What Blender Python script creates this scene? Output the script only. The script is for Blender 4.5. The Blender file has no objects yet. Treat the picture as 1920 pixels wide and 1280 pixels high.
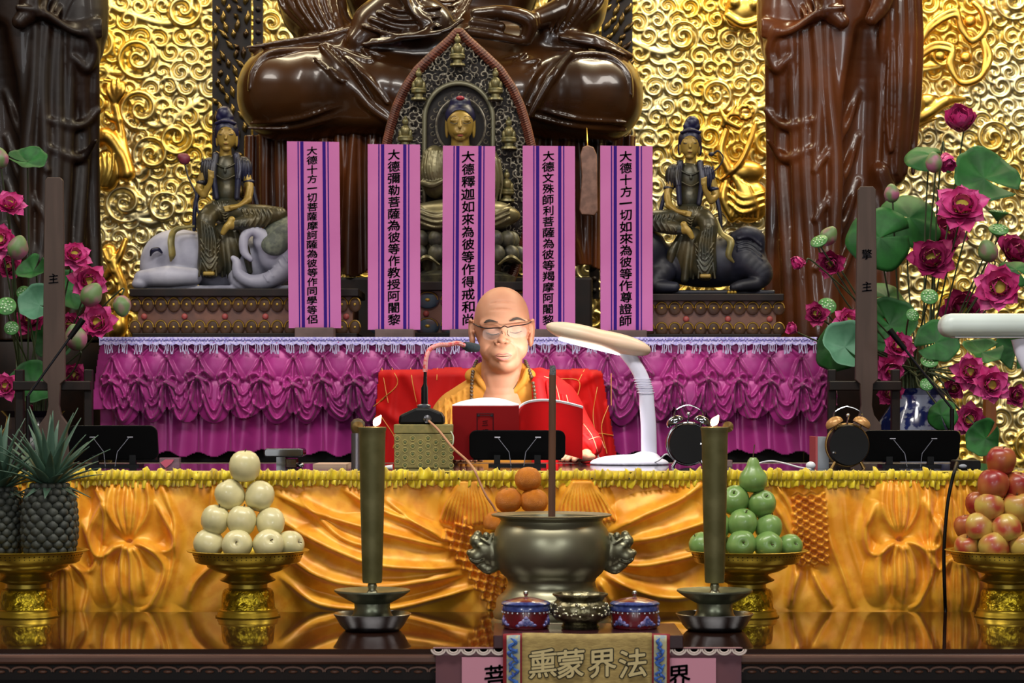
import bpy, math, random
import numpy as np
from mathutils import Vector, Matrix, Euler
random.seed(7); np.random.seed(7)
PI = math.pi
SC = bpy.context.scene
COL = SC.collection
# ---------------------------------------------------------------- camera
F = 4200.0            # focal length in pixels of the 1920 px wide frame
ZC = 1.32             # height of the lens above the hall floor
HY = 760.0            # row of the horizon
cam_d = bpy.data.cameras.new('camera'); cam = bpy.data.objects.new('camera', cam_d); COL.objects.link(cam)
cam.location = (0, 0, ZC); cam.rotation_euler = (PI/2, 0, 0)
cam_d.sensor_width = 36.0; cam_d.lens = F/1920*36.0
cam_d.shift_y = (HY-640)/1920.0
cam_d.clip_end = 100; cam_d.clip_start = 0.1
cam_d.dof.use_dof = True; cam_d.dof.focus_distance = 5.9; cam_d.dof.aperture_fstop = 13.0
SC.camera = cam
# ---------------------------------------------------------------- world, exposure, big lights
w = bpy.data.worlds.new('world'); SC.world = w; w.use_nodes = True
w.node_tree.nodes['Background'].inputs[0].default_value = (1.0, 0.93, 0.84, 1)
w.node_tree.nodes['Background'].inputs[1].default_value = 0.2
SC.view_settings.view_transform = 'Standard'; SC.view_settings.look = 'None'
SC.view_settings.exposure = 0.0; SC.view_settings.gamma = 1.0; SC.view_settings.use_curve_mapping = False
SC.cycles.use_denoising = True
SC.cycles.max_bounces = 7; SC.cycles.glossy_bounces = 4; SC.cycles.diffuse_bounces = 3
SC.cycles.caustics_reflective = False; SC.cycles.caustics_refractive = False
SC.cycles.sample_clamp_indirect = 4.0
def area(name, loc, target, sx, sy, power, color=(1, 1, 1), spread=180):
    l = bpy.data.lights.new(name, 'AREA'); l.shape = 'RECTANGLE'; l.size = sx; l.size_y = sy
    l.energy = power; l.color = color; l.spread = math.radians(spread)
    o = bpy.data.objects.new(name, l); COL.objects.link(o); o.location = loc
    d = Vector(target)-Vector(loc); o.rotation_euler = d.to_track_quat('-Z', 'Y').to_euler()
    return o
area('ceiling_panel_light', (0.0, 3.2, 4.6), (0, 5.6, 1.2), 3.0, 0.5, 150, (1.0, 0.95, 0.88))
area('ceiling_panel_light', (-3.0, 5.2, 4.6), (-0.5, 6.6, 1.3), 0.5, 1.6, 60, (1.0, 0.93, 0.84))
area('ceiling_panel_light', (3.0, 5.2, 4.6), (0.5, 6.6, 1.3), 0.5, 1.6, 60, (1.0, 0.93, 0.84))
area('hall_window_light', (-2.6, -2.5, 3.2), (0.0, 6.5, 1.3), 1.0, 0.8, 55, (0.93, 0.96, 1.0))
area('hall_window_light', (2.6, -2.5, 3.2), (0.0, 6.5, 1.3), 1.0, 0.8, 55, (0.93, 0.96, 1.0))
for x_ in (-1.7, 0.0, 1.7):
    area('hall_doorway_light', (x_, -4.0, 1.7), (x_*.3, 6.0, 1.3), 0.8, 1.5, 18, (0.95, 0.97, 1.0))
area('wall_wash_light', (-1.5, 8.0, 4.3), (-1.4, 9.2, 2.2), 2.2, 0.25, 60, (1.0, 0.86, 0.58))
area('wall_wash_light', (1.6, 8.0, 4.3), (1.6, 9.2, 2.2), 2.2, 0.25, 130, (1.0, 0.86, 0.58))
# ---------------------------------------------------------------- coordinates
def P(px, py, d):
    return Vector(((px-960)*d/F, d, ZC-(py-HY)*d/F))
def X_(px, d): return (px-960)*d/F
def Z_(py, d): return ZC-(py-HY)*d/F
# ---------------------------------------------------------------- materials
def srgb(h):
    h = h.lstrip('#'); v = [int(h[i:i+2], 16)/255 for i in (0, 2, 4)]
    return tuple((c/12.92 if c <= 0.04045 else ((c+0.055)/1.055)**2.4) for c in v)+(1,)
MATS = {}
def mat(name, c, rough=0.5, metal=0.0, c2=None, ns=20.0, nd=3.0, bump=0.0, bs=None, coat=0.0, spec=0.5,
        emit=0.0, ramp=(0.4, 0.6), sheen=0.0, trans=0.0, stretch=None, ior=1.5, sss=0.0, tex='noise', bd=0.01, flat=False):
    if name in MATS: return MATS[name]
    m = bpy.data.materials.new(name); m.use_nodes = True; MATS[name] = m
    nt = m.node_tree; N = nt.nodes; L = nt.links; b = N['Principled BSDF']
    c = srgb(c) if isinstance(c, str) else c
    b.inputs['Base Color'].default_value = c
    b.inputs['Roughness'].default_value = rough; b.inputs['Metallic'].default_value = metal
    b.inputs['Specular IOR Level'].default_value = spec; b.inputs['Coat Weight'].default_value = coat
    b.inputs['Coat Roughness'].default_value = 0.06; b.inputs['IOR'].default_value = ior
    b.inputs['Sheen Weight'].default_value = sheen; b.inputs['Transmission Weight'].default_value = trans
    if sss: b.inputs['Subsurface Weight'].default_value = sss; b.inputs['Subsurface Radius'].default_value = (0.012, 0.005, 0.003)
    if emit: b.inputs['Emission Color'].default_value = c; b.inputs['Emission Strength'].default_value = emit
    tc = N.new('ShaderNodeTexCoord'); mp = N.new('ShaderNodeMapping'); L.new(tc.outputs['Object'], mp.inputs[0])
    if stretch: mp.inputs['Scale'].default_value = stretch
    if c2 is not None:
        c2 = srgb(c2) if isinstance(c2, str) else c2
        if tex == 'noise':
            t = N.new('ShaderNodeTexNoise'); t.inputs['Scale'].default_value = ns; t.inputs['Detail'].default_value = nd; out = t.outputs[0]
        elif tex == 'vor':
            t = N.new('ShaderNodeTexVoronoi'); t.inputs['Scale'].default_value = ns; out = t.outputs['Distance']
        elif tex == 'wave':
            t = N.new('ShaderNodeTexWave'); t.inputs['Scale'].default_value = ns; t.inputs['Distortion'].default_value = 4; t.inputs['Detail'].default_value = 2; out = t.outputs[1]
        L.new(mp.outputs[0], t.inputs['Vector'])
        r = N.new('ShaderNodeValToRGB'); e = r.color_ramp.elements
        e[0].position = ramp[0]; e[1].position = ramp[1]; e[0].color = c; e[1].color = c2
        L.new(out, r.inputs[0]); L.new(r.outputs[0], b.inputs['Base Color'])
    if bump:
        t = N.new('ShaderNodeTexNoise'); t.inputs['Scale'].default_value = bs or ns; t.inputs['Detail'].default_value = 3
        L.new(mp.outputs[0], t.inputs['Vector'])
        bm = N.new('ShaderNodeBump'); bm.inputs['Strength'].default_value = bump; bm.inputs['Distance'].default_value = bd
        L.new(t.outputs[0], bm.inputs['Height']); L.new(bm.outputs[0], b.inputs['Normal'])
    return m
# ---------------------------------------------------------------- object helpers
def tag(o, label=None, cat=None, group=None, kind=None):
    if label: o['label'] = label
    if cat: o['category'] = cat
    if group: o['group'] = group
    if kind: o['kind'] = kind
    return o
def thing(name, label, cat, loc=(0, 0, 0), group=None):
    o = bpy.data.objects.new(name, None); COL.objects.link(o); o.location = loc; o.empty_display_size = 0.05
    return tag(o, label, cat, group)
def wpos(o):
    v = Vector((0, 0, 0))
    while o: v = v+Vector(o.location); o = o.parent
    return v
def mesh_np(name, V, faces):
    """V (n,3) array, faces: (m,4)/(m,3) int array or list of lists"""
    me = bpy.data.meshes.new(name)
    if isinstance(faces, np.ndarray):
        V = np.asarray(V, dtype=np.float32); k = faces.shape[1]; m = len(faces)
        me.vertices.add(len(V)); me.vertices.foreach_set('co', V.ravel())
        me.loops.add(m*k); me.loops.foreach_set('vertex_index', faces.astype(np.int32).ravel())
        me.polygons.add(m); me.polygons.foreach_set('loop_start', np.arange(0, m*k, k, dtype=np.int32))
        me.update(calc_edges=True)
    else:
        me.from_pydata([tuple(v) for v in V], [], faces); me.update()
    return me
def obj(name, geo, m, parent=None, smooth=True, bevel=0.0, solid=0.0, sub=0, label=None, origin=None, seg=2):
    """geo = MB or (V, faces) in world coordinates"""
    V, Fc = geo.get() if isinstance(geo, MB) else geo
    V = np.asarray(V, dtype=float).reshape(-1, 3)
    if parent is not None: off = wpos(parent)
    elif origin is not None: off = Vector(origin)
    else: off = Vector(((V[:, 0].min()+V[:, 0].max())/2, (V[:, 1].min()+V[:, 1].max())/2, V[:, 2].min()))
    V = V-np.array(off)
    me = mesh_np(name, V, Fc)
    me.materials.append(m)
    if smooth:
        me.polygons.foreach_set('use_smooth', np.ones(len(me.polygons), dtype=bool))
        if isinstance(geo, MB) and not bevel: me.set_sharp_from_angle(angle=math.radians(48))
    o = bpy.data.objects.new(name, me); COL.objects.link(o)
    if parent is not None: o.parent = parent
    else: o.location = off
    if bevel:
        b = o.modifiers.new('b', 'BEVEL'); b.width = bevel; b.segments = seg; b.limit_method = 'ANGLE'; b.angle_limit = 0.7
        if smooth: b.harden_normals = True
    if solid:
        s = o.modifiers.new('s', 'SOLIDIFY'); s.thickness = solid; s.offset = 0
    if sub:
        s = o.modifiers.new('u', 'SUBSURF'); s.levels = sub; s.render_levels = sub
    if label: o['label'] = label
    return o
def copy_tree(o, loc=None, rotz=None, scale=None):
    c = o.copy(); COL.objects.link(c)
    if loc is not None: c.location = loc
    if rotz is not None: c.rotation_euler = (0, 0, rotz) if not isinstance(rotz, tuple) else rotz
    if scale is not None: c.scale = (scale,)*3 if not isinstance(scale, tuple) else scale
    for ch in list(o.children):
        d = ch.copy(); COL.objects.link(d); d.parent = c
        for g in list(ch.children):
            e = g.copy(); COL.objects.link(e); e.parent = d
    return c
# ---------------------------------------------------------------- mesh builder
def spl(pts, n=8):
    pts = [np.array(p, float) for p in pts]
    if len(pts) < 3:
        return [pts[0]+(pts[1]-pts[0])*i/n for i in range(n+1)]
    Q = [2*pts[0]-pts[1]]+pts+[2*pts[-1]-pts[-2]]; out = []
    for i in range(1, len(Q)-2):
        a, b, c, d = Q[i-1], Q[i], Q[i+1], Q[i+2]
        for k in range(n):
            t = k/n
            out.append(0.5*((2*b)+(-a+c)*t+(2*a-5*b+4*c-d)*t*t+(-a+3*b-3*c+d)*t**3))
    out.append(pts[-1]); return out
def lerp_list(r, n):
    r = list(r) if hasattr(r, '__len__') else [r, r]
    return np.interp(np.linspace(0, 1, n), np.linspace(0, 1, len(r)), r)
class MB:
    def __init__(s): s.V = []; s.Fc = []; s.n = 0
    def add(s, V, Fc):
        V = np.asarray(V, float).reshape(-1, 3); s.V.append(V)
        s.Fc += [[int(i)+s.n for i in f] for f in Fc]; s.n += len(V); return s
    def get(s): return np.concatenate(s.V), s.Fc
    def box(s, x0, x1, y0, y1, z0, z1):
        V = [(x, y, z) for z in (z0, z1) for y in (y0, y1) for x in (x0, x1)]
        return s.add(V, [(0, 2, 3, 1), (4, 5, 7, 6), (0, 1, 5, 4), (2, 6, 7, 3), (0, 4, 6, 2), (1, 3, 7, 5)])
    def bar(s, a, b, w, h, up=(0, 0, 1)):
        a = Vector(a); b = Vector(b); d = (b-a).normalized(); u = Vector(up)
        if abs(d.dot(u)) > 0.95: u = Vector((0, 1, 0))
        r = d.cross(u).normalized(); u = r.cross(d)
        V = [p+r*w/2*i+u*h/2*j for p in (a, b) for (i, j) in ((-1, -1), (1, -1), (1, 1), (-1, 1))]
        return s.add(V, [(3, 2, 1, 0), (4, 5, 6, 7), (0, 1, 5, 4), (1, 2, 6, 5), (2, 3, 7, 6), (3, 0, 4, 7)])
    def lathe(s, prof, c=(0, 0, 0), seg=40, mod=None, axis=None):
        V = []; n = len(prof)
        for i, (r, z) in enumerate(prof):
            for k in range(seg):
                a = 2*PI*k/seg; rr = max(r, 1e-5)*(mod(a, i/(n-1)) if mod else 1)
                V.append((rr*math.cos(a), rr*math.sin(a), z))
        Fc = [(i*seg+k, i*seg+(k+1) % seg, (i+1)*seg+(k+1) % seg, (i+1)*seg+k) for i in range(n-1) for k in range(seg)]
        V = np.array(V)
        if axis is not None:
            q = Vector((0, 0, 1)).rotation_difference(Vector(axis)).to_matrix(); V = V @ np.array(q).T
        return s.add(V+np.array(c), Fc)
    def tube(s, pts, r, seg=8, caps=True, flat=1.0):
        pts = [Vector(p) for p in pts]; n = len(pts); rr = lerp_list(r, n); V = []; u = None
        for i, p in enumerate(pts):
            d = (pts[min(i+1, n-1)]-pts[max(i-1, 0)])
            d = d.normalized() if d.length > 1e-9 else Vector((0, 0, 1))
            if u is None:
                u = Vector((0, 1, 0)) if abs(d.y) < 0.9 else Vector((1, 0, 0))
            u = (u-d*u.dot(d)).normalized(); v = d.cross(u)
            for k in range(seg):
                a = 2*PI*k/seg; V.append(p+(u*math.cos(a)*flat+v*math.sin(a))*rr[i])
        Fc = [(i*seg+k, i*seg+(k+1) % seg, (i+1)*seg+(k+1) % seg, (i+1)*seg+k) for i in range(n-1) for k in range(seg)]
        if caps: Fc += [tuple(range(seg-1, -1, -1)), tuple(range((n-1)*seg, n*seg))]
        return s.add([tuple(v) for v in V], Fc)
    def ell(s, c, r, rot=None, nu=16, nv=10):
        r = r if hasattr(r, '__len__') else (r, r, r)
        V = []
        for j in range(nv+1):
            t = PI*j/nv
            for k in range(nu):
                a = 2*PI*k/nu; V.append((r[0]*math.sin(t)*math.cos(a), r[1]*math.sin(t)*math.sin(a), r[2]*math.cos(t)))
        V = np.array(V)
        if rot is not None: V = V @ np.array(Euler(rot).to_matrix()).T
        Fc = [(j*nu+k, (j+1)*nu+k, (j+1)*nu+(k+1) % nu, j*nu+(k+1) % nu) for j in range(nv) for k in range(nu)]
        return s.add(V+np.array(c), Fc)
    def prism(s, pts, y0, y1):
        """outline [(x,z)] extruded along y"""
        n = len(pts); V = [(x, y, z) for y in (y0, y1) for (x, z) in pts]
        return s.add(V, [tuple(range(n)), tuple(range(2*n-1, n-1, -1))]+[(i, i+n, (i+1) % n+n, (i+1) % n) for i in range(n)])
    def grid(s, A):
        nv, nu = A.shape[:2]
        Fc = [(j*nu+i, j*nu+i+1, (j+1)*nu+i+1, (j+1)*nu+i) for j in range(nv-1) for i in range(nu-1)]
        return s.add(A.reshape(-1, 3), Fc)
def rrect(x0, x1, z0, z1, r, n=5):
    out = []
    for cx, cz, a0 in ((x1-r, z1-r, 0), (x0+r, z1-r, 90), (x0+r, z0+r, 180), (x1-r, z0+r, 270)):
        for k in range(n+1):
            a = math.radians(a0+90*k/n); out.append((cx+r*math.cos(a), cz+r*math.sin(a)))
    return out
# ---------------------------------------------------------------- height fields (cloth, carved wall)
class HF:
    def __init__(s, x0, x1, y0, y1, st):
        s.xs = np.arange(x0, x1+st, st, dtype=np.float32); s.ys = np.arange(y0, y1+st, st, dtype=np.float32); s.st = st
        s.X, s.Y = np.meshgrid(s.xs, s.ys); s.H = np.zeros_like(s.X)
    def win(s, a, b, c, d):
        i0, i1 = np.searchsorted(s.xs, (a, b)); j0, j1 = np.searchsorted(s.ys, (c, d)); return slice(j0, j1), slice(i0, i1)
    def ridge(s, pts, w, a, mode='add', w2=None, a2=None, asym=1.0, n=6, m=3.0, tp=0.0):
        """ridge of height a, half width w along a splined path; asym<1 makes its left side steep"""
        p = np.array(spl(pts, n)); w2 = w if w2 is None else w2; a2 = a if a2 is None else a2
        W = max(w, w2)*m
        sl = s.win(p[:, 0].min()-W, p[:, 0].max()+W, p[:, 1].min()-W, p[:, 1].max()+W)
        X = s.X[sl]; Y = s.Y[sl]
        if X.size == 0: return
        best = np.full(X.shape, 1e9, np.float32); par = np.zeros_like(best); sd = np.zeros_like(best); N = len(p)-1
        for i in range(N):
            ax, ay = p[i]; dx, dy = p[i+1]-p[i]; L2 = dx*dx+dy*dy+1e-9
            t = np.clip(((X-ax)*dx+(Y-ay)*dy)/L2, 0, 1)
            q = (X-ax-t*dx)**2+(Y-ay-t*dy)**2; k = q < best
            best = np.where(k, q, best); par = np.where(k, (i+t)/N, par)
            sd = np.where(k, dx*(Y-ay)-dy*(X-ax), sd)
        ww = w+(w2-w)*par; aa = (a+(a2-a)*par)
        if asym != 1.0: ww = np.where(sd > 0, ww*asym, ww)
        if tp: aa = aa*np.clip(par/tp, 0, 1)**.7*np.clip((1-par)/tp, 0, 1)**.7
        v = aa*np.exp(-best/ww**2)
        if mode == 'add': s.H[sl] += v
        elif mode == 'max': s.H[sl] = np.maximum(s.H[sl], v)
        elif mode == 'min': s.H[sl] = s.H[sl]*(1-np.exp(-best/ww**2))+v
    def bump(s, cx, cy, rx, ry, a, mode='add', p=1.0, rot=0.0):
        R = max(rx, ry)*1.05; sl = s.win(cx-R, cx+R, cy-R, cy+R); x = s.X[sl]-cx; y = s.Y[sl]-cy
        c, t = math.cos(rot), math.sin(rot); u = (x*c+y*t)/rx; v = (-x*t+y*c)/ry
        q = np.clip(1-u*u-v*v, 0, 1)**p*a
        if mode == 'add': s.H[sl] += q
        else: s.H[sl] = np.maximum(s.H[sl], q)
    def geo(s, d, mask=None, curve=None):
        k = d/F; Y = d-s.H*k
        if curve is not None: Y = Y+curve
        V = np.stack([(s.X-960)*k, Y, ZC-(s.Y-HY)*k], -1).reshape(-1, 3); ny, nx = s.X.shape
        I = np.arange(ny*nx).reshape(ny, nx)
        Q = np.stack([I[:-1, :-1], I[1:, :-1], I[1:, 1:], I[:-1, 1:]], -1).reshape(-1, 4)
        if mask is not None:
            m = mask.ravel(); Q = Q[m[Q].all(1)]; u = np.unique(Q); re = np.zeros(len(V), int); re[u] = np.arange(len(u)); V = V[u]; Q = re[Q]
        return V, Q
# ---------------------------------------------------------------- distance-field sculpting (statues, people, animals)
class SDF:
    def __init__(s, lo, hi, h):
        s.lo = np.array(lo, float); s.h = float(h)
        s.ax = [np.arange(lo[i], hi[i]+h, h, dtype=np.float32) for i in range(3)]
        s.f = np.full([len(a) for a in s.ax], 50.0, np.float32); s.R = None; s.o = np.zeros(3)
    def frame(s, o=(0, 0, 0), rot=None):
        s.o = np.array(o, float); s.R = None if rot is None else np.array(Euler(rot).to_matrix())
    def _g(s, c, rad):
        c = np.array(c, float); g = s.o+(s.R @ c if s.R is not None else c); sl = []
        for i in range(3):
            a = int(np.floor((g[i]-rad-s.lo[i])/s.h)); b = int(np.ceil((g[i]+rad-s.lo[i])/s.h))+1
            a = max(a, 0); b = min(b, len(s.ax[i]))
            if b <= a: return None, None
            sl.append(slice(a, b))
        x = s.ax[0][sl[0]][:, None, None]-s.o[0]; y = s.ax[1][sl[1]][None, :, None]-s.o[1]; z = s.ax[2][sl[2]][None, None, :]-s.o[2]
        if s.R is not None:
            R = s.R; x, y, z = (R[0, 0]*x+R[1, 0]*y+R[2, 0]*z, R[0, 1]*x+R[1, 1]*y+R[2, 1]*z, R[0, 2]*x+R[1, 2]*y+R[2, 2]*z)
        return tuple(sl), (x, y, z)
    def _put(s, sl, d, k, op):
        f = s.f[sl]
        if op == 'add':
            if k > 0:
                h = np.maximum(k-np.abs(f-d), 0)/k; s.f[sl] = np.minimum(f, d)-h*h*k*0.25
            else: s.f[sl] = np.minimum(f, d)
        elif op == 'cut':
            d = -d
            if k > 0:
                h = np.maximum(k-np.abs(f-d), 0)/k; s.f[sl] = np.maximum(f, d)+h*h*k*0.25
            else: s.f[sl] = np.maximum(f, d)
    def ell(s, c, r, k=4, rot=None, op='add'):
        r = tuple(r) if hasattr(r, '__len__') else (r, r, r)
        sl, q = s._g(c, max(r)+k+2*s.h)
        if sl is None: return s
        x, y, z = q[0]-c[0], q[1]-c[1], q[2]-c[2]
        if rot is not None:
            R = np.array(Euler(rot).to_matrix())
            x, y, z = (R[0, 0]*x+R[1, 0]*y+R[2, 0]*z, R[0, 1]*x+R[1, 1]*y+R[2, 1]*z, R[0, 2]*x+R[1, 2]*y+R[2, 2]*z)
        k0 = np.sqrt((x/r[0])**2+(y/r[1])**2+(z/r[2])**2); k1 = np.sqrt((x/r[0]**2)**2+(y/r[1]**2)**2+(z/r[2]**2)**2)
        s._put(sl, (k0*(k0-1)/np.maximum(k1, 1e-6)).astype(np.float32), k, op); return s
    def cap(s, a, b, ra, rb=None, k=4, op='add', sq=None):
        rb = ra if rb is None else rb; a = np.array(a, float); b = np.array(b, float)
        L = np.linalg.norm(b-a); c = (a+b)/2
        sl, q = s._g(c, L/2+max(ra, rb)+k+2*s.h)
        if sl is None: return s
        d = b-a; L2 = max(L*L, 1e-9)
        x, y, z = q[0]-a[0], q[1]-a[1], q[2]-a[2]
        t = np.clip((x*d[0]+y*d[1]+z*d[2])/L2, 0, 1)
        s._put(sl, (np.sqrt((x-t*d[0])**2+(y-t*d[1])**2+(z-t*d[2])**2)-(ra+(rb-ra)*t)).astype(np.float32), k, op); return s
    def _poly(s, p, rr, k, op):
        """a whole tapered tube blended in at once, so that its joints do not swell"""
        f0 = s.f; lo_ = [10**9]*3; hi_ = [-1]*3; segs = []
        for i in range(len(p)-1):
            a = np.array(p[i], float); b = np.array(p[i+1], float); L = np.linalg.norm(b-a)
            sl, q = s._g((a+b)/2, L/2+max(rr[i], rr[i+1])+k+2*s.h)
            if sl is None: continue
            d = b-a; x, y, z = q[0]-a[0], q[1]-a[1], q[2]-a[2]; t = np.clip((x*d[0]+y*d[1]+z*d[2])/max(L*L, 1e-9), 0, 1)
            segs.append((sl, (np.sqrt((x-t*d[0])**2+(y-t*d[1])**2+(z-t*d[2])**2)-(rr[i]+(rr[i+1]-rr[i])*t)).astype(np.float32)))
            for m in range(3): lo_[m] = min(lo_[m], sl[m].start); hi_[m] = max(hi_[m], sl[m].stop)
        if not segs: return
        D = np.full([hi_[m]-lo_[m] for m in range(3)], 50.0, np.float32)
        for sl, d in segs:
            w_ = tuple(slice(sl[m].start-lo_[m], sl[m].stop-lo_[m]) for m in range(3)); D[w_] = np.minimum(D[w_], d)
        s._put(tuple(slice(lo_[m], hi_[m]) for m in range(3)), D, k, op)
    def path(s, pts, r, k=4, op='add', n=4):
        p = spl(pts, n) if len(pts) > 2 else [np.array(q, float) for q in pts]; rr = lerp_list(r, len(p))
        s._poly(p, rr, k, op); return s
    def box(s, c, hs, k=4, rnd=2, rot=None, op='add'):
        sl, q = s._g(c, float(np.linalg.norm(hs))+k+2*s.h)
        if sl is None: return s
        x, y, z = q[0]-c[0], q[1]-c[1], q[2]-c[2]
        if rot is not None:
            R = np.array(Euler(rot).to_matrix())
            x, y, z = (R[0, 0]*x+R[1, 0]*y+R[2, 0]*z, R[0, 1]*x+R[1, 1]*y+R[2, 1]*z, R[0, 2]*x+R[1, 2]*y+R[2, 2]*z)
        dx, dy, dz = np.abs(x)-hs[0]+rnd, np.abs(y)-hs[1]+rnd, np.abs(z)-hs[2]+rnd
        d = np.sqrt(np.maximum(dx, 0)**2+np.maximum(dy, 0)**2+np.maximum(dz, 0)**2)+np.minimum(np.maximum(dx, np.maximum(dy, dz)), 0)-rnd
        s._put(sl, np.broadcast_to(d, s.f[sl].shape).astype(np.float32), k, op); return s
    def front(s, x, z):
        """first solid depth met when looking from the camera side at column (x, z)"""
        i = int(np.clip(round((x-s.lo[0])/s.h), 0, len(s.ax[0])-1)); k = int(np.clip(round((z-s.lo[2])/s.h), 0, len(s.ax[2])-1))
        c = s.f[i, :, k]; j = np.argmax(c < 0)
        if c[j] >= 0: return None
        if j == 0: return float(s.ax[1][0])
        return float(s.ax[1][j-1]+s.h*c[j-1]/(c[j-1]-c[j]))
    def rib(s, pts, r, lift=0.0, k=3, op='add', n=5):
        """a fold lying on the front surface; pts are (x, y) only"""
        p = spl(pts, n); rr = lerp_list(r, len(p)); q = []; base = s.f.copy() if False else None
        for (x, z) in p:
            t = s.front(x, z); q.append(t)
        ok = [v for v in q if v is not None]
        if not ok: return s
        q = [v if v is not None else min(ok, key=lambda w_: abs(w_-ok[-1])) for v in q]
        q = np.convolve(np.pad(q, 3, 'edge'), np.ones(7)/7, 'valid')
        s._poly([(p[i][0], q[i]-lift, p[i][1]) for i in range(len(p))], rr, k, op); return s
    def cutplane(s, axis, val, sign):
        """remove everything where sign*(coord-val) > 0"""
        sh = [1, 1, 1]; sh[axis] = -1; g = (s.ax[axis]-val).reshape(sh)*sign
        s.f = np.maximum(s.f, g.astype(np.float32)); return s
    def mesh(s):
        f = s.f.copy(); f[0], f[-1] = 9, 9; f[:, 0], f[:, -1] = 9, 9; f[:, :, 0], f[:, :, -1] = 9, 9
        ins = f < 0; c8 = [(i, j, k) for i in (0, 1) for j in (0, 1) for k in (0, 1)]
        nx, ny, nz = f.shape
        cnt = np.zeros((nx-1, ny-1, nz-1), np.uint8)
        for i, j, k in c8: cnt += ins[i:nx-1+i, j:ny-1+j, k:nz-1+k]
        act = np.argwhere((cnt > 0) & (cnt < 8)); idx = np.full(cnt.shape, -1, np.int32)
        idx[act[:, 0], act[:, 1], act[:, 2]] = np.arange(len(act))
        val = {c: f[act[:, 0]+c[0], act[:, 1]+c[1], act[:, 2]+c[2]] for c in c8}
        pos = np.zeros((len(act), 3)); num = np.zeros(len(act))
        for a in c8:
            for ax in range(3):
                if a[ax] == 0:
                    b = list(a); b[ax] = 1; va, vb = val[a], val[tuple(b)]; m = (va < 0) != (vb < 0)
                    t = np.where(m, va/np.where(m, va-vb, 1), 0)
                    q = np.array(a, float)[None, :].repeat(len(act), 0); q[:, ax] += t
                    pos += q*m[:, None]; num += m
        V = (act+pos/num[:, None])*s.h+s.lo
        Q = []
        for ax in range(3):
            o = [0, 0, 0]; o[ax] = 1
            A = ins[:nx-o[0], :ny-o[1], :nz-o[2]]; B = ins[o[0]:, o[1]:, o[2]:]
            e = np.argwhere(A != B); fl = A[e[:, 0], e[:, 1], e[:, 2]]
            u, v = (ax+1) % 3, (ax+2) % 3
            def at(du, dv):
                g = e.copy(); g[:, u] -= du; g[:, v] -= dv; return idx[g[:, 0], g[:, 1], g[:, 2]]
            q = np.stack([at(1, 1), at(0, 1), at(0, 0), at(1, 0)], -1)
            q[~fl] = q[~fl][:, ::-1]; Q.append(q)
        Q = np.concatenate(Q); Q = Q[(Q >= 0).all(1)]
        return V, Q
    def geo(s, d):
        """sculpted in pixels (x, depth away, y down) for a thing standing at distance d"""
        V, Q = s.mesh(); k = d/F
        W = np.stack([(V[:, 0]-960)*k, d+V[:, 1]*k, ZC-(V[:, 2]-HY)*k], -1)
        return W, Q[:, ::-1]
# ---------------------------------------------------------------- lettering
def glyph(ch, size, bold=0.012):
    cu = bpy.data.curves.new('g', 'FONT'); cu.body = ch; cu.size = 1.0; cu.align_x = 'CENTER'; cu.offset = 0.0; cu.resolution_u = 3
    cu.fill_mode = 'FRONT'
    o = bpy.data.objects.new('g', cu); me = bpy.data.meshes.new_from_object(o)
    V = np.array([v.co[:] for v in me.vertices]); Fc = [list(p.vertices) for p in me.polygons]
    bpy.data.objects.remove(o); bpy.data.curves.remove(cu); bpy.data.meshes.remove(me)
    if len(V) == 0: return np.zeros((0, 3)), []
    V[:, 0] -= (V[:, 0].min()+V[:, 0].max())/2; V[:, 1] -= (V[:, 1].min()+V[:, 1].max())/2
    V[:, 1] += 0.10*V[:, 0]          # the rising slant of brush writing
    n = len(V); VV = [V]; FF = list(Fc)      # thickened by a few slightly shifted strokes
    if bold:
        for i, (ax, ay) in enumerate(((bold, 0), (0, bold), (-bold, -bold*.6), (bold*.7, -bold))):
            VV.append(V+np.array((ax, ay, 0))); FF += [[q+n*(i+1) for q in f] for f in Fc]
    V = np.concatenate(VV)*size; return V, FF
def column_text(mb, text, x, y, ztop, zbot, size, jit=0.0, bold=0.012, squash=1.0):
    n = len(text); st = (ztop-zbot)/n
    for i, ch in enumerate(text):
        V, Fc = glyph(ch, size*(1+random.uniform(-.06, .06)), bold)
        if not len(V): continue
        h = V[:, 1].max()-V[:, 1].min()
        if h > st*0.96: V[:, 1] *= st*0.96/h
        z = ztop-st*(i+0.5)
        mb.add(np.stack([V[:, 0]+x+random.uniform(-jit, jit), np.full(len(V), y), V[:, 1]*squash+z], -1), Fc)
    return mb
# ================================================================ palette
M_lacq = mat('brown_lacquer', '#1a0c05', 0.26, c2='#40240c', ns=3, ramp=(.35, .75), coat=0.3, spec=.35, bump=0.05, bs=30, bd=.004)
M_lacq3 = mat('unlit_brown_lacquer', '#140a06', 0.42, c2='#2a160a', ns=4, ramp=(.4, .8), coat=0.05, spec=.25, bump=0.15, bs=30, bd=.004)  # brown lacquer darkened to paint in the shade on the unlit left statue
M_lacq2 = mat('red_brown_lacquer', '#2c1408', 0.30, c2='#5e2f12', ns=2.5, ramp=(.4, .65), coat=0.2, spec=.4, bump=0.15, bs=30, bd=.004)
M_dark = mat('dark_carved_wood', '#100906', 0.5, c2='#1c0f09', ns=12, spec=.25)
M_gold = mat('gold_leaf', '#d8b95c', 0.38, 1.0, c2='#d2c79c', ns=2.2, ramp=(.42, .62), bump=0.10, bs=60, bd=.004)
M_gold2 = mat('burnished_gold', '#dab658', 0.34, 1.0, c2='#d09c44', ns=9, bump=0.1, bs=40, bd=.003)
M_wood = mat('walnut_wood', '#3a2318', 0.45, c2='#2a170f', ns=6, stretch=(6, 6, .6), tex='noise')
M_black = mat('black_plastic', '#040405', 0.45, spec=.2)
M_white = mat('white_plastic', '#d9dce2', 0.35)
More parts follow.
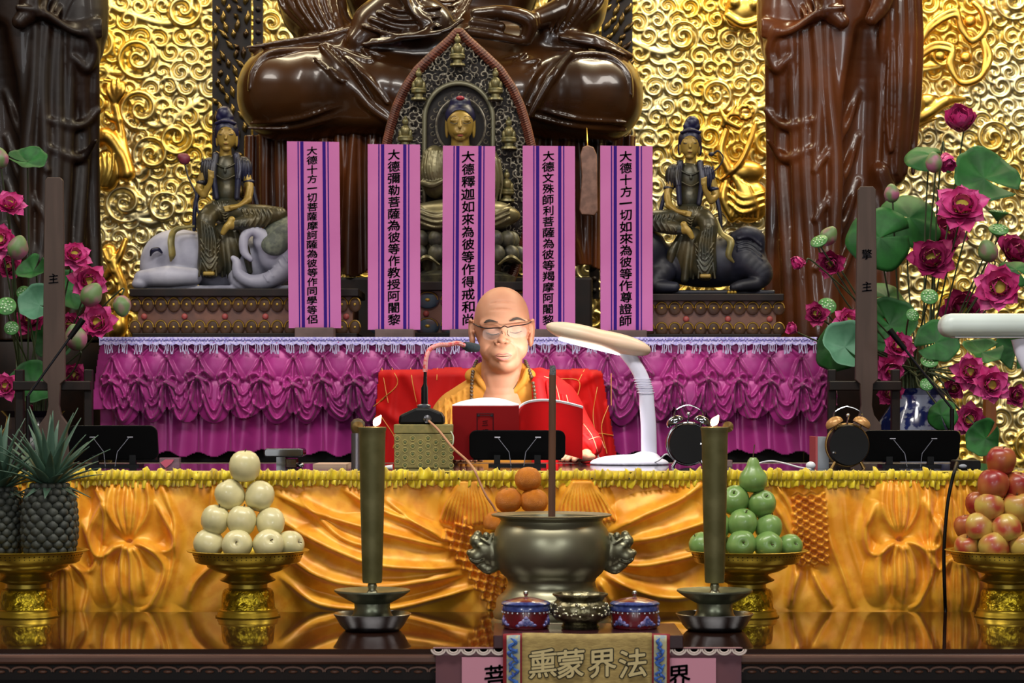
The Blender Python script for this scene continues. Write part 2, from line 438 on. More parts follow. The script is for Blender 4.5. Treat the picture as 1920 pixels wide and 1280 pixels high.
# ================================================================ room shell
b = MB(); b.box(-4.5, 4.5, -4.5, 9.6, -0.1, 0.0)
tag(obj('floor', b, mat('floor_stone', '#4a3a30', 0.25, c2='#5a4638', ns=2), smooth=False), kind='structure')
b = MB(); b.box(-4.6, -4.5, -4.5, 9.6, 0, 5.2); tag(obj('wall_left', b, mat('hall_plaster', '#8a7a66', 0.8, c2='#7c6c58', ns=2), smooth=False), kind='structure')
b = MB(); b.box(4.5, 4.6, -4.5, 9.6, 0, 5.2); tag(obj('wall_right', b, MATS['hall_plaster'], smooth=False), kind='structure')
b = MB(); b.box(-4.6, 4.6, -4.5, 9.6, 5.2, 5.3); tag(obj('ceiling', b, mat('ceiling_paint', '#8d7f6c', 0.8, c2='#84755f', ns=2), smooth=False), kind='structure')
# gold relief wall of cloud scrolls
DW = 9.0
hf = HF(-460, 2380, -300, 960, 2.4)
rs = np.random.RandomState(3)
def swirl(cx, cy, R, a, dr, ph, turns=1.6):
    sl = hf.win(cx-R, cx+R, cy-R, cy+R); x = hf.X[sl]-cx; y = hf.Y[sl]-cy; r = np.hypot(x, y); th = np.arctan2(y, x)*dr
    q = np.clip(r/R, 0, 1); env = np.clip((1-q)*5, 0, 1)*np.clip(r/(R*.08), .5, 1)
    hgt = a*(0.5+0.5*np.cos(2*PI*turns*q-th+ph))**0.8*env+a*.15*env
    hf.H[sl] = np.maximum(hf.H[sl], hgt)
yy = -300; row = 0
while yy < 960:
    xx = -460+(row % 2)*20
    while xx < 2380:
        R = rs.uniform(21, 27); swirl(xx+rs.uniform(-6, 6), yy+rs.uniform(-5, 5), R, rs.uniform(6, 9), rs.choice([-1, 1]), rs.uniform(0, 6.28))
        xx += 38
    yy += 31; row += 1
for k in range(46):     # larger rolling clouds and the bands that trail from them
    cx, cy = rs.uniform(-300, 2300), rs.uniform(-380, 1000)
    if k < 12: cx, cy = [(260, 110), (345, 20), (265, 205), (330, 260), (285, 290), (235, 380), (310, 390), (1280, 70), (1340, 180), (1780, 330), (1860, 260), (1890, 420)][k]
    L = rs.uniform(70, 150)*rs.choice([-1, 1])
    hf.ridge([(cx, cy+rs.uniform(16, 24)), (cx+L*.35, cy+rs.uniform(20, 34)), (cx+L, cy+rs.uniform(-12, 22))], 10, 9, 'max')
    swirl(cx, cy, rs.uniform(34, 46), 12, rs.choice([-1, 1]), rs.uniform(0, 6.28), 2.0)
o = obj('wall_back', hf.geo(DW), M_gold); tag(o, kind='structure')
b = MB(); b.box(-4.5, 4.5, DW+0.05, DW+0.15, 0, 5.2); tag(obj('trim_1', b, mat('wall_backing', '#b08f48', .6, c2='#9a7a3c', ns=3), smooth=False), kind='structure')
# dais step the altars stand on
b = MB(); b.box(-4.5, 4.5, 6.55, 9.0, 0, 0.30); tag(obj('trim_2', b, M_dark, smooth=False), kind='structure')
b = MB(); b.box(-4.5, 4.5, 5.05, 6.55, 0, 0.12); tag(obj('trim_3', b, M_dark, smooth=False), kind='structure')
# ---- gilded relief figures on the wall
def relief(name, label, cat, build, lo, hi, d=8.93, h=2.0, m=None):
    s = SDF(lo, hi, h); build(s); return tag(obj(name, s.geo(d), m or M_gold2), label, cat)
def r1(s):
    s.path([(238, 0, 325), (230, 2, 270), (222, 0, 225), (216, 0, 200)], [16, 9, 8, 9], 4)
    s.path([(222, 0, 225), (210, 0, 222), (200, -4, 214)], [9, 8, 6], 3)
    for q in ((205, 158), (214, 152), (223, 150), (231, 158)): s.path([(215, 0, 196), q[:1]+(-8,)+(q[1]+16,), q[:1]+(-6,)+q[1:]], [6, 6, 4], 2)
    s.path([(180, 0, 265), (200, -6, 256), (218, -4, 275), (240, 0, 320)], [14, 17, 14, 10], 8)
    s.ell((200, 0, 320), (26, 18, 40), 8); s.path([(196, 0, 150), (236, 0, 156)], [3, 3], 2)
    for k in range(4): s.path([(185+k*10, -14, 290), (190+k*8, -16, 320), (180+k*7, -12, 350)], 2.4, 3)
relief('gilded_relief_figure', 'gilded raised arm and torso carved on the wall left of the big statue', 'carving', r1, (160, -34, 130), (262, 20, 372))
def r2(s):
    s.ell((1398, 0, 322), (36, 18, 22), 8); s.ell((1404, 0, 378), (40, 18, 40), 10, rot=(0, .3, 0)); s.path([(1362, 0, 340), (1356, -2, 372), (1372, -2, 410)], [10, 12, 8], 8)
    s.path([(1366, -4, 318), (1352, -4, 284), (1361, -2, 246)], [13, 9, 7], 4)
    s.path([(1350, -6, 206), (1362, -8, 228), (1384, -8, 240)], [3, 6, 5], 2); s.path([(1356, -4, 236), (1362, -8, 222), (1374, -8, 212)], [6, 5, 4], 3)
    for k in range(4): s.cap((1368+k*3, -10, 216), (1378+k*5, -12, 200+k*6), 4, 3, 2)
    for k in range(9): s.ell((1396+13*math.cos(k*.7), -10, 212+12*math.sin(k*.7)), 6, 2)
    s.path([(1416, -6, 232), (1404, -12, 270), (1384, -14, 310), (1350, -8, 338)], [4, 6, 6, 3], 3)
    for k in range(6): s.rib([(1372+k*6, 330+k*4), (1384+k*6, 366+k*3), (1372+k*9, 408)], [3, 4, 3], 0, 4)
    for k in range(3): s.rib([(1366, 350+k*16), (1392, 372+k*14), (1432, 362+k*12)], [2, 4, 2], 0, 4)
relief('gilded_relief_figure', 'gilded figure with raised hand carved on the wall between small statue and tall robed statue', 'carving', r2, (1330, -46, 195), (1450, 26, 430))
def r3(s):
    for o_ in (0, 9):
        s.path([(1716-o_*.3, 0, 110+o_), (1740, 0, 50+o_), (1790, -4, 20+o_), (1800+o_*.5, -4, 55), (1822, -4, 76+o_*.4), (1848-o_*.4, -4, 55), (1842-o_*.3, -4, 24), (1826, 0, 6)], 5.5, 2)
        s.path([(1716, 0, 105+o_), (1752, 0, 82+o_), (1786, -4, 90+o_), (1778+o_*.6, -4, 122), (1800, -4, 154+o_*.3), (1836, -6, 146+o_*.2), (1856-o_, -4, 110), (1846-o_*.5, -2, 76)], 5.5, 2)
    for q in ((1764, 104), (1812, 108), (1820, 40)): s.ell((q[0], 4, q[1]), (12, 8, 12), 3)
relief('gilded_ribbon_relief', 'looping gilded scarf ribbon carved on the wall right of the tall robed statue', 'carving', r3, (1700, -22, -8), (1872, 22, 180))
def r4(s):
    s.ell((1395, 0, 18), (36, 22, 34), 6); s.ell((1376, -14, 8), (12, 12, 12), 4); s.ell((1412, -14, 10), (12, 12, 14), 4); s.path([(1364, -8, 30), (1392, -16, 48), (1420, -12, 40)], 8, 4)
relief('gilded_relief_cloud', 'rounded gilded cloud boss at the top of the wall left of the robed statue', 'carving', r4, (1350, -38, -30), (1440, 24, 66))
def r5(s):
    s.path([(1700, 0, 232), (1740, -6, 212), (1772, -4, 190), (1808, 0, 186)], [14, 11, 12, 4], 6)
    s.path([(1690, 0, 262), (1720, -6, 236), (1755, -4, 222)], [6, 6, 3], 3); s.ell((1738, -4, 190), (18, 12, 14), 5)
    s.path([(1712, -6, 160), (1722, -8, 200), (1700, -6, 250)], [8, 10, 6], 5)
relief('gilded_relief_sleeve', 'gilded flying sleeve carved on the wall beside the right robed statue and above the flowers', 'carving', r5, (1680, -30, 150), (1822, 20, 276))
def r6(s):
    s.path([(205, 0, 470), (215, -6, 500), (232, -6, 545), (226, 0, 590), (215, 0, 620)], [14, 12, 9, 14, 20], 5)
    s.path([(200, -4, 520), (225, -8, 480), (236, -4, 450)], [8, 8, 5], 3); s.ell((222, -4, 612), (18, 16, 22), 5)
    for k in range(5): s.path([(196+k*9, -12, 470+k*20), (206+k*7, -15, 490+k*20), (216+k*5, -12, 480+k*22)], 4, 2)
relief('gilded_relief_branch', 'gnarled gilded branch carved on the wall behind the white elephant', 'carving', r6, (180, -30, 440), (260, 22, 640))
# ================================================================ pierced back panel behind the great statue
def pierced(px0, px1, py0, py1, lab):
    t = thing('pierced_back_panel', lab, 'carved panel', P((px0+px1)/2, py1, 8.6))
    d = 8.6; b = MB(); b.box(X_(px0, d), X_(px1, d), d, d+.03, Z_(py1, d), Z_(py0, d)); obj('panel_board', b, M_dark, t, smooth=False)
    b = MB(); r = random.Random(int(px0)); y = py0+8; row = 0
    while y < py1-6:
        x = px0+8+(row % 2)*11
        while x < px1-6:
            a = r.uniform(-1.0, .1) if px0 < 900 else r.uniform(-.1, 1.0); L = r.uniform(7, 14); c = P(x+r.uniform(-5, 5), y+r.uniform(-4, 4), d-.012)
            pts = []
            for k in range(7):
                q = k/6-.5; pts.append(c+Vector((math.sin(a)*q*L*2+math.sin(q*5)*2, 0, math.cos(a)*q*L*2))*(d/F))
            b.tube(pts, [v*d/F for v in (.8, 4.2, 5.2, 3.4, .6)], 8)
            x += 21
        y += 17; row += 1
    obj('flame_carving', b, mat('gilt_bronze_flame', '#7a6430', .25, .7, c2='#2c1c0c', ns=9, ramp=(.35, .65)), t)
    b = MB()
    xe = px1+14 if px0 < 900 else px0-14
    for k in range(int((py1-py0)/22)): b.ell(P(xe, py0+11+k*22, d-.01), .011)
    b.box(X_(xe-9, d), X_(xe+9, d), d-.005, d+.02, Z_(py1, d), Z_(py0, d)); obj('beaded_edge', b, M_dark, t)
pierced(398, 470, -60, 560, 'dark carved openwork panel rising left of the great seated statue')
pierced(1128, 1186, -60, 560, 'dark carved openwork panel rising right of the great seated statue')
# ================================================================ the great seated statue
DB = 8.15
t = thing('great_buddha_statue', 'huge brown lacquered seated Buddha statue behind the purple strips', 'statue', P(825, 560, DB))
s = SDF((425, -180, -60), (1225, 190, 300), 3.2)
s.ell((825, 70, -60), (190, 95, 190), 20); s.ell((825, 40, 130), (330, 150, 110), 30)
s.box((566, -24, 178), (118, 84, 88), 10, 82); s.box((1090, -24, 186), (114, 84, 86), 10, 80)   # folded knees
s.path([(600, -50, 178), (700, -80, 180), (800, -100, 196)], [84, 72, 60], 26)
s.path([(1060, -50, 186), (970, -80, 190), (860, -100, 200)], [82, 70, 60], 26)
s.ell((825, -60, 235), (240, 90, 36), 20)
s.path([(575, 10, -60), (590, -10, 20), (640, -50, 84)], [64, 62, 34], 16)            # sleeves
s.path([(1085, 10, -60), (1080, -10, 20), (1030, -50, 80)], [56, 56, 32], 16)
s.path([(640, -60, 84), (560, -60, 92), (475, -40, 100)], [16, 12, 5], 8)
s.path([(1030, -60, 80), (1110, -70, 88), (1180, -40, 112)], [16, 14, 6], 8)
s.path([(745, -60, -60), (735, -85, 30), (680, -95, 95)], [34, 30, 26], 14)
s.ell((760, -80, 60), (95, 50, 60), 18)
for k in range(4): s.path([(742+k*10, -122+k*3, -50), (760+k*9, -134+k*3, 20+k*6), (800+k*4, -130, 74-k*4)], [6, 5, 4], 6)
for k, (x0, x1) in enumerate(((690, 745), (705, 780), (725, 830))): s.path([(x0, -128, 104-k*8), (x1, -140, 98-k*7), (x1+40, -132, 80-k*10)], [4, 5, 4], 6)
s.path([(895, -108, 45), (945, -124, 46), (990, -118, 60), (985, -110, 92)], [12, 14, 17, 13], 8)   # hands resting in the lap
s.path([(890, -112, 62), (940, -128, 72)], [10, 9], 5); s.path([(880, -112, 78), (930, -126, 88), (975, -118, 96)], [10, 10, 8], 5); s.path([(990, -100, 60), (1060, -60, 20), (1080, -10, -60)], [18, 24, 30], 12)
for k in range(7): s.rib([(522+k*19, -60), (530+k*17, 10), (572+k*13, 62+k*2)], [6, 6, 3], 1)        # sleeve folds
for k in range(6): s.rib([(1135-k*17, -60), (1126-k*15, 10), (1085-k*11, 56+k*4)], [6, 6, 3], 1)
s.rib([(478, 180), (486, 142), (520, 112), (600, 108), (622, 100), (655, 132), (700, 170), (735, 215)], [3, 5, 6, 6, 6, 7, 6, 3], 2, 4)
s.rib([(628, 108), (668, 160), (716, 232)], [9, 13, 8], 1, 5, op='cut'); s.rib([(612, 104), (652, 150), (700, 215), (740, 246)], [6, 11, 10, 5], 3, 6); s.rib([(600, 128), (640, 165), (655, 172), (630, 150)], [3, 5, 3], 2, 3)
s.rib([(640, 108), (690, 132), (706, 132), (690, 112), (730, 124)], [4, 5, 5, 4, 3], 2, 3)
s.rib([(1180, 190), (1172, 148), (1135, 118), (1070, 122), (1015, 165), (985, 215)], [3, 5, 6, 7, 6, 3], 2, 4)
s.rib([(1048, 118), (1012, 168), (978, 240)], [9, 12, 7], 1, 5, op='cut'); s.rib([(1066, 116), (1032, 165), (992, 235)], [6, 11, 5], 3, 6)
s.rib([(945, 128), (985, 118), (965, 138), (1010, 132), (985, 158)], [3, 4, 4, 4, 3], 2, 3)
for q in (0, 13): s.rib([(478, 240+q), (570, 236+q), (650, 214+q*1.4)], [3, 5, 3], 2, 3); s.rib([(1170, 240+q), (1070, 236+q), (990, 216+q*1.4)], [3, 5, 3], 2, 3)
s.rib([(470, 100), (520, 92), (620, 80), (660, 68)], [3, 5, 6, 4], 2, 3); s.rib([(1170, 112), (1120, 98), (1050, 84)], [3, 5, 4], 2, 3)
for k in range(5): s.rib([(752, -60), (770+k*3, -5+k*14), (850, 8+k*13), (900, -60+k*8)], 4, 1, 3)
for k in range(4): s.rib([(690+k*14, 70-k*12), (760, 92-k*16), (830, 88-k*18)], [4, 5, 3], 1, 3)
s.cutplane(2, 268, 1)
obj('seated_body', s.geo(DB), M_lacq, t)
# robe hanging over the throne front
hf = HF(440, 1200, 236, 520, 2.5)
for x in range(445, 1200, 31):
    u = (x-820)/380; r = random.Random(x); sp = 1+0.10*r.uniform(-1, 1)
    hf.ridge([(x, 236), (x+r.uniform(-8, 8), 330), (820+(x-820)*1.02*sp+r.uniform(-14, 14), 520)], r.uniform(11, 18), 24+r.uniform(-8, 10), 'max', asym=r.uniform(.35, .8)); hf.ridge([(x+12, 236), (x+r.uniform(2, 14), 340), (x+14, 520)], 3.5, 8, 'add', asym=.5)
mk = (hf.Y < 505+14*np.sin(hf.X*.05)) 
cv = ((hf.X-820)/380)**2*0.35
obj('hanging_robe', hf.geo(DB-.17, mk, cv), M_lacq2, t, solid=.006)
b = MB()
for z0, z1, f_ in ((.99, 1.06, 1.0), (1.06, 1.12, .94), (1.12, 1.42, .86), (1.42, 1.50, .93), (1.50, 1.78, .80)):
    b.box(X_(820, DB)-.70*f_, X_(820, DB)+.70*f_, DB+.15-.36*f_, DB+.42, z0, z1)
obj('throne', b, M_dark, t, smooth=False, bevel=.01)
b = MB(); b.box(X_(470, DB), X_(1170, DB), DB-.30, DB+.42, 0.30, 0.99); obj('throne_plinth', b, M_dark, t, smooth=False)
tt = thing('hanging_banner_ornament', 'pale brown hanging wooden tag between the two right hand strips', 'ornament', P(1103, 402, 7.84))
b = MB(); b.prism([(X_(x, 7.84), Z_(y, 7.84)) for x, y in ((1088, 290), (1092, 276), (1102, 272), (1113, 276), (1119, 290), (1121, 395), (1114, 404), (1090, 402), (1086, 392), (1091, 330))], 7.835, 7.86)
obj('tag_board', b, mat('tag_wood', '#8a6250', .5, c2='#6e4a3a', ns=40), tt, bevel=.004)
b = MB(); b.tube([P(1102, 276, 7.845), P(1101, 262, 7.85), P(1100, 240, 7.92)], .002, 6); obj('tag_cord', b, M_gold2, tt)
# ================================================================ tall standing robed statues
s = SDF((1375, -190, -60), (1765, 170, 640), 3.0)
s.path([(1568, 20, -60), (1566, 20, 200), (1560, 20, 420), (1560, 20, 640)], [128, 118, 118, 136], 20)
s.path([(1478, -20, -60), (1470, -30, 60), (1480, -30, 180)], [58, 54, 30], 14)
s.path([(1665, -30, -60), (1672, -40, 80), (1672, -40, 220), (1668, -40, 330)], [52, 48, 38, 24], 14)
s.path([(1606, -100, 74), (1602, -92, 200), (1594, -92, 430), (1588, -96, 640)], [16, 34, 36, 30], 14, op='cut')
s.path([(1528, -100, -60), (1540, -110, 30), (1560, -125, 62)], [26, 22, 14], 8); s.path([(1640, -80, -60), (1636, -110, 20), (1614, -125, 58)], [24, 20, 12], 8)
rf = random.Random(12)
for k in range(6): x = 1432+k*21; s.rib([(x, 62+rf.uniform(-4, 8)), (x+6+rf.uniform(-5, 5), 180), (x+12+rf.uniform(-8, 8), 340), (x+14+rf.uniform(-12, 12), 630)], [5, 10, 13, 11], -3, 7)
for x in (1640, 1657, 1675, 1694, 1709): s.rib([(x, -55), (x+2, 80), (x, 200), (x-6, 330)], [6, 10, 9, 4], -2, 6)
s.rib([(1652, 90), (1650, 220), (1658, 290), (1664, 220), (1662, 90)], [3, 4, 5, 4, 3], 1, 3)
for k in range(4): s.rib([(1425, 50+k*9), (1470, 62+k*4), (1520, 52-k*3), (1560, 38)], [6, 6, 4], -1, 5)
for k in range(5): s.rib([(1438+k*17, -55), (1476+k*13, 15), (1490+k*9, 50)], [6, 6, 4], -1, 5)
s.rib([(1445, 70), (1436, 100), (1448, 138), (1470, 120)], [5, 9, 9, 5], 0, 8)
for k in range(2): s.rib([(1432, 212+k*60), (1468, 244+k*60), (1520, 236+k*50)], [4, 9, 3], -2, 8)
for k in range(4): s.rib([(1600, 180+k*82), (1572, 250+k*84), (1515, 330+k*90)], [4, 9, 4], -2, 7)
s.path([(1640, -70, 330), (1655, -60, 400), (1650, -60, 640)], [16, 20, 26], 8)
V, Q = s.mesh()
def standing(mir, lab, colour_mat, cx0):
    d = 8.06; k = d/F; x = V[:, 0] if mir > 0 else 1624-V[:, 0]
    W = np.stack([(x-960)*k, d+V[:, 1]*k, ZC-(V[:, 2]-HY)*k], -1)
    t = thing('standing_robed_statue', lab, 'statue', (X_(cx0, d), d, 0.30))
    obj('robed_body', (W, Q[:, ::-1] if mir > 0 else Q), colour_mat, t)
    z0 = Z_(640, d); b = MB()
    b.lathe([(.0, 0), (.31, 0), (.33, .05), (.29, .12), (.27, z0-.55), (.33, z0-.40), (.31, z0-.31), (0, z0-.30)], (X_(cx0, d), d, .30), 32)
    obj('lotus_pedestal', b, M_dark, t)
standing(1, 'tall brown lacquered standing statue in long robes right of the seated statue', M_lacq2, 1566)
standing(-1, 'tall shade-darkened brown standing statue in long robes at the left edge', M_lacq3, 58)
# ================================================================ painted lotus plinths under the small statues
M_petal = mat('painted_petal', '#3a2618', .5, c2='#4e3622', ns=30, spec=.3)
M_petal2 = mat('painted_petal_blue', '#2c3f4c', .4, c2='#5a2a28', ns=18)
M_dot = mat('petal_gold', '#b8963f', .35, .6); M_rose = mat('rosette_red', '#93403a', .5); M_waist = mat('painted_waist', '#5a3a2c', .5, c2='#6e4632', ns=14)
ZT = Z_(632, 6.75)                         # top of the magenta altar
def plinth(px0, px1, py0, d, lab, m1, m2, sp=24.2, depth=.30):
    t = thing('lotus_plinth', lab, 'plinth', ((X_(px0, d)+X_(px1, d))/2, d+depth/2, ZT))
    k = d/F; x0, x1 = X_(px0, d), X_(px1, d); y1 = d+depth; H = Z_(py0, d)-ZT; zt = ZT+H
    b = MB(); b.box(x0-.002, x1+.002, d-.012, y1, zt-H*.15, zt); obj('top_slab', b, M_dark, t, bevel=.003, smooth=False)
    b = MB(); b.box(x0+.004, x1-.004, d, y1, ZT, ZT+H*.15); obj('base_slab', b, M_dark, t, bevel=.003, smooth=False)
    b = MB(); b.box(x0+.02, x1-.02, d+.02, y1, ZT+H*.15, zt-H*.15); obj('waist', b, M_waist, t, smooth=False)
    for nm, za, m in (('upper_petals', .70, m1), ('lower_petals', .26, m2)):
        b = MB(); g = MB(); n = int((px1-px0-10)/sp)
        for i in range(n+1):
            c = Vector((x0+.012+(x1-x0-.024)*i/n, d+.012, ZT+H*za)); w_ = sp*k*.47
            b.ell(c, (w_*1.06, .006, H*.15), nu=14, nv=10)
            sg = 1 if za < .5 else 1
            g.ell(c+Vector((0, -.006, H*.0)), (w_*.24, .0035, H*.03), nu=8, nv=6)
            g.tube([c+Vector((math.cos(a)*w_*.92, -.005, math.sin(a)*sg*H*.13)) for a in np.linspace(0, PI, 9)], .0017, 4)
        o1 = obj(nm, b, m, t); obj('gold_outline', g, M_dot, o1)
    n = int((px1-px0)/76)
    for i in range(n+1):
        b = MB(); b.ell((x0+.04+(x1-x0-.08)*i/max(n, 1), d+.016, ZT+H*.47), (.010, .006, .010), nu=10, nv=6)
        obj('rosette', b, M_rose, t)
    return zt
zL = plinth(245, 672, 541, 7.12, 'brown lotus petal plinth under the white elephant', M_petal, M_petal)
zR = plinth(1185, 1468, 551, 7.12, 'brown lotus petal plinth under the dark lion', M_petal, M_petal)
zM = plinth(706, 1030, 528, 7.20, 'blue and red lotus petal plinth under the middle statue', M_petal2, M_petal2, 44)
# ================================================================ small bodhisattvas
M_face = mat('gilt_skin', '#9c8238', .40, .25, c2='#8a7032', ns=10); M_hair = mat('blue_black_hair', '#0c0b24', .4, c2='#14143a', ns=30)
M_robe = mat('bronze_green_robe', '#4a4228', .36, .35, c2='#34352a', ns=14, ramp=(.4, .62), bump=.3, bs=60, bd=.003)
M_robed = mat('dark_shawl', '#2a2722', .4, .2, c2='#1c1f38', ns=8, ramp=(.4, .6), bump=.2, bs=60, bd=.003)
M_brow = mat('painted_ink', '#1a120a', .5); M_lip = mat('painted_lip', '#7a2f22', .45)
def part_geo(lo, hi, h, fn):
    s = SDF(lo, hi, h); fn(s); return s.mesh()
# everything in pixels of the left figure, x right, depth away, y down
def fhair(s):
    s.ell((424, 6, 246), (23, 22, 26), 4); s.ell((420, 4, 212), (14, 13, 14), 4); s.ell((411, 2, 220), (7, 8, 8), 3); s.ell((430, 2, 219), (8, 8, 9), 3)
    s.ell((425, -16, 260), (17.5, 22, 20), 0, op='cut'); s.ell((404, 8, 262), (4, 6, 14), 2); s.ell((445, 8, 262), (3, 6, 14), 2)
    s.path([(406, -8, 232), (424, -16, 228), (442, -8, 232)], 3, 2)
def fhead(s):
    s.ell((425, -2, 256), (18, 19, 23), 3); s.ell((425, -6, 268), (14, 14, 12), 4); s.cap((423, 4, 272), (422, 6, 300), 10, 12, 4)
    s.cap((426, -18, 250), (426, -23, 262), 1.6, 3, 2); s.ell((426, -19, 271), (5, 3, 2), 1); s.ell((418, -16, 253), (5, 3, 2.4), 1.2); s.ell((434, -16, 253), (5, 3, 2.4), 1.2)
    s.ell((407, 3, 262), (3, 5, 13), 2); s.ell((443, 3, 262), (3, 5, 13), 2); s.ell((426, -10, 280), (8, 7, 5), 3)
def fbody(s):      # chest, belly sash and arms
    s.ell((424, 2, 322), (23, 16, 34), 5); s.ell((424, 4, 360), (22, 18, 26), 6); s.path([(404, -11, 306), (424, -16, 316), (446, -11, 306)], 1.8, 1.2)
    s.path([(408, -14, 330), (424, -17, 338), (442, -14, 330)], 1.5, 1.2); s.ell((424, -17, 322), (3, 3, 5), 1)
def farms(s):
    s.path([(384, 4, 320), (374, 2, 352), (384, -14, 366)], [9, 8, 7], 3); s.path([(384, -14, 366), (396, -22, 348), (399, -26, 334)], [7, 5, 5], 3)
    for k in range(4): s.cap((396+k*2.5, -28, 336), (395+k*3, -30, 322+k), 1.8, 1.5, 1)
    s.path([(456, 4, 318), (468, 0, 350), (466, -12, 376)], [9, 8, 7], 3); s.path([(466, -12, 376), (452, -26, 388), (438, -32, 392)], [7, 5, 5], 3)
    for k in range(4): s.cap((440, -32, 388+k*2.5), (424+k, -34, 391+k*2.6), 1.9, 1.5, 1)
def fshawl(s):
    s.ell((392, 6, 318), (18, 15, 24), 5); s.ell((455, 6, 316), (18, 15, 24), 5); s.ell((424, 14, 318), (36, 12, 30), 6)
    s.path([(405, -4, 292), (402, -14, 330), (408, -14, 372)], [7, 6, 5], 3); s.path([(444, -4, 292), (448, -13, 330), (446, -14, 372)], [7, 6, 5], 3)
    s.path([(374, 0, 352), (366, -4, 390), (364, 2, 430)], [5, 4, 4], 2); s.path([(474, 0, 352), (484, 2, 392), (492, 4, 420)], [4, 4, 3], 2)
    s.ell((378, 4, 342), (11, 11, 6), 2); s.ell((466, 4, 340), (11, 11, 6), 2)
    for k in range(5): s.rib([(380+k*5, 298+k), (378+k*5, 320), (380+k*5, 338)], 1.6, .6, 1); s.rib([(446+k*5, 298+k), (448+k*5, 320), (446+k*5, 336)], 1.6, .6, 1)
def flegs(s):
    s.ell((424, 0, 394), (42, 26, 24), 8); s.path([(398, -14, 400), (390, -30, 420), (396, -32, 470)], [18, 18, 15], 6)      # hanging leg
    s.path([(440, -12, 400), (500, -24, 404), (528, -18, 402)], [18, 18, 12], 6); s.path([(520, -24, 408), (470, -36, 420), (442, -38, 424)], [13, 14, 11], 5)   # folded leg
    s.path([(396, -30, 450), (398, -30, 500)], [19, 24], 6); s.ell((420, -10, 470), (36, 18, 50), 8)
    for k in range(6): s.rib([(384+k*5, 418+k*3), (386+k*6, 460), (380+k*8, 520)], 2.2, .8, 1)
    for k in range(5): s.rib([(382+k, 452+k*11), (400, 474+k*11), (418-k, 452+k*11)], 1.8, 1, 1)
    for k in range(6): s.rib([(458+k*10, 396), (464+k*10, 410), (456+k*9, 428)], 1.8, .8, 1)
    for k in range(4): s.rib([(402+k*9, 380), (424, 402+k*5), (450, 384+k*3)], 1.8, .6, 1)
    s.path([(425, -18, 440), (432, -22, 480), (436, -18, 520)], [7, 8, 8], 3); s.path([(445, -14, 436), (462, -18, 470), (470, -10, 510)], [6, 9, 5], 3)
def ffoot1(s):
    s.path([(398, -34, 502), (398, -40, 512)], [7, 9], 3); s.box((399, -46, 516), (11, 12, 4), 4, 3)
def ffoot2(s):
    s.path([(442, -40, 424), (432, -46, 428), (424, -46, 440)], [10, 7, 5], 3); s.path([(436, -46, 424), (440, -44, 416)], [6, 7], 2)
def fflower(s):
    s.ell((346, 0, 298), (11, 10, 11), 2); s.ell((340, -3, 294), (7, 6, 6), 2)
GEO = {}
for nm, lo, hi, fn, m in (('head', (400, -32, 228), (452, 30, 310), fhead, M_face), ('hair_topknot', (396, -30, 192), (454, 34, 290), fhair, M_hair),
        ('torso', (392, -26, 280), (456, 30, 396), fbody, M_robe), ('arms', (360, -42, 306), (484, 20, 404), farms, M_face),
        ('shawl', (354, -28, 280), (500, 36, 440), fshawl, M_robed), ('draped_legs', (368, -66, 360), (548, 34, 530), flegs, M_robe),
        ('hanging_foot', (384, -64, 494), (416, -22, 524), ffoot1, M_face), ('folded_foot', (414, -62, 406), (456, -26, 448), ffoot2, M_face)):
    GEO[nm] = (part_geo(lo, hi, 1.15, fn), m)
GEO['lotus_bud'] = (part_geo((330, -14, 280), (362, 14, 314), 1.2, fflower), mat('bud_maroon', '#6e2536', .5))
def bodhi(t, mir, cx, base, sc, d, skip=()):
    k = d/F
    def W(V): return np.stack([((cx+(V[:, 0]-420)*mir*sc)-960)*k, d+V[:, 1]*sc*k, ZC-((base+(V[:, 2]-520)*sc)-HY)*k], -1)
    for nm, ((V, Q), m) in GEO.items():
        if nm in skip: continue
        obj(nm, (W(V), Q[:, ::-1] if mir > 0 else Q), m, t)
    b = MB()
    for sx in (-1, 1):
        c = 426+sx*8.5
        b.tube([Vector(W(np.array([[c-5.5, -18.2+abs(0)*0, 253.5]]))[0]), Vector(W(np.array([[c, -19.6, 255]]))[0]), Vector(W(np.array([[c+5.5, -17.8, 253.5]]))[0])], .0011, 5)
        b.tube([Vector(W(np.array([[c-6, -17.2, 247]]))[0]), Vector(W(np.array([[c, -18.8, 244.5]]))[0]), Vector(W(np.array([[c+6, -16.5, 246.5]]))[0])], .0009, 5)
    obj('painted_eyes', b, M_brow, t)
    b = MB(); b.ell(W(np.array([[426, -20.5, 271.5]]))[0], (.0055, .0025, .0022), nu=8, nv=6); obj('painted_lips', b, M_lip, t)
    b = MB(); b.box(*sorted((float(W(np.array([[404, 0, 0]]))[0][0]), float(W(np.array([[444, 0, 0]]))[0][0]))), d-.032*sc, d-.02, float(W(np.array([[0, 0, 392]]))[0][2]), float(W(np.array([[0, 0, 384]]))[0][2]))
    obj('red_sash', b, mat('sash_red', '#6e1f22', .5), t, bevel=.003)
d7 = 7.27
t = thing('bodhisattva_statue', 'small painted bodhisattva statue with blue topknot riding the white elephant', 'statue', (X_(420, d7), d7, Z_(520, d7)))
bodhi(t, 1, 420, 520, 1.0, d7)
b = MB(); b.tube([P(346, 306, d7), P(352, 330, d7), P(366, 360, d7-.01), P(372, 400, d7-.02)], .003, 6); obj('bud_stem', b, M_robed, t)
t = thing('bodhisattva_statue', 'small painted bodhisattva statue with curved scepter riding the dark lion', 'statue', (X_(1298, d7), d7, Z_(524, d7)))
bodhi(t, -1, 1298, 524, .955, d7, ('lotus_bud',))
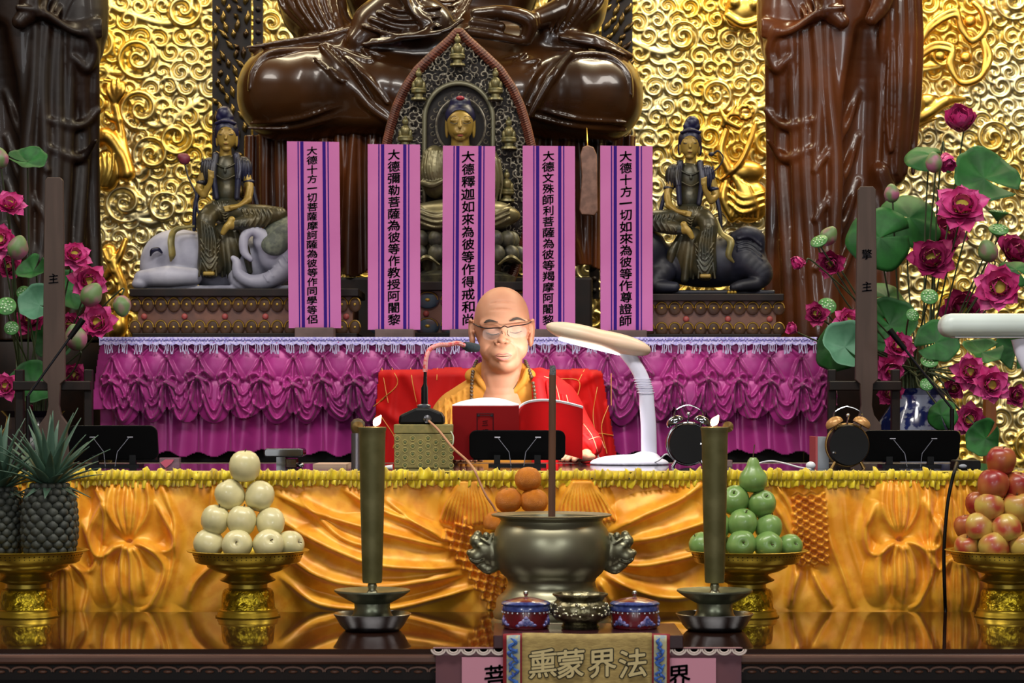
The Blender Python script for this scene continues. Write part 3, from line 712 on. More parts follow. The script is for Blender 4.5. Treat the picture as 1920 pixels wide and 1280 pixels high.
b = MB(); b.tube(spl([P(1335, 290, d7), P(1347, 283, d7), P(1356, 296, d7), P(1348, 312, d7-.01), P(1335, 324, d7-.02)], 6), [.005, .003, .0025, .0025, .002], 6); b.ell(P(1334, 289, d7), (.010, .008, .007))
obj('curved_scepter', b, M_robed, t)
# ---- white elephant
M_ele = mat('elephant_white', '#a9a9b6', .5, c2='#8c8c9c', ns=8, bump=.2, bs=40, bd=.004)
def ele(s):
    s.ell((330, 20, 480), (66, 48, 52), 12); s.ell((420, 30, 485), (110, 46, 52), 20); s.ell((290, 15, 500), (30, 34, 40), 10)
    s.path([(272, -30, 524), (320, -36, 520), (368, -30, 520)], [16, 20, 16], 8); s.ell((268, -34, 534), (15, 15, 11), 4)
    s.path([(440, 0, 500), (450, -22, 530), (480, -26, 534)], [22, 14, 12], 8)
    s.ell((520, 0, 470), (42, 36, 44), 12); s.ell((498, -18, 452), (22, 20, 22), 8); s.ell((545, -4, 450), (30, 28, 30), 10)
    s.path([(540, -18, 470), (538, -26, 505), (510, -34, 526), (476, -36, 530), (452, -36, 516), (448, -36, 494), (442, -38, 486)], [24, 19, 16, 13, 11, 8, 5], 5)
    s.path([(500, -26, 448), (478, -34, 434), (462, -34, 448), (462, -34, 474), (474, -34, 488)], [13, 10, 9, 8, 5], 4)
    for k in range(5): s.rib([(500+k*9, 518-k*9), (508+k*9, 530-k*9)], 1.8, .6, 1)
    s.box((430, 20, 540), (160, 50, 4), 2, 2)
s = SDF((240, -62, 420), (600, 84, 545), 1.9); ele(s)
t = thing('white_elephant_statue', 'white kneeling elephant statue with curled trunk carrying the left bodhisattva', 'elephant statue', (X_(420, d7), d7, zL))
obj('elephant_body', s.geo(d7), M_ele, t)
s = SDF((470, -60, 405), (600, 60, 490), 2); s.ell((545, -8, 440), (54, 42, 34), 6); s.ell((520, -40, 462), (26, 12, 20), 6)
obj('saddle_cloth', s.geo(d7), mat('saddle_grey', '#4c5248', .6, c2='#6a705e', ns=50, ramp=(.45, .6)), t)
b = MB(); b.ell(P(503, 466, d7-.055), (.004, .003, .005)); obj('eye', b, M_brow, t)
b = MB(); b.tube(spl([P(304, 474, d7-.05), P(296, 467, d7-.062), P(286, 470, d7-.062), P(282, 480, d7-.055)], 5), [.003, .007, .008, .002], 8); obj('tail_tuft', b, M_hair, t)
b = MB(); b.tube(spl([P(365, 424, d7-.03), P(330, 430, d7-.05), P(321, 450, d7-.075), P(323, 478, d7-.08), P(320, 490, d7-.07)], 6), [.004, .009, .013, .013, .003], 8, flat=.5); obj('trailing_sash', b, mat('sash_gold', '#8a7c42', .4, .3, c2='#6a6236', ns=30), t)
# ---- dark lion
M_lion = mat('lion_navy', '#1c1e2c', .5, c2='#14151f', ns=12)
def lion(s):
    s.ell((1330, 20, 490), (110, 46, 48), 18); s.ell((1392, 10, 482), (44, 42, 50), 12); s.path([(1400, -10, 490), (1425, -20, 515), (1412, -24, 536)], [32, 22, 12], 8)
    s.path([(1412, -30, 534), (1384, -44, 538), (1370, -46, 541)], [13, 11, 7], 5); s.path([(1240, -10, 510), (1225, -30, 536), (1262, -38, 540)], [26, 15, 10], 6)
    s.path([(1378, -16, 446), (1398, -26, 438), (1420, -22, 448), (1426, -14, 482)], [12, 13, 12, 6], 4)
    s.ell((1205, 0, 470), (46, 44, 46), 12)
    for k in range(4): s.rib([(1380, 450+k*7), (1402, 446+k*8), (1424, 462+k*9)], 2.2, .8, 1)
    s.box((1320, 20, 549), (130, 50, 4), 2, 2)
s = SDF((1165, -62, 416), (1450, 76, 555), 1.9); lion(s)
t = thing('dark_lion_statue', 'dark navy crouching lion statue carrying the right bodhisattva', 'lion statue', (X_(1320, d7), d7, zR))
obj('lion_body', s.geo(d7), M_lion, t)
b = MB()
for k in range(3): b.ell(P(1366+k*6, 548, d7-.085), (.006, .008, .006))
obj('gold_claws', b, M_dot, t)
b = MB(); b.tube(spl([P(1342, 410, d7-.03), P(1352, 436, d7-.06), P(1370, 452, d7-.085), P(1366, 478, d7-.09), P(1376, 492, d7-.08)], 6), [.006, .009, .012, .010, .003], 8, flat=.5); obj('trailing_sash', b, MATS['sash_gold'], t)
# ================================================================ middle Buddha with pointed openwork halo
dm = 7.45
t = thing('middle_buddha_statue', 'small painted Buddha with gold face before a pointed openwork halo', 'statue', (X_(862, dm), dm, zM))
hf = HF(700, 1020, 55, 528, 1.35); rs = np.random.RandomState(11); swirl_hf = hf
def swirl2(cx, cy, R, a, dr, ph, turns=1.3):
    sl = hf.win(cx-R, cx+R, cy-R, cy+R); x = hf.X[sl]-cx; y = hf.Y[sl]-cy; r = np.hypot(x, y); th = np.arctan2(y, x)*dr; q = np.clip(r/R, 0, 1)
    hf.H[sl] = np.maximum(hf.H[sl], a*(0.5+0.5*np.cos(2*PI*turns*q-th+ph))**1.5*np.clip((1-q)*5, 0, 1))
yy = 66
while yy < 528:
    xx = 704
    while xx < 1020:
        swirl2(xx+rs.uniform(-4, 4), yy+rs.uniform(-3, 3), rs.uniform(8, 13), rs.uniform(5, 9), rs.choice([-1, 1]), rs.uniform(0, 6.28)); xx += 14.5
    yy += 13
def halo_w(y):      # half width of the pointed halo at row y
    return np.interp(y, [60, 75, 100, 130, 165, 200, 240, 275, 330, 400, 470, 528], [2, 16, 44, 76, 100, 116, 128, 136, 140, 136, 118, 96])
ax_ = np.abs(hf.X-860); inner = (ax_ < 64*np.sqrt(np.clip(1-((hf.Y-222)/66.0)**2, 0, 1))) & (hf.Y < 222) | ((ax_ < 64) & (hf.Y >= 222))
mk = (ax_ < halo_w(hf.Y)) & ~inner & (hf.H > 2.3)
V_, Q_ = hf.geo(dm+.06, mk)
obj('openwork_halo', (V_, Q_), mat('halo_carving', '#8a8474', .42, .4, c2='#5c564a', ns=60), t)
b = MB(); ys = np.linspace(528, 60, 60); rim = [(860-halo_w(y), y) for y in ys]+[(860+halo_w(y), y) for y in ys[::-1]]
b.tube([P(x, y, dm+.055) for x, y in rim], .0165, 8)
for i in range(0, len(rim)-1):
    for f_ in (0, .5):
        x = rim[i][0]*(1-f_)+rim[i+1][0]*f_; y = rim[i][1]*(1-f_)+rim[i+1][1]*f_; sgn = 1 if x < 860 else -1
        b.tube([P(x-8*1, y-4*sgn, dm+.045), P(x, y, dm+.036), P(x+8*1, y+4*sgn, dm+.045)], [.001, .0035, .001], 5)
obj('rope_border', b, mat('halo_red_brown', '#4c2418', .5, c2='#6a3420', ns=30), t)
b = MB(); arch = [(796, 420), (796, 222)]+[(860-64*math.cos(a), 222-66*math.sin(a)) for a in np.linspace(0, PI, 24)]+[(924, 222), (924, 420)]
b.tube([P(x, y, dm+.05) for x, y in arch], .0085, 8); obj('inner_arch', b, mat('arch_bronze', '#6d6a54', .4, .4), t)
b = MB(); b.prism([(X_(x, dm), Z_(y, dm)) for x, y in [(740, 515)]+[(860-halo_w(y)+6, y) for y in np.linspace(500, 80, 16)]+[(860+halo_w(y)-6, y) for y in np.linspace(80, 500, 16)]+[(980, 515)]], dm+.075, dm+.095)
obj('halo_backing', b, M_dark, t, smooth=False)
b = MB(); b.tube([P(864+46*math.cos(a), 236+52*math.sin(a), dm+.035) for a in np.linspace(0, 2*PI, 33)], .004, 6)
for a in np.linspace(0, 2*PI, 25)[:-1]: b.tube([P(864+54*math.cos(a)+4*math.cos(q), 236+58*math.sin(a)+4*math.sin(q), dm+.04) for q in np.linspace(0, 5, 8)], .0018, 4)
obj('head_ring', b, MATS['halo_carving'], t)
M_tiny = mat('tiny_bronze', '#7c7248', .35, .4, c2='#5f5c3c', ns=60)
for (cx, cy) in ((858, 96), (785, 160), (929, 160), (760, 250), (954, 252), (950, 350), (770, 350)):
    b = MB(); kk = dm/F
    for (dx, dy, rx, ry) in ((0, -22, 6, 7), (0, -30, 3, 3), (0, -5, 9.5, 11), (-9, 0, 4, 8), (9, 0, 4, 8), (0, 8, 15, 5)): b.ell(P(cx+dx, cy+dy, dm+.03), (rx*kk, rx*kk*.8, ry*kk))
    b.lathe([(0, -28*kk), (15*kk, -28*kk), (14*kk, -24*kk), (8*kk, -22*kk), (8*kk, -17*kk), (14*kk, -14*kk), (14*kk, -10*kk), (0, -10*kk)], P(cx, cy, dm+.03), 16, mod=lambda a, i: 1+.08*abs(math.sin(a*6)))
    obj('seated_figure', b, M_tiny, t)
s = SDF((830, -50, 175), (896, 50, 282), 1.15)
s.ell((863, -6, 232), (25, 26, 28), 3); s.ell((863, -10, 246), (21, 21, 19), 5); s.cap((863, 2, 250), (863, 4, 278), 16, 18, 4)
s.cap((863, -30, 226), (863, -38, 242), 2, 4, 2); s.ell((863, -31, 253), (6.5, 4, 2.6), 1); s.ell((852, -28, 229), (8, 4, 3.6), 1.5); s.ell((875, -28, 229), (8, 4, 3.6), 1.5); s.ell((863, -22, 262), (9, 8, 6), 4)
s.ell((838, 2, 238), (4, 7, 21), 2); s.ell((888, 2, 238), (4, 7, 21), 2); s.ell((863, -27, 250), (12, 6, 8), 4)
obj('head', s.geo(dm), M_face, t)
s = SDF((826, -44, 170), (902, 46, 250), 1.3); s.ell((863, 4, 218), (29, 30, 28), 3); s.ell((863, 2, 192), (20, 20, 13), 6); s.ell((863, -22, 236), (23.5, 24, 27), 0, op='cut'); s.cutplane(2, 238, 1)
obj('hair', s.geo(dm), M_hair, t)
b = MB(); b.ell(P(863, 184, dm-.03), (.014, .012, .008)); obj('hair_jewel', b, mat('jewel_red', '#8a2030', .4), t)
b = MB()
for c in (852, 875): b.tube([P(c-8, 229.5, dm-.054), P(c, 232.5, dm-.060), P(c+8, 229.5, dm-.053)], .0013, 5); b.tube([P(c-9, 221, dm-.050), P(c, 217, dm-.053), P(c+9, 220.5, dm-.048)], .0009, 5)
obj('painted_eyes', b, M_brow, t)
b = MB(); b.ell(P(863, 254, dm-.062), (.010, .004, .0035)); obj('painted_lips', b, M_lip, t)
s = SDF((775, -80, 262), (988, 60, 450), 2.0)
s.ell((863, 10, 320), (60, 34, 52), 10); s.ell((815, 0, 322), (28, 28, 50), 8); s.ell((915, 0, 330), (26, 28, 56), 8); s.ell((868, -12, 405), (108, 48, 32), 10); s.path([(795, -20, 410), (860, -50, 418), (935, -20, 406)], [24, 22, 24], 8)
for k in range(8): s.rib([(796+k*5, 284), (792+k*5, 320), (796+k*6, 345)], 2.2, .8, 1.5)
for k in range(4): s.rib([(780, 390+k*9), (820, 404+k*9), (860, 396+k*9)], 2.5, 1, 1.5); s.rib([(955, 386+k*9), (915, 402+k*9), (870, 396+k*9)], 2.5, 1, 1.5)
s.path([(793, -18, 345), (812, -30, 350), (838, -30, 338)], [6, 6, 4], 3)
for k in range(4): s.rib([(925+k*6, 300), (930+k*6, 340), (925+k*6, 375)], 2, .8, 1.5)
obj('robed_body', s.geo(dm), mat('pale_bronze_robe', '#6e6748', .34, .45, c2='#55503a', ns=12, ramp=(.4, .62)), t)
b = MB()
for row, (yy, rr, n) in enumerate(((450, .165, 15), (478, .19, 17))):
    for k in range(n):
        a = 2*PI*k/n+row*.2; b.ell(P(866, yy, dm)+Vector((rr*math.cos(a), rr*.5*math.sin(a), 0)), (.028, .022, .030), nu=10, nv=8)
b.lathe([(.0, 0), (.17, 0), (.18, .03), (.13, .05), (.14, Z_(436, dm)-zM), (0, Z_(436, dm)-zM)], (X_(866, dm), dm, zM), 32, mod=lambda a, i: 1-.35*abs(math.sin(a))*0.8)
obj('lotus_seat', b, mat('lotus_seat_paint', '#3a3a34', .45, c2='#5c5a44', ns=30), t)
for x in (800, 958):
    b = MB(); b.tube(spl([P(x-24, 496, dm-.10), P(x, 482, dm-.11), P(x+24, 496, dm-.10)], 6), [.003, .010, .003], 6); obj('curled_leaf', b, M_tiny, t)
# ================================================================ purple paper tablets with brush writing
M_pap = mat('purple_paper', '#b4629a', .8, c2='#b9689f', ns=5); M_ink = mat('brush_ink', '#120a18', .6); M_line = mat('violet_ink_line', '#2c0a6c', .8, spec=.2)
M_foot = mat('tablet_foot_wood', '#5c4840', .6, c2='#4a3830', ns=12)
TXT = [(588.5, 265, 615, '大德十方一切菩薩摩訶薩為彼等作同學等侶', 'first purple paper tablet from the left, brush written, beside the white elephant', -3, .020),
       (738.5, 270, 618, '大德彌勒菩薩為彼等作教授阿闍黎', 'second purple paper tablet from the left, standing left of the middle statue', 0, .023),
       (878.5, 273, 618, '大德釋迦如來為彼等作得戒和尚', 'middle purple paper tablet directly behind and above the bald head', -1, .025),
       (1029, 273, 618, '大德文殊師利菩薩為彼等羯摩阿闍黎', 'fourth purple paper tablet from the left, standing right of the middle statue', -1, .022),
       (1174.5, 273, 620, '大德十方一切如來為彼等作尊證師', 'fifth purple paper tablet at the right end beside the lion rider statue', -1, .024)]
dt = 7.0; kt = dt/F
for i, (cx, y0, y1, tx, lab, sk, sz) in enumerate(TXT):
    t = thing('paper_tablet', lab, 'tablet', (X_(cx, dt), dt, ZT), 'purple calligraphy tablets')
    dx = 1.5 if i == 0 else (-1.0 if i == 2 else 0)
    b = MB(); pts = [(X_(cx-49-dx, dt), Z_(y0, dt)), (X_(cx+49-dx, dt), Z_(y0+1, dt)), (X_(cx+49.5+dx, dt), Z_(y1, dt)), (X_(cx-48.5+dx, dt), Z_(y1, dt))]
    b.prism(pts[::-1], dt-.002, dt+.004); obj('paper_board', b, M_pap, t, smooth=False)
    b = MB()
    for off, wd in ((-21, 6.0), (-28, 2.2), (20.5, 6.0), (28, 2.2)):
        x0 = cx+off-dx; x1 = cx+off+dx
        b.prism([(X_(x0-wd/2, dt), Z_(y0+.5, dt)), (X_(x1-wd/2, dt), Z_(y1-.5, dt)), (X_(x1+wd/2, dt), Z_(y1-.5, dt)), (X_(x0+wd/2, dt), Z_(y0+.5, dt))], dt-.0026, dt-.0021)
    obj('ruled_lines', b, M_line, t, smooth=False)
    b = MB(); column_text(b, tx, X_(cx+sk, dt), dt-.0032, Z_(y0+9, dt), Z_(y1-8, dt), sz*1.72, .001, .02)
    obj('lettering', b, M_ink, t, smooth=False)
    b = MB(); b.box(X_(cx-35, dt), X_(cx+38, dt), dt-.02, dt+.06, ZT, Z_(y1-1, dt)); b.box(X_(cx-20, dt), X_(cx+20, dt), dt+.006, dt+.02, ZT, Z_(y0+60, dt)); obj('wooden_foot', b, M_foot, t, bevel=.003, smooth=False)
# ================================================================ rear altar with magenta skirt
da = 6.75
t = thing('rear_altar_table', 'long dark carved altar table under the magenta skirt', 'altar table', (X_(860, da), 7.1, .30))
b = MB(); b.box(X_(190, da), X_(1528, da), da+.02, 7.66, ZT-.05, ZT-.003); obj('table_top', b, M_dark, t, smooth=False)
b = MB(); b.box(X_(230, da), X_(1490, da), da+.12, 7.6, .9, ZT-.05); obj('apron_panel', b, M_dark, t, smooth=False)
for px, y in ((250, 6.95), (1470, 6.95), (250, 7.58), (1470, 7.58)):
    b = MB(); b.box(X_(px, 7)-.05, X_(px, 7)+.05, y-.05, y+.05, .30, ZT-.05); obj('leg', b, M_dark, t, smooth=False, bevel=.006)
M_mag = mat('magenta_satin', '#ae2a86', .38, .12, c2='#8f2070', ns=3, sheen=.25, bump=.12, bs=120, bd=.002)
t = thing('altar_skirt', 'magenta satin altar skirt with gathered bows and white fringe', 'altar cloth', (X_(860, da), da, ZT))
hf = HF(168, 1582, 690, 868, 2.0)
nodes = [213, 264, 315, 373, 433, 491, 551, 606, 665, 724, 784, 842, 900, 962, 1023, 1078, 1138, 1199, 1263, 1324, 1381, 1440, 1500, 1552]
for i in range(len(nodes)-1):
    a_, b_ = nodes[i], nodes[i+1]; m_ = (a_+b_)/2; r = random.Random(i)
    hf.ridge([(m_, 690), (m_+r.uniform(-3, 3), 770), (m_+(m_-870)*.02+r.uniform(-5, 5), 868)], 13, 13, 'max', w2=19, a2=17)
    hf.ridge([(a_, 690), (a_+4, 868)], 5, 4, 'add', asym=.5)
ph = np.interp(hf.X, nodes, np.arange(len(nodes)))
hem = 846+9*np.sin(ph*PI)**2+3*np.sin(hf.X*.021)+np.clip((300-hf.X)/60, 0, 2)*-3
mk = (hf.Y < hem) & (hf.X > 186) & (hf.X < 1565)
obj('lower_pleats', hf.geo(da+.035, mk), M_mag, t, solid=.003)
hf = HF(166, 1584, 640, 822, 1.5); S_ = hf.ridge; KN = [(x, 713+random.Random(40+i).uniform(-8, 7)) for i, x in enumerate(nodes)]
hf.H += 6*np.clip((hf.Y-660)/60, 0, 1)
for i in range(len(KN)-1):           # swags hanging from knot to knot
    (ax, ay), (bx, by) = KN[i], KN[i+1]; m_ = (ax+bx)/2; h_ = (bx-ax)/2; r = random.Random(i*3+1); j = lambda q: r.uniform(-q, q)
    hf.bump(m_, 752, h_*1.1, 46, 10, 'add', .8); hf.bump(m_, 682, h_*.95, 32, 9, 'add', .8)
    sh = j(6)
    S_([(ax+3, ay+4), (ax+h_*.45, ay+52+j(5)), (m_+sh, 786+j(5)), (bx-h_*.45, by+52+j(5)), (bx-3, by+4)], 3.6, 12, 'add', asym=.4, tp=.12)
    S_([(ax+4, ay), (ax+h_*.5, ay+32), (m_+sh*.7, 766+j(6)), (bx-h_*.5, by+32), (bx-4, by)], 3.2, 10, 'add', asym=.4, tp=.12)
    if r.random() < .7: S_([(ax+6, ay-4), (m_-4, 745+j(6)), (bx-6, by-4)], 3.0, 8, 'add', asym=.4, tp=.2)
    if r.random() < .5: S_([(ax+5, ay+8), (ax+h_*.7, ay+50), (m_+8+j(8), 776)], 2.6, 8, 'add', asym=.5, tp=.15)
    S_([(m_, 642), (m_-h_*.5, 655), (ax, 668)], 2.2, 8, 'add', asym=.5); S_([(m_, 642), (m_+h_*.5, 655), (bx, 668)], 2.2, 8, 'add', asym=2.0)
for i, (cx, ny) in enumerate(KN):    # tents and knotted bows
    r = random.Random(400+i); j = lambda q: r.uniform(-q, q); wl = (cx-nodes[i-1])/2 if i else 26; wr = (nodes[i+1]-cx)/2 if i < len(nodes)-1 else 26
    hf.bump(cx, 712, 19, 44, 8, 'add', 1)
    for sg, ww in ((-1, wl), (1, wr)):
        S_([(cx, 668), (cx+sg*ww*.35, 688+j(3)), (cx+sg*ww*(.78+j(.1)), ny-3+j(4))], 2.6, 10, 'add', w2=4, a2=12, asym=.5)
        S_([(cx, ny), (cx+sg*9, ny-11+j(3)), (cx+sg*(19+j(3)), ny-4), (cx+sg*15, ny+9), (cx+sg*2, ny+2)], 2.6, 9, 'add')
        S_([(cx, ny+2), (cx+sg*(9+j(3)), ny+18), (cx+sg*(13+j(4)), ny+44), (cx+sg*(4+j(3)), ny+58+j(6))], 3.0, 13, 'add', w2=2.6, a2=9, asym=.5)
        S_([(cx+sg*1, ny+2), (cx+sg*(18+j(4)), ny+14), (cx+sg*(22+j(4)), ny+36+j(5))], 2.4, 9, 'add', asym=.5)
    S_([(cx, 670), (cx+j(2), ny)], 2.8, 9, 'add', w2=2.0, asym=.5); S_([(cx, ny+3), (cx+j(3), ny+30), (cx+j(4), ny+56)], 2.2, 10, 'add', w2=3.2, a2=6, asym=.5)
    hf.bump(cx, ny, 5, 5, -9); hf.bump(cx, 668, 4, 4, -6)
wav = np.interp(hf.X, nodes, np.arange(len(nodes)))
hem = 768+24*np.abs(np.sin(wav*PI))**.7+5*np.sin(wav*2.4)+3*np.sin(wav*5.1)
edge = 187-14*np.clip((hf.Y-650)/120, 0, 1)**.7; edger = 1530+38*np.clip((hf.Y-640)/90, 0, 1)**.7
mk = (hf.Y < hem) & (hf.X > edge) & (hf.X < edger)
V_, Q_ = hf.geo(da, mk); obj('gathered_bows', (V_, Q_), M_mag, t, solid=.003)
M_lace = mat('lavender_lace', '#b9b2dc', .7, c2='#8f88c8', ns=160, ramp=(.45, .6))
b = MB(); xs = np.linspace(186, 1531, 500); A = np.zeros((2, len(xs), 3))
for j, x in enumerate(xs):
    A[0, j] = P(x, 632, da-.012); A[1, j] = P(x, 644+3.5*abs(math.sin(x*PI/15)), da-.026)
b.grid(A); b.box(X_(186, da), X_(1531, da), da-.012, da+.30, ZT-.003, ZT-.0005)
lace = obj('lace_band', b, M_lace, t, solid=.002, smooth=False)
b = MB()
for x in np.arange(189, 1530, 2.9): b.ell(P(x, 637+1.2*math.sin(x*.9), da-.022), .0026, nu=5, nv=4)
obj('lace_beading', b, mat('lace_violet', '#7a74b8', .7), lace)
r = random.Random(5); fringe = thing
for g in np.arange(196, 1528, 28.3):
    b = MB(); q = [P(g-1, 644.5, da-.024), P(g+16, 644.5, da-.024)]; b.tube(q, .0016, 5)
    for k in range(5):
        x = g+k*3.6; L = r.uniform(13, 19)
        b.tube([P(x, 644, da-.024), P(x+r.uniform(-1.5, 1.5), 645+L*.5, da-.030), P(x+r.uniform(-2.5, 2.5), 645+L, da-.028)], [.0011, .0011, .0022], 4)
    obj('fringe_tassel', b, mat('fringe_white', '#c3bfe2', .7), t)
# ================================================================ armchair under the red cloth
M_red = mat('red_cloth', '#c4100f', .65, c2='#b00c0e', ns=6, spec=.2, bump=.1, bs=150, bd=.002); M_stitch = mat('gold_stitching', '#d08a3a', .5)
dc = 6.42
t = thing('armchair', 'chair draped in a red cloth with gold stitched squares behind the seated person', 'chair', (X_(925, dc), dc+.1, .12))
hf = HF(676, 1180, 680, 1010, 2.2)
for pts, w_, a_ in (([(760, 700), (790, 760), (800, 850)], 12, 8), ([(735, 700), (728, 780), (716, 900)], 9, 9), ([(1070, 700), (1085, 780), (1070, 900)], 10, 10), ([(1110, 700), (1128, 790), (1135, 900)], 8, 12),
                    ([(1140, 760), (1150, 850), (1150, 900)], 6, 8), ([(1095, 760), (1108, 830), (1100, 900)], 6, 8), ([(850, 700), (840, 780), (850, 880)], 14, 6), ([(1120, 700), (1060, 740), (1030, 800)], 8, 6), ([(700, 760), (760, 800), (820, 860)], 10, 6)):
    hf.ridge(pts, w_, a_)
xl = np.interp(hf.Y, [680, 700, 780, 870, 1010], [712, 706, 700, 694, 686]); xr = np.interp(hf.Y, [680, 700, 780, 870, 1010], [1126, 1132, 1146, 1162, 1172])
top = 690+5*np.abs((hf.X-920)/215)**4+2*np.sin(hf.X*.05)
mk = (hf.X > xl) & (hf.X < xr) & (hf.Y > top)
cv = .10*(np.clip(np.abs(hf.X-925)/230, 0, 1))**4+.04*np.clip((706-hf.Y)/16, 0, 1)**2
cov = obj('cloth_cover', hf.geo(dc, mk, cv), M_red, t, solid=.004)
b = MB()
for pts in ([(716, 690), (726, 745), (728, 755)], [(770, 690), (774, 720), (783, 762)], [(820, 690), (819, 712)], [(700, 762), (722, 745)], [(716, 782), (740, 820), (737, 840)], [(1040, 709), (1085, 714), (1081, 750)], [(1085, 714), (1096, 692)], [(1141, 760), (1128, 800), (1138, 850)],
            [(1120, 725), (1112, 780), (1121, 830)], [(1146, 700), (1146, 760)], [(1100, 820), (1120, 812), (1150, 816)], [(735, 690), (745, 720), (712, 752)]):
    q = []
    for (x, y) in spl(pts, 6):
        j = min(int((y-680)/2.2), hf.H.shape[0]-1); i = min(int((x-676)/2.2), hf.H.shape[1]-1); q.append(P(x, y, dc+cv[j, i]-hf.H[j, i]*dc/F-.003))
    b = MB(); b.tube(q, .0014, 5); obj('gold_stitch_line', b, M_stitch, t)
b = MB(); b.box(X_(706, dc), X_(1134, dc), dc+.10, dc+.15, .60, Z_(700, dc)); obj('backrest', b, M_wood, t, bevel=.02)
b = MB(); b.box(X_(720, dc), X_(1120, dc), 6.02, dc+.10, .55, .62); obj('seat', b, M_wood, t, bevel=.02)
for x in (730, 1110):
    for y in (6.06, 6.52):
        b = MB(); b.box(X_(x, dc)-.025, X_(x, dc)+.025, y-.025, y+.025, .12, .60); obj('leg', b, M_wood, t, smooth=False)
# ================================================================ seated reader
dp = 6.06; kp = dp/F
M_skin = mat('skin', '#c99274', .5, c2='#bd8266', ns=9, sss=.15, spec=.35, bump=.08, bs=220, bd=.001)
M_lipm = mat('lips', '#b87468', .5); M_browh = mat('eyebrow_hair', '#3a2f2a', .8, c2='#4c3e36', ns=200)
s = SDF((800, -196, 532), (1148, 112, 1010), 1.55)
# skull and jaw
s.ell((941, 8, 606), (52.5, 68, 66), 6); s.ell((941, -6, 585), (46, 54, 45), 10); s.ell((944, -10, 650), (40, 50, 44), 12)
s.ell((946, -22, 680), (27, 34, 20), 12); s.ell((947, -42, 687), (13, 12, 9), 8)
s.ell((914, -28, 652), (15, 20, 22), 8); s.ell((976, -26, 650), (14, 20, 22), 8)          # cheeks
s.path([(906, -44, 609), (924, -52, 605), (944, -53, 609), (966, -52, 604), (984, -42, 605)], [6, 6, 5, 6, 6], 8)
s.ell((924, -60, 621), (14, 9, 8), 5, op='cut'); s.ell((967, -60, 618), (14, 9, 8), 5, op='cut')
s.ell((924, -41, 623), (13, 12, 9), 3); s.ell((967, -41, 620), (13, 12, 9), 3)             # lowered lids
s.path([(945, -50, 612), (943, -60, 626), (941, -68, 638)], [4, 4.5, 5.5], 4); s.ell((941, -70, 640), (8, 8.5, 6.5), 4)
s.ell((931, -59, 643), (5, 8, 4.8), 3); s.ell((951, -59, 642), (5, 8, 4.8), 3); s.ell((935, -66, 648.5), (3.2, 3.5, 1.8), 1, op='cut'); s.ell((948, -66, 648), (3.2, 3.5, 1.8), 1, op='cut')
s.ell((944, -52, 664), (21, 13, 12), 8); s.ell((944, -57, 673), (13, 10, 7), 5)
s.ell((946, -62, 681), (10, 6, 2.2), 3, op='cut'); s.path([(928, -62, 668.5), (944, -70, 669.5), (960, -62, 668)], [1.0, 2.0, 1.0], .8, op='cut')
s.rib([(925, 645), (915, 656), (914, 672)], [1.6, 2.2, 1.4], 1.2, 3, op='cut'); s.rib([(959, 643), (970, 655), (971, 671)], [1.6, 2.2, 1.4], 1.2, 3, op='cut')
s.rib([(911, 634), (924, 638), (936, 633)], [1, 1.6, 1], .4, 2, op='cut'); s.rib([(957, 631), (968, 635), (980, 629)], [1, 1.6, 1], .4, 2, op='cut')
s.rib([(920, 571), (944, 568), (968, 571)], [.8, 1.1, .8], 0, 3, op='cut'); s.rib([(918, 584), (944, 582), (972, 584)], [1, 1.5, 1], .2, 3, op='cut')
for sx, cx in ((-1, 885), (1, 996)):        # ears
    s.ell((cx, 6, 616), (5.5, 14, 17), 3, rot=(0, .12*sx, 0)); s.ell((cx-sx*1, 0, 638), (5, 10, 12), 4); s.ell((cx+sx*1.5, -9, 615), (4, 5, 9), 2, op='cut')
    s.path([(cx, -8, 602), (cx+sx*3, -4, 600), (cx+sx*4, 8, 606), (cx+sx*4, 10, 622), (cx+sx*1, 4, 642)], [2.6, 3, 3, 3, 3.4], 2); s.ell((cx-sx*3, -12, 622), (3, 3.4, 4), 2)
def pf(x, y):
    v = s.front(x, y); return v if v is not None else 0
FT = {}
for key, pts in (('brow_l', [(908, 607), (918, 603), (934, 606)]), ('brow_r', [(955, 604), (970, 599), (985, 603)]), ('up_lip', [(929, 667), (937, 664.5), (944, 665.8), (951, 664.3), (959, 666.5)]), ('lo_lip', [(930, 670), (937, 673.5), (944, 675), (951, 673.5), (958, 669.5)]), ('mouth', [(928, 668), (944, 669.6), (960, 667.6)]), ('lash_l', [(912, 625), (924, 629), (936, 627)]), ('lash_r', [(956, 624), (967, 626), (979, 622)])):
    FT[key] = [(x, pf(x, y)-(1.6 if 'brow' in key else .5), y) for x, y in spl(pts, 6)]
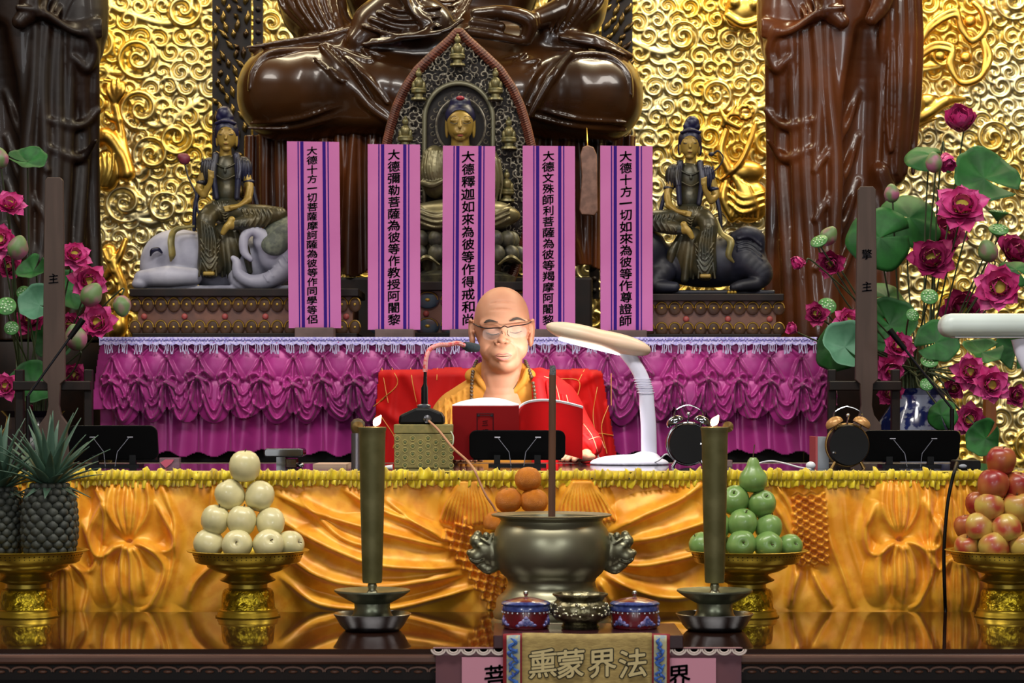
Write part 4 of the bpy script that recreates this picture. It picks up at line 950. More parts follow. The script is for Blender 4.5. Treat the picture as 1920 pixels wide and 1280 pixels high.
# neck, torso, arms and hands
s.path([(942, 22, 668), (938, 30, 720), (938, 40, 770)], [38, 38, 46], 10); s.path([(915, 4, 700), (930, 2, 745)], [6, 4], 6); s.path([(968, 4, 700), (940, 2, 745)], [6, 4], 6)
s.ell((944, 56, 830), (92, 48, 110), 16); s.path([(856, 50, 762), (944, 52, 748), (1034, 50, 762)], 32, 16); s.ell((944, 60, 930), (86, 54, 70), 16)
s.path([(850, 48, 775), (836, 10, 838), (852, -70, 849)], [26, 22, 15], 8); s.path([(852, -70, 847), (868, -130, 849)], [14, 12], 6)
s.path([(1040, 48, 775), (1076, 6, 838), (1090, -60, 849)], [26, 22, 15], 8); s.path([(1090, -60, 847), (1098, -108, 849)], [14, 12], 6)
def hand(cx, ct, cy, dirx, diry, side):
    """palm resting on the table, fingers pointing dirx, back of the hand up"""
    L = math.hypot(dirx, diry); ux, ut = dirx/L, diry/L; nx, nt = -ut*side, ux*side
    s.ell((cx, ct, cy), (20, 20, 8.5), 4); s.ell((cx+ux*10, ct+ut*10, cy+1), (17, 17, 7.5), 4)
    for i, (ln, off) in enumerate(((30, -14), (35, -5), (33, 4.5), (25, 13.5))):
        a = (cx+ux*14+nx*off, ct+ut*14+nt*off, cy-1); b_ = (a[0]+ux*ln*.45+nx*off*.1, a[1]+ut*ln*.45+nt*off*.1, cy-4+abs(off)*.1); c = (b_[0]+ux*ln*.33, b_[1]+ut*ln*.33, cy-1); e = (c[0]+ux*ln*.25, c[1]+ut*ln*.25, cy+5)
        s.cap(a, b_, 6.2, 5.6, 2); s.cap(b_, c, 5.6, 5.2, 1.5); s.cap(c, e, 5.2, 4.4, 1.5)
    a = (cx-ux*4-nx*15, ct-ut*4-nt*15, cy+1); b_ = (a[0]+ux*15-nx*11, a[1]+ut*15-nt*11, cy+2); e = (b_[0]+ux*15-nx*2, b_[1]+ut*15-nt*2, cy+4)
    s.cap(a, b_, 8, 6.4, 4); s.cap(b_, e, 6.4, 5, 2)
hand(1092, -130, 853, -.75, -.65, 1); hand(874, -142, 853, .1, -1, -1)
# folded legs on the seat
s.path([(900, 40, 965), (850, -20, 975), (960, -60, 985)], [40, 34, 28], 12); s.path([(990, 40, 965), (1050, -20, 975), (930, -50, 990)], [40, 34, 28], 12)
V, Q = s.geo(dp)
t = thing('person', 'bald person in yellow and red robes reading a red book at the table', 'person', (X_(944, dp), dp, .62))
obj('body', (V, Q), M_skin, t)
def pw(p): return Vector(((p[0]-960)*kp, dp+p[1]*kp, ZC-(p[2]-HY)*kp))
for key in ('brow_l', 'brow_r'):
    b = MB(); b.tube([pw(p) for p in FT[key]], [.0008, .0034, .0036, .0024, .0008], 8, flat=.5); obj('eyebrow', b, M_browh, t)
for key in ('lash_l', 'lash_r'):
    b = MB(); b.tube([pw(p) for p in FT[key]], [.0006, .0014, .0008], 6); obj('eyelashes', b, M_brow, t)
def smoothed(q): q = np.array(q); q[:, 1] = np.convolve(np.pad(q[:, 1], 2, 'edge'), np.ones(5)/5, 'valid'); return [tuple(v) for v in q]
b = MB(); b.tube([pw(p) for p in smoothed(FT['up_lip'])], [.0006, .0019, .0018, .0019, .0006], 8, flat=.5); obj('upper_lip', b, M_lipm, t)
b = MB(); b.tube([pw(p) for p in smoothed(FT['lo_lip'])], [.0006, .0028, .0034, .0028, .0006], 8, flat=.6); obj('lower_lip', b, M_lipm, t)
b = MB(); b.tube([pw(p) for p in smoothed(FT['mouth'])], [.0004, .0013, .0014, .0013, .0004], 6, flat=.9); obj('mouth_line', b, mat('mouth_shadow', '#5a2a2a', .7), t)
# ---- yellow inner robe
M_yel = mat('saffron_robe', '#c98a2c', .75, c2='#bd7d24', ns=8, bump=.15, bs=180, bd=.002)
def robe_core(s):
    s.ell((944, 56, 840), (104, 60, 116), 14); s.path([(858, 52, 766), (900, 40, 736), (944, 44, 716), (990, 40, 736), (1032, 52, 766)], [38, 34, 32, 34, 38], 14)
    s.ell((944, 60, 930), (104, 66, 80), 16)
    s.path([(846, 50, 782), (832, 14, 828), (846, -60, 831)], [40, 35, 26], 10)
    s.path([(884, 18, 704), (910, 44, 690), (968, 44, 690), (992, 18, 704)], [13, 14, 14, 13], 8)
s = SDF((786, -120, 670), (1110, 130, 1010), 1.9); robe_core(s)
s.path([(940, -30, 660), (939, -44, 700), (936, -54, 724), (934, -60, 748)], [58, 45, 30, 12], 2, op='cut'); s.ell((940, 24, 676), (38, 30, 34), 2, op='cut')
s.rib([(888, 694), (902, 718), (934, 758), (950, 790)], [5, 7, 7, 7], 1, 3); s.rib([(988, 694), (976, 722), (934, 752), (915, 765)], [5, 7, 7, 6], 2, 3)
for k in range(6): s.rib([(822+k*12, 752-k*5), (826+k*11, 800), (832+k*9, 860)], [2, 4, 4], 0, 3)
s.rib([(815, 775), (840, 752), (880, 722)], [2, 3.5, 2], 0, 3); s.rib([(842, 745), (852, 780), (840, 815)], [2, 4, 3], 1, 3, op='cut')
s.path([(900, 40, 968), (840, -20, 978), (960, -60, 990)], [48, 42, 36], 12); s.path([(990, 40, 968), (1050, -20, 978), (930, -50, 992)], [48, 42, 36], 12)
robeF = s
obj('yellow_robe', s.geo(dp), M_yel, t)
b = MB()
for pts in ([(906, 702), (915, 722), (938, 756)], [(971, 704), (966, 724), (934, 760)]):
    q = [pw((x, (robeF.front(x, y) or 0)-1.2, y)) for x, y in spl(pts, 6)]; b.tube(q, .0011, 5)
obj('collar_piping', b, M_brow, t)
# ---- red outer robe over the shoulder
s = SDF((985, -150, 678), (1150, 130, 960), 1.9)
s.path([(1012, 36, 712), (1044, 46, 752), (1078, 6, 816), (1094, -50, 827)], [24, 40, 40, 30], 10); s.ell((1046, 40, 830), (56, 60, 110), 12)
s.path([(1008, 0, 716), (1014, -16, 780), (1012, -16, 880)], [12, 16, 16], 6); s.path([(1096, -56, 830), (1102, -92, 833)], [28, 24], 6)
for k in range(5): s.rib([(1026+k*14, 716+k*12), (1034+k*13, 780), (1040+k*12, 870)], [3, 5, 4], 0, 3)
for k in range(3): s.rib([(1080+k*10, 812), (1098+k*7, 830), (1110, 846)], [2, 4, 3], .5, 2)
obj('red_outer_robe', s.geo(dp), mat('red_robe', '#cc1a1c', .65, c2='#bc1418', ns=8, spec=.2), t)
b = MB(); FR = s
for pts in ([(1020, 705), (1040, 716), (1052, 760)], [(1062, 740), (1075, 800), (1072, 850)], [(1090, 790), (1106, 815), (1118, 850)], [(1100, 822), (1122, 818), (1134, 840)]):
    b.tube([pw((x, (FR.front(x, y) if FR.front(x, y) is not None else 0)-1, y)) for x, y in spl(pts, 6)], .0011, 5)
obj('robe_stitching', b, mat('pale_stitching', '#e0a080', .6), t)
# ---- glasses
g = thing('eyeglasses', 'thin dark half rim eyeglasses on the bald person', 'glasses', pw((946, -70, 618)))
M_frame = mat('dark_metal_frame', '#1a1a22', .3, .6)
b = MB()
L1 = [(905, -58, 616), (914, -64, 617.5), (930, -68, 617), (940, -70, 617)]; L2 = [(952, -70, 616), (962, -68, 613.5), (978, -64, 611.5), (988, -57, 609)]
for Lp in (L1, L2): b.tube([pw(p) for p in spl(Lp, 5)], .0016, 6)
b.tube([pw(p) for p in spl([(940, -70, 617), (946, -73, 613.5), (952, -70, 616)], 5)], .0015, 6)
b.tube([pw(p) for p in ((906, -58, 616), (897, -52, 613), (888, -10, 607), (886, 8, 606))], .0018, 6); b.tube([pw(p) for p in ((988, -57, 609), (992, -50, 607), (997, -10, 603), (999, 8, 603))], .0018, 6)
b.tube([pw(p) for p in ((941, -70, 622), (943, -66, 630), (939, -64, 634))], .0009, 5); b.tube([pw(p) for p in ((952, -70, 621), (951, -66, 628), (955, -64, 632))], .0009, 5)
obj('frame', b, M_frame, g)
M_lens = mat('lens_glass', (.95, .97, 1, 1), .03); M_lens.node_tree.nodes['Principled BSDF'].inputs['Alpha'].default_value = .05
for cx, cy, sl in ((923, 628, 0), (970, 624, -1)):
    b = MB(); A = []
    for k in range(24):
        a = 2*PI*k/24; x = cx+17.5*abs(math.cos(a))**.7*math.copysign(1, math.cos(a)); y = cy+11*abs(math.sin(a))**.7*math.copysign(1, math.sin(a)); A.append((x, y))
    for tt in (-66, -64.8): b.V.append(np.array([pw((x, tt+abs(x-946)*.12-(1.2 if abs(x-946) < 10 else 0), y)) for x, y in A])); b.n += 24
    b.Fc = [list(range(24))[::-1], list(range(24, 48))]+[[i, (i+1) % 24, (i+1) % 24+24, i+24] for i in range(24)]
    obj('lens', b, M_lens, g, smooth=False)
# ---- prayer beads round the neck
g = thing('prayer_bead_necklace', 'long brown prayer bead necklace hanging over the yellow robe', 'necklace', pw((940, 0, 690)))
M_bead = mat('seed_bead', '#6a5238', .35, c2='#3c2c20', ns=300, coat=.4)
bead0 = None
for side in (-1, 1):
    pts = [(893, 40, 676), (888, 20, 690), (885, 0, 712), (884, -4, 745), (886, -6, 790), (896, -8, 840)] if side < 0 else [(985, 40, 676), (991, 16, 690), (999, 0, 715), (1003, -4, 745), (1002, -8, 790), (990, -10, 840)]
    p = np.array(spl(pts, 10)); seg = np.r_[0, np.cumsum(np.linalg.norm(np.diff(p, axis=0), axis=1))]
    for q in np.arange(0, seg[-1], 7.0):
        c = [np.interp(q, seg, p[:, i]) for i in range(3)]
        f_ = robeF.front(c[0], c[2])
        if c[2] > 694 and f_ is not None: c[1] = f_-2.2
        if side > 0 and c[2] > 712: c[1] = min(c[1], (FR.front(c[0], c[2]) or 0)-2.2)
        if bead0 is None: b = MB(); b.ell(pw(c), .0052, nu=10, nv=8); bead0 = obj('bead', b, M_bead, g); bead_c = pw(c)
        else: n_ = bead0.copy(); COL.objects.link(n_); n_.parent = g; n_.location = pw(c)-bead_c
# ---- bracelet
g = thing('bead_bracelet', 'pale bead bracelet around the resting wrist beside the desk lamp', 'bracelet', pw((1100, -104, 845)))
bead1 = None; M_bead2 = mat('pale_bead', '#d8cfc4', .3, coat=.4)
for k in range(22):
    a = 2*PI*k/22; c = pw((1099+19*math.cos(a), -104+8*math.cos(a)+3, 855+16*math.sin(a)))
    if bead1 is None: b = MB(); b.ell(c, .0034, nu=8, nv=6); bead1 = obj('bead', b, M_bead2, g); bc = c
    else: n_ = bead1.copy(); COL.objects.link(n_); n_.parent = g; n_.location = c-bc
# ================================================================ yellow skirted table
ZY = Z_(885, 5.15); ZG = ZC-.466
t = thing('reading_table', 'long table dressed with yellow brocade where the person reads', 'table', (0, 5.55, .12))
M_ytop = mat('dark_glass_tabletop', '#15121a', .12, c2='#1c1722', ns=3, coat=.5)
b = MB(); b.box(-1.25, 1.25, 5.17, 5.95, ZY-.03, ZY); obj('table_top', b, M_ytop, t, smooth=False)
b = MB(); b.box(-1.25, 1.25, 5.955, 5.985, ZY-.035, ZY+.0012); obj('rear_rail', b, mat('rail_wood', '#3b2a20', .45, c2='#2c1e16', ns=20), t, smooth=False, bevel=.003)
b = MB()
for k in range(70): b.ell((-1.22+k*.0354, 5.928, ZY-.004), (.011, .004, .005), nu=8, nv=6)
obj('carved_scallops', b, MATS['rail_wood'], t)
for x in (-1.2, 1.2):
    for y in (5.25, 5.88): b = MB(); b.box(x-.03, x+.03, y-.03, y+.03, .12, ZY-.03); obj('leg', b, M_dark, t, smooth=False)
M_cloth = mat('orange_brocade', '#fdb42c', .42, .10, c2='#f09c18', ns=26, nd=5, ramp=(.42, .58), sheen=.2, bump=.25, bs=34, bd=.003)
t = thing('table_skirt', 'orange yellow satin brocade skirt with gathered bows along the reading table', 'table skirt', (0, 5.15, ZY))
hf = HF(-120, 2040, 890, 1150, 1.7); R_ = hf.ridge
def fold(pts, w_, a_, w2=None, a2=None, asym=.45):
    w2 = w_ if w2 is None else w2; a2 = a_ if a2 is None else a2
    R_(pts, w_, a_*.62, 'add', w2, a2*.62, asym, tp=.22); R_(pts, w_*2.6, a_*.55, 'add', w2*2.4, a2*.5, .7, tp=.22)
hf.H += 3*np.sin(hf.X*.02)+2*np.sin(hf.X*.053+1)
# gathered bow (left), petals below
def bow(cx, cy, sc=1.0, seed=0):
    r = random.Random(seed)
    for dx in (-42, -22, -4, 14, 40): fold([(cx+dx*.75*sc, 893), (cx+dx*sc*.9, 893+(cy-893)*.5), (cx+dx*.12*sc, cy-4)], 5, 11, 4, 9)
    fold([(cx-50*sc, cy-75), (cx-72*sc, cy-20), (cx-58*sc, cy+26), (cx-10*sc, cy+6)], 7, 22, 5, 10)
    fold([(cx+46*sc, cy-80), (cx+84*sc, cy-8), (cx+66*sc, cy+16), (cx+8*sc, cy-2)], 6, 16, 5, 10)
    fold([(cx, cy), (cx-36*sc, cy+16), (cx-46*sc, cy+60), (cx-34*sc, cy+130)], 7, 22, 9, 12)
    fold([(cx, cy), (cx-14*sc, cy+30), (cx-12*sc, cy+130)], 5, 16, 6, 12)
    fold([(cx, cy), (cx+6*sc, cy+40), (cx+6*sc, cy+130)], 4, 16, 5, 12)
    fold([(cx, cy), (cx+38*sc, cy+10), (cx+66*sc, cy+50), (cx+44*sc, cy+110), (cx+20*sc, cy+130)], 7, 22, 5, 14)
    fold([(cx+2, cy), (cx+24*sc, cy+36), (cx+30*sc, cy+100)], 6, 12, 6, 8)
    hf.bump(cx+20*sc, cy+60, 46*sc, 60, 16, p=.7); hf.bump(cx-28*sc, cy-50, 46*sc, 60, 14, p=.7); hf.bump(cx+36*sc, cy-60, 44*sc, 66, 10, p=.7)
    hf.bump(cx-46*sc, cy+74, 30*sc, 50, 12, p=.7); hf.bump(cx, cy, 8, 8, -8)
bow(244, 1016, 1.0, 1); bow(1684, 1012, .9, 2); bow(1790, 1040, .62, 3); bow(128, 1052, .6, 4); bow(-20, 1010, .9, 5); bow(1925, 1015, .9, 6)
# long swags between the bows and the smocked strips
for pts, w_, a_ in (([(510, 922), (600, 962), (700, 992), (780, 1012), (850, 1030)], 9, 20), ([(500, 960), (590, 1010), (690, 1052), (790, 1064), (872, 1062)], 12, 26), ([(505, 1012), (600, 1078), (700, 1098), (800, 1088), (880, 1074)], 12, 24),
                    ([(520, 1075), (600, 1130), (720, 1140), (820, 1120), (900, 1098)], 11, 24), ([(640, 915), (700, 950), (780, 980), (845, 1012)], 6, 14), ([(720, 935), (790, 985), (842, 1018)], 7, 14), ([(560, 930), (640, 1005), (720, 1030)], 7, 12),
                    ([(350, 1140), (370, 1090), (410, 1050), (425, 1030)], 9, 20), ([(300, 905), (330, 980), (325, 1060), (300, 1140)], 8, 12), ([(400, 905), (395, 960), (380, 1040)], 5, 8),
                    ([(1135, 1000), (1200, 968), (1270, 938), (1320, 905)], 12, 24), ([(1150, 1018), (1230, 1006), (1300, 985), (1330, 975)], 10, 22), ([(1125, 1072), (1190, 1105), (1260, 1120), (1330, 1108)], 12, 24), ([(1130, 1050), (1200, 1060), (1300, 1040), (1340, 1020)], 8, 16),
                    ([(1120, 1085), (1150, 1135)], 8, 14), ([(1440, 930), (1470, 980), (1490, 1040), (1480, 1140)], 9, 18), ([(1450, 905), (1480, 950), (1494, 1000)], 6, 14), ([(1500, 1060), (1486, 1100), (1480, 1140)], 6, 16), ([(1520, 1062), (1535, 1100), (1560, 1140)], 6, 16),
                    ([(1545, 905), (1552, 1000), (1580, 1080), (1600, 1140)], 8, 12), ([(1580, 905), (1590, 1000), (1620, 1100)], 12, 6), ([(1740, 905), (1735, 1000), (1745, 1140)], 7, 14), ([(60, 905), (40, 1000), (60, 1140)], 8, 14), ([(170, 900), (200, 960), (190, 1050)], 8, 14)):
    fold(pts, w_, a_, w_*.6, a_*.8)
hf.bump(700, 1040, 180, 80, 16, p=.7); hf.bump(1230, 1000, 110, 80, 14, p=.7)
def fan(cx, cy, n, spread, L, lean):
    for k in range(n):
        u = (k/(n-1)-.5)*2; R_([(cx+u*spread*.35, cy), (cx+u*spread*.8+lean*.4, cy+L*.5), (cx+u*spread+lean, cy+L*(1-.12*abs(u)))], 1.9, 12, 'add', 2.8, 16, .7)
    hf.bump(cx+lean*.6, cy+L*.6, spread*1.15, L*.75, 9, p=.6)
fan(878, 902, 12, 46, 82, -4); fan(1090, 902, 12, 50, 80, 10)
def smock(pa, pb, wid, rows, cols):
    ax, ay = pa; bx, by = pb; L = math.hypot(bx-ax, by-ay); ux, uy = (bx-ax)/L, (by-ay)/L; nx, ny = -uy, ux
    q = lambda u, v: (ax+ux*u+nx*v, ay+uy*u+ny*v); dx = wid/cols; dl = L/rows/2
    R_([q(0, 0), q(L, 0)], wid*.62, -13, 'add')
    for c in range(cols+1):
        pts = [q(r*dl, (c-cols/2)*dx+(dx*.42 if (r+c) % 2 else -dx*.42)) for r in range(2*rows+1)]
        for i in range(len(pts)-1): R_([pts[i], pts[i+1]], 1.4, 20, 'add', n=1, m=2.2)
smock((850, 985), (945, 1135), 44, 8, 4); smock((1515, 925), (1522, 1058), 48, 9, 4)
def fine(k, sx, sy, ph): hf.H += k*np.sin(hf.X*sx+3*np.sin(hf.Y*.021+ph)+ph)*np.sin(hf.Y*sy+2*np.sin(hf.X*.017+ph))
fine(1.6, .045, .03, 1); fine(1.0, .083, .05, 2); fine(.5, .15, .11, .4)
for _ in range(2): hf.H[1:-1, 1:-1] = (hf.H[1:-1, 1:-1]*4+hf.H[:-2, 1:-1]+hf.H[2:, 1:-1]+hf.H[1:-1, :-2]+hf.H[1:-1, 2:])/8
hf.H += 2.2*np.sin(np.clip(hf.Y-905, 0, 300)*.004)*np.sin(hf.X*.035)
mk = hf.Y < 1144+0*hf.X
obj('draped_brocade', hf.geo(5.135), M_cloth, t, solid=.003)
# frilled yellow heading
M_frill = mat('yellow_frill', '#e6d026', .4, c2='#cdb214', ns=30, sheen=.3)
for nm, y0, y1, off, seed in (('upper_frill', 881, 899, -.030, 1), ('lower_frill', 895, 912, -.024, 2)):
    rs = np.random.RandomState(seed); xs = np.arange(-110, 2030, 1.25); n = len(xs)
    ph = np.cumsum(np.repeat(rs.uniform(.25, 1.1, n//6+1), 6)[:n]); jag = np.convolve(rs.uniform(-1, 1, n), np.ones(6)/3, 'same'); am = np.convolve(rs.uniform(.2, 1.3, n), np.ones(14)/14, 'same')
    A = np.zeros((8, n, 3))
    for j in range(8):
        q = j/7; e_ = (1-q if nm[0] == 'u' else q); amp = (e_*.9+.12)*am
        yy = y0+(y1-y0)*q+jag*5.5*e_+1.5*np.sin(ph*.5)*e_
        dd = 5.15+off-.012*np.sin(ph+q*1.5)*amp-.003*math.sin(q*PI)
        A[j, :, 0] = (xs-960+2.6*np.sin(ph+1.2)*amp)*5.15/F; A[j, :, 1] = dd; A[j, :, 2] = ZC-(yy-HY)*5.15/F
    b = MB(); b.grid(A); obj(nm, b, M_frill, t, solid=.0010)
b = MB(); b.box(-1.31, 1.31, 5.128, 5.20, ZY+.0005, ZY+.002); obj('heading_tape', b, M_frill, t, smooth=False)
for px in (150, 360, 560, 760, 860, 1110, 1180, 1560, 1680):
    b = MB(); b.ell(P(px, 897, 5.105), .0022, nu=6, nv=5); obj('pin', b, M_brow, t)
# ================================================================ things on the reading table
def at_table(d): return ZY
def book_stand(cx, w_, y0, y1, d, lab):
    k = d/F; t = thing('book_stand', lab, 'book stand', (X_(cx, d), d, ZY), 'black book stands on the reading table')
    b = MB(); z0, z1 = Z_(y1, d), Z_(y0, d); x0, x1 = X_(cx-w_/2, d), X_(cx+w_/2, d); r_ = .018
    b.prism(rrect(x0, x1, z0, z1, r_)[::-1], d, d+.012)
    V, Fc = b.get(); V[:, 1] -= (V[:, 2]-z0)*.36; obj('rest_plate', (V, Fc), M_black, t, smooth=False, bevel=.002)
    for sx in (-.21, .21):
        x = X_(cx+sx*w_, d); b = MB(); b.box(x-.008, x+.008, d-.004, d+.010, ZY, z0+.014); obj('post', b, M_black, t, smooth=False)
        b = MB(); b.tube([(x-math.copysign(.012, sx)*.2, d-.045, z0+.055), (x-math.copysign(.03, sx), d-.05, z0+.02), (x-math.copysign(.035, sx), d-.055, ZY+.002)], .0011, 5); b.tube([(x-.006, d-.045, z0+.056), (x+.008, d-.045, z0+.056)], .002, 6)
        obj('wire_brace', b, mat('thin_steel', '#6c6c74', .35, .8), t)
    b = MB(); b.box(X_(cx-w_*.3, d), X_(cx+w_*.3, d), d-.03, d+.05, ZY, ZY+.006); obj('base_plate', b, M_black, t, smooth=False)
    b = MB(); b.box(x0+.01, x1-.01, d+.010, d+.045, z0-.002, z0+.006); obj('ledge', b, M_black, t, smooth=False)
    return t
book_stand(214, 167, 797, 861, 5.62, 'black book stand at the left end of the reading table behind the pineapples')
book_stand(970, 180, 806, 861, 5.66, 'black book stand in the middle holding the open red book')
book_stand(1706, 184, 806, 864, 5.60, 'black book stand at the right end of the reading table')
# ---- open red book leaning on the middle stand
db = 5.70; kb = db/F; tilt = math.radians(24)
t = thing('open_book', 'open book with red covers and thick white pages held before the person', 'book', (X_(972, db), db, ZY))
def bk(x, v, w_):    # x px, v = px up along the cover, w = px behind it
    yb = 862; return Vector(((x-960)*kb, db-.0+(-v*math.sin(tilt)+w_*math.cos(tilt))*kb, ZC-(yb-HY)*kb+(v*math.cos(tilt)+w_*math.sin(tilt))*kb))
Hb = 110
M_cov = mat('red_book_cover', '#a8141a', .55, c2='#b2161b', ns=4)
def sheet(prof, th, v0, v1, nv=8, wav=0):
    """prof: list of (x, w) across; closed slab of thickness th towards the reader"""
    b = MB(); n = len(prof); A = np.zeros((nv+1, n, 3)); B_ = np.zeros((nv+1, n, 3))
    for j in range(nv+1):
        v = v0+(v1-v0)*j/nv
        for i, (x, w_) in enumerate(prof):
            tt = th[i] if hasattr(th, '__len__') else th
            A[j, i] = bk(x, v, w_); B_[j, i] = bk(x, v, w_+tt)
    V = np.concatenate([A.reshape(-1, 3), B_.reshape(-1, 3)]); m = (nv+1)*n; Fc = []
    for j in range(nv):
        for i in range(n-1): a = j*n+i; Fc += [(a, a+1, a+n+1, a+n), (a+m, a+m+n, a+m+n+1, a+m+1)]
    for i in range(n-1): Fc += [(i, i+m, i+m+1, i+1), (nv*n+i, nv*n+i+1, nv*n+i+1+m, nv*n+i+m)]
    for j in range(nv): Fc += [(j*n, j*n+n, j*n+n+m, j*n+m), (j*n+n-1, j*n+n-1+m, j*n+2*n-1+m, j*n+2*n-1)]
    b.add(V, Fc); return b
pl = [(849+k*12.4, 0+(2 if k == 10 else 0)) for k in range(11)]
obj('front_cover', sheet(pl, 2.0, 0, Hb), M_cov, t)
pr = [(973, 2), (977, 12), (984, 22), (994, 30), (1008, 35), (1024, 36), (1042, 32), (1060, 24), (1078, 13), (1092, 3)]
def leaf_sheet(prof, off, v0, v1):
    b = MB(); b.grid(np.array([[tuple(bk(x, v, w_+off)) for x, w_ in prof] for v in np.linspace(v0, v1, 9)])); return b
def thin_mat(name, c, frac):
    m = mat(name, c, .6); nt = m.node_tree; tr = nt.nodes.new('ShaderNodeBsdfTranslucent'); mx = nt.nodes.new('ShaderNodeMixShader')
    tr.inputs[0].default_value = srgb(c); mx.inputs[0].default_value = frac; o = nt.nodes['Material Output']
    nt.links.new(nt.nodes['Principled BSDF'].outputs[0], mx.inputs[1]); nt.links.new(tr.outputs[0], mx.inputs[2]); nt.links.new(mx.outputs[0], o.inputs[0]); return m
prs = [tuple(q[:2]) for q in spl(pr, 3)]
obj('back_cover', leaf_sheet(prs, 0, 0, Hb-6), thin_mat('thin_red_cover', '#c8181c', .45), t)
M_page = mat('white_pages', '#e6ecf0', .7, c2='#cfdce4', ns=60, stretch=(1, 1, 8))
pth = [3, 16, 24, 30, 34, 36, 36, 33, 27, 16, 5]
obj('left_pages', sheet([(x, w_+2.2) for x, w_ in pl], pth, 2, Hb+1), M_page, t)
obj('right_pages', leaf_sheet(prs, 2.4, 2, Hb-3), thin_mat('thin_white_page', '#e8eef0', .5), t)
obj('right_page_edge', sheet([(x, w_+2.0) for x, w_ in prs], 3.2, Hb-6.5, Hb-3), M_page, t)
b = MB(); fx0, fx1, fv0, fv1 = 895, 925, 20, 96
for a, c in (((fx0, fv0), (fx0, fv1)), ((fx1, fv0), (fx1, fv1)), ((fx0, fv1), (fx1, fv1)), ((fx0+3, fv1-4), (fx1-3, fv1-4))): b.bar(bk(*a, -.4), bk(*c, -.4), .0018, .0008)
for (x, v) in ((fx0+3, fv1-4), (fx1-3, fv1-4)): b.ell(bk(x, v, -.3), (.004, .001, .004), nu=8, nv=4)
fr = obj('title_frame', b, M_ink, t, smooth=False)
b = MB()
for i, ch in enumerate('三壇'):
    V, Fc = glyph(ch, .017, .02); V2 = [bk(910+v[0]/kb, 76-i*18+v[1]/kb, -.6) for v in V]; b.add([tuple(v) for v in V2], Fc)
obj('title_lettering', b, M_ink, t, smooth=False)
# ---- desk lamp over the book
dl = 5.80; kl = dl/F
t = thing('desk_lamp', 'lit white desk lamp with long flat head over the open book', 'desk lamp', (X_(1200, dl), dl, ZY))
M_cream = mat('cream_lamp_plastic', '#e0cdb4', .4, c2='#e8c4a8', ns=6, sss=.1); M_lav = mat('white_lamp_plastic', '#dcdcf0', .35)
def pl_(x, t_, y): return Vector(((x-960)*kl, dl+t_*kl, ZC-(y-HY)*kl))
s = SDF((1080, -70, 835), (1270, 70, 885), 1.6); ybt = HY+.153/kl
s.ell((1180, 0, ybt-2), (74, 52, 17), 0); s.ell((1212, 0, ybt-12), (24, 26, 14), 8); s.cutplane(2, ybt-.5, 1)
obj('base', s.geo(dl), M_lav, t)
arm = [(1217, 0, ybt-12), (1216, 0, 800), (1213, 0, 760), (1211, 0, 735), (1202, 0, 705), (1188, 0, 680), (1170, 0, 655)]
b = MB(); p_ = [pl_(*q) for q in spl(arm, 8)]
b.tube(p_, [.0205, .0200, .0195, .0185, .0175, .0185], 20, flat=.72); obj('arm', b, M_lav, t)
b = MB()
for k in range(7):
    y = 708+k*4.6; x = np.interp(y, [705, 735, 760], [1203, 1211, 1213]); b.tube([pl_(x+16*math.cos(a), 13*math.sin(a), y+(2 if k < 4 else 0)) for a in np.linspace(0, 2*PI, 21)], .0011, 5)
obj('flex_rings', b, M_lav, t)
s = SDF((1015, -60, 590), (1235, 60, 690), 1.5)
s.ell((1118, 0, 634), (97, 36, 17.5), 0, rot=(0, -.25, 0)); s.ell((1168, 0, 645), (54, 32, 17), 10, rot=(0, -.25, 0)); s.ell((1085, 0, 626), (58, 32, 16), 8, rot=(0, -.22, 0))
# scoop the underside
V, Q = s.geo(dl); obj('head', (V, Q), M_cream, t)
c0 = pl_(1105, 0, 648); ax_x = Vector((1, 0, -.25)).normalized()
b = MB(); n_ = Vector((-.22, .10, -1)).normalized()
ring = [c0+ax_x*(.082*math.cos(a))+Vector((0, 1, 0))*(.034*math.sin(a)) for a in np.linspace(0, 2*PI, 25)[:-1]]
b.add([tuple(v) for v in ring]+[tuple(v-n_*-.005) for v in ring], [list(range(24)), list(range(24, 48))[::-1]]+[[i, i+24, (i+1) % 24+24, (i+1) % 24] for i in range(24)])
M_led = mat('led_diffuser', (1, .97, .92, 1), .5, emit=5.0); obj('led_panel', b, M_led, t, smooth=False)
b = MB(); b.tube(spl([pl_(1214, -30, 868), pl_(1232, -44, 862), pl_(1246, -52, 850), pl_(1262, -40, 862)], 6), .0022, 6); obj('power_cord', b, M_white, t)
L_ = bpy.data.lights.new('desk_lamp_light', 'AREA'); L_.shape = 'ELLIPSE'; L_.size = .16; L_.size_y = .06; L_.energy = 4.2; L_.color = (1.0, .95, .90)
lo = bpy.data.objects.new('desk_lamp_light', L_); COL.objects.link(lo); lo.location = c0+n_*.012; lo.rotation_euler = Vector((-.55, .62, -.62)).to_track_quat('-Z', 'X').to_euler(); 
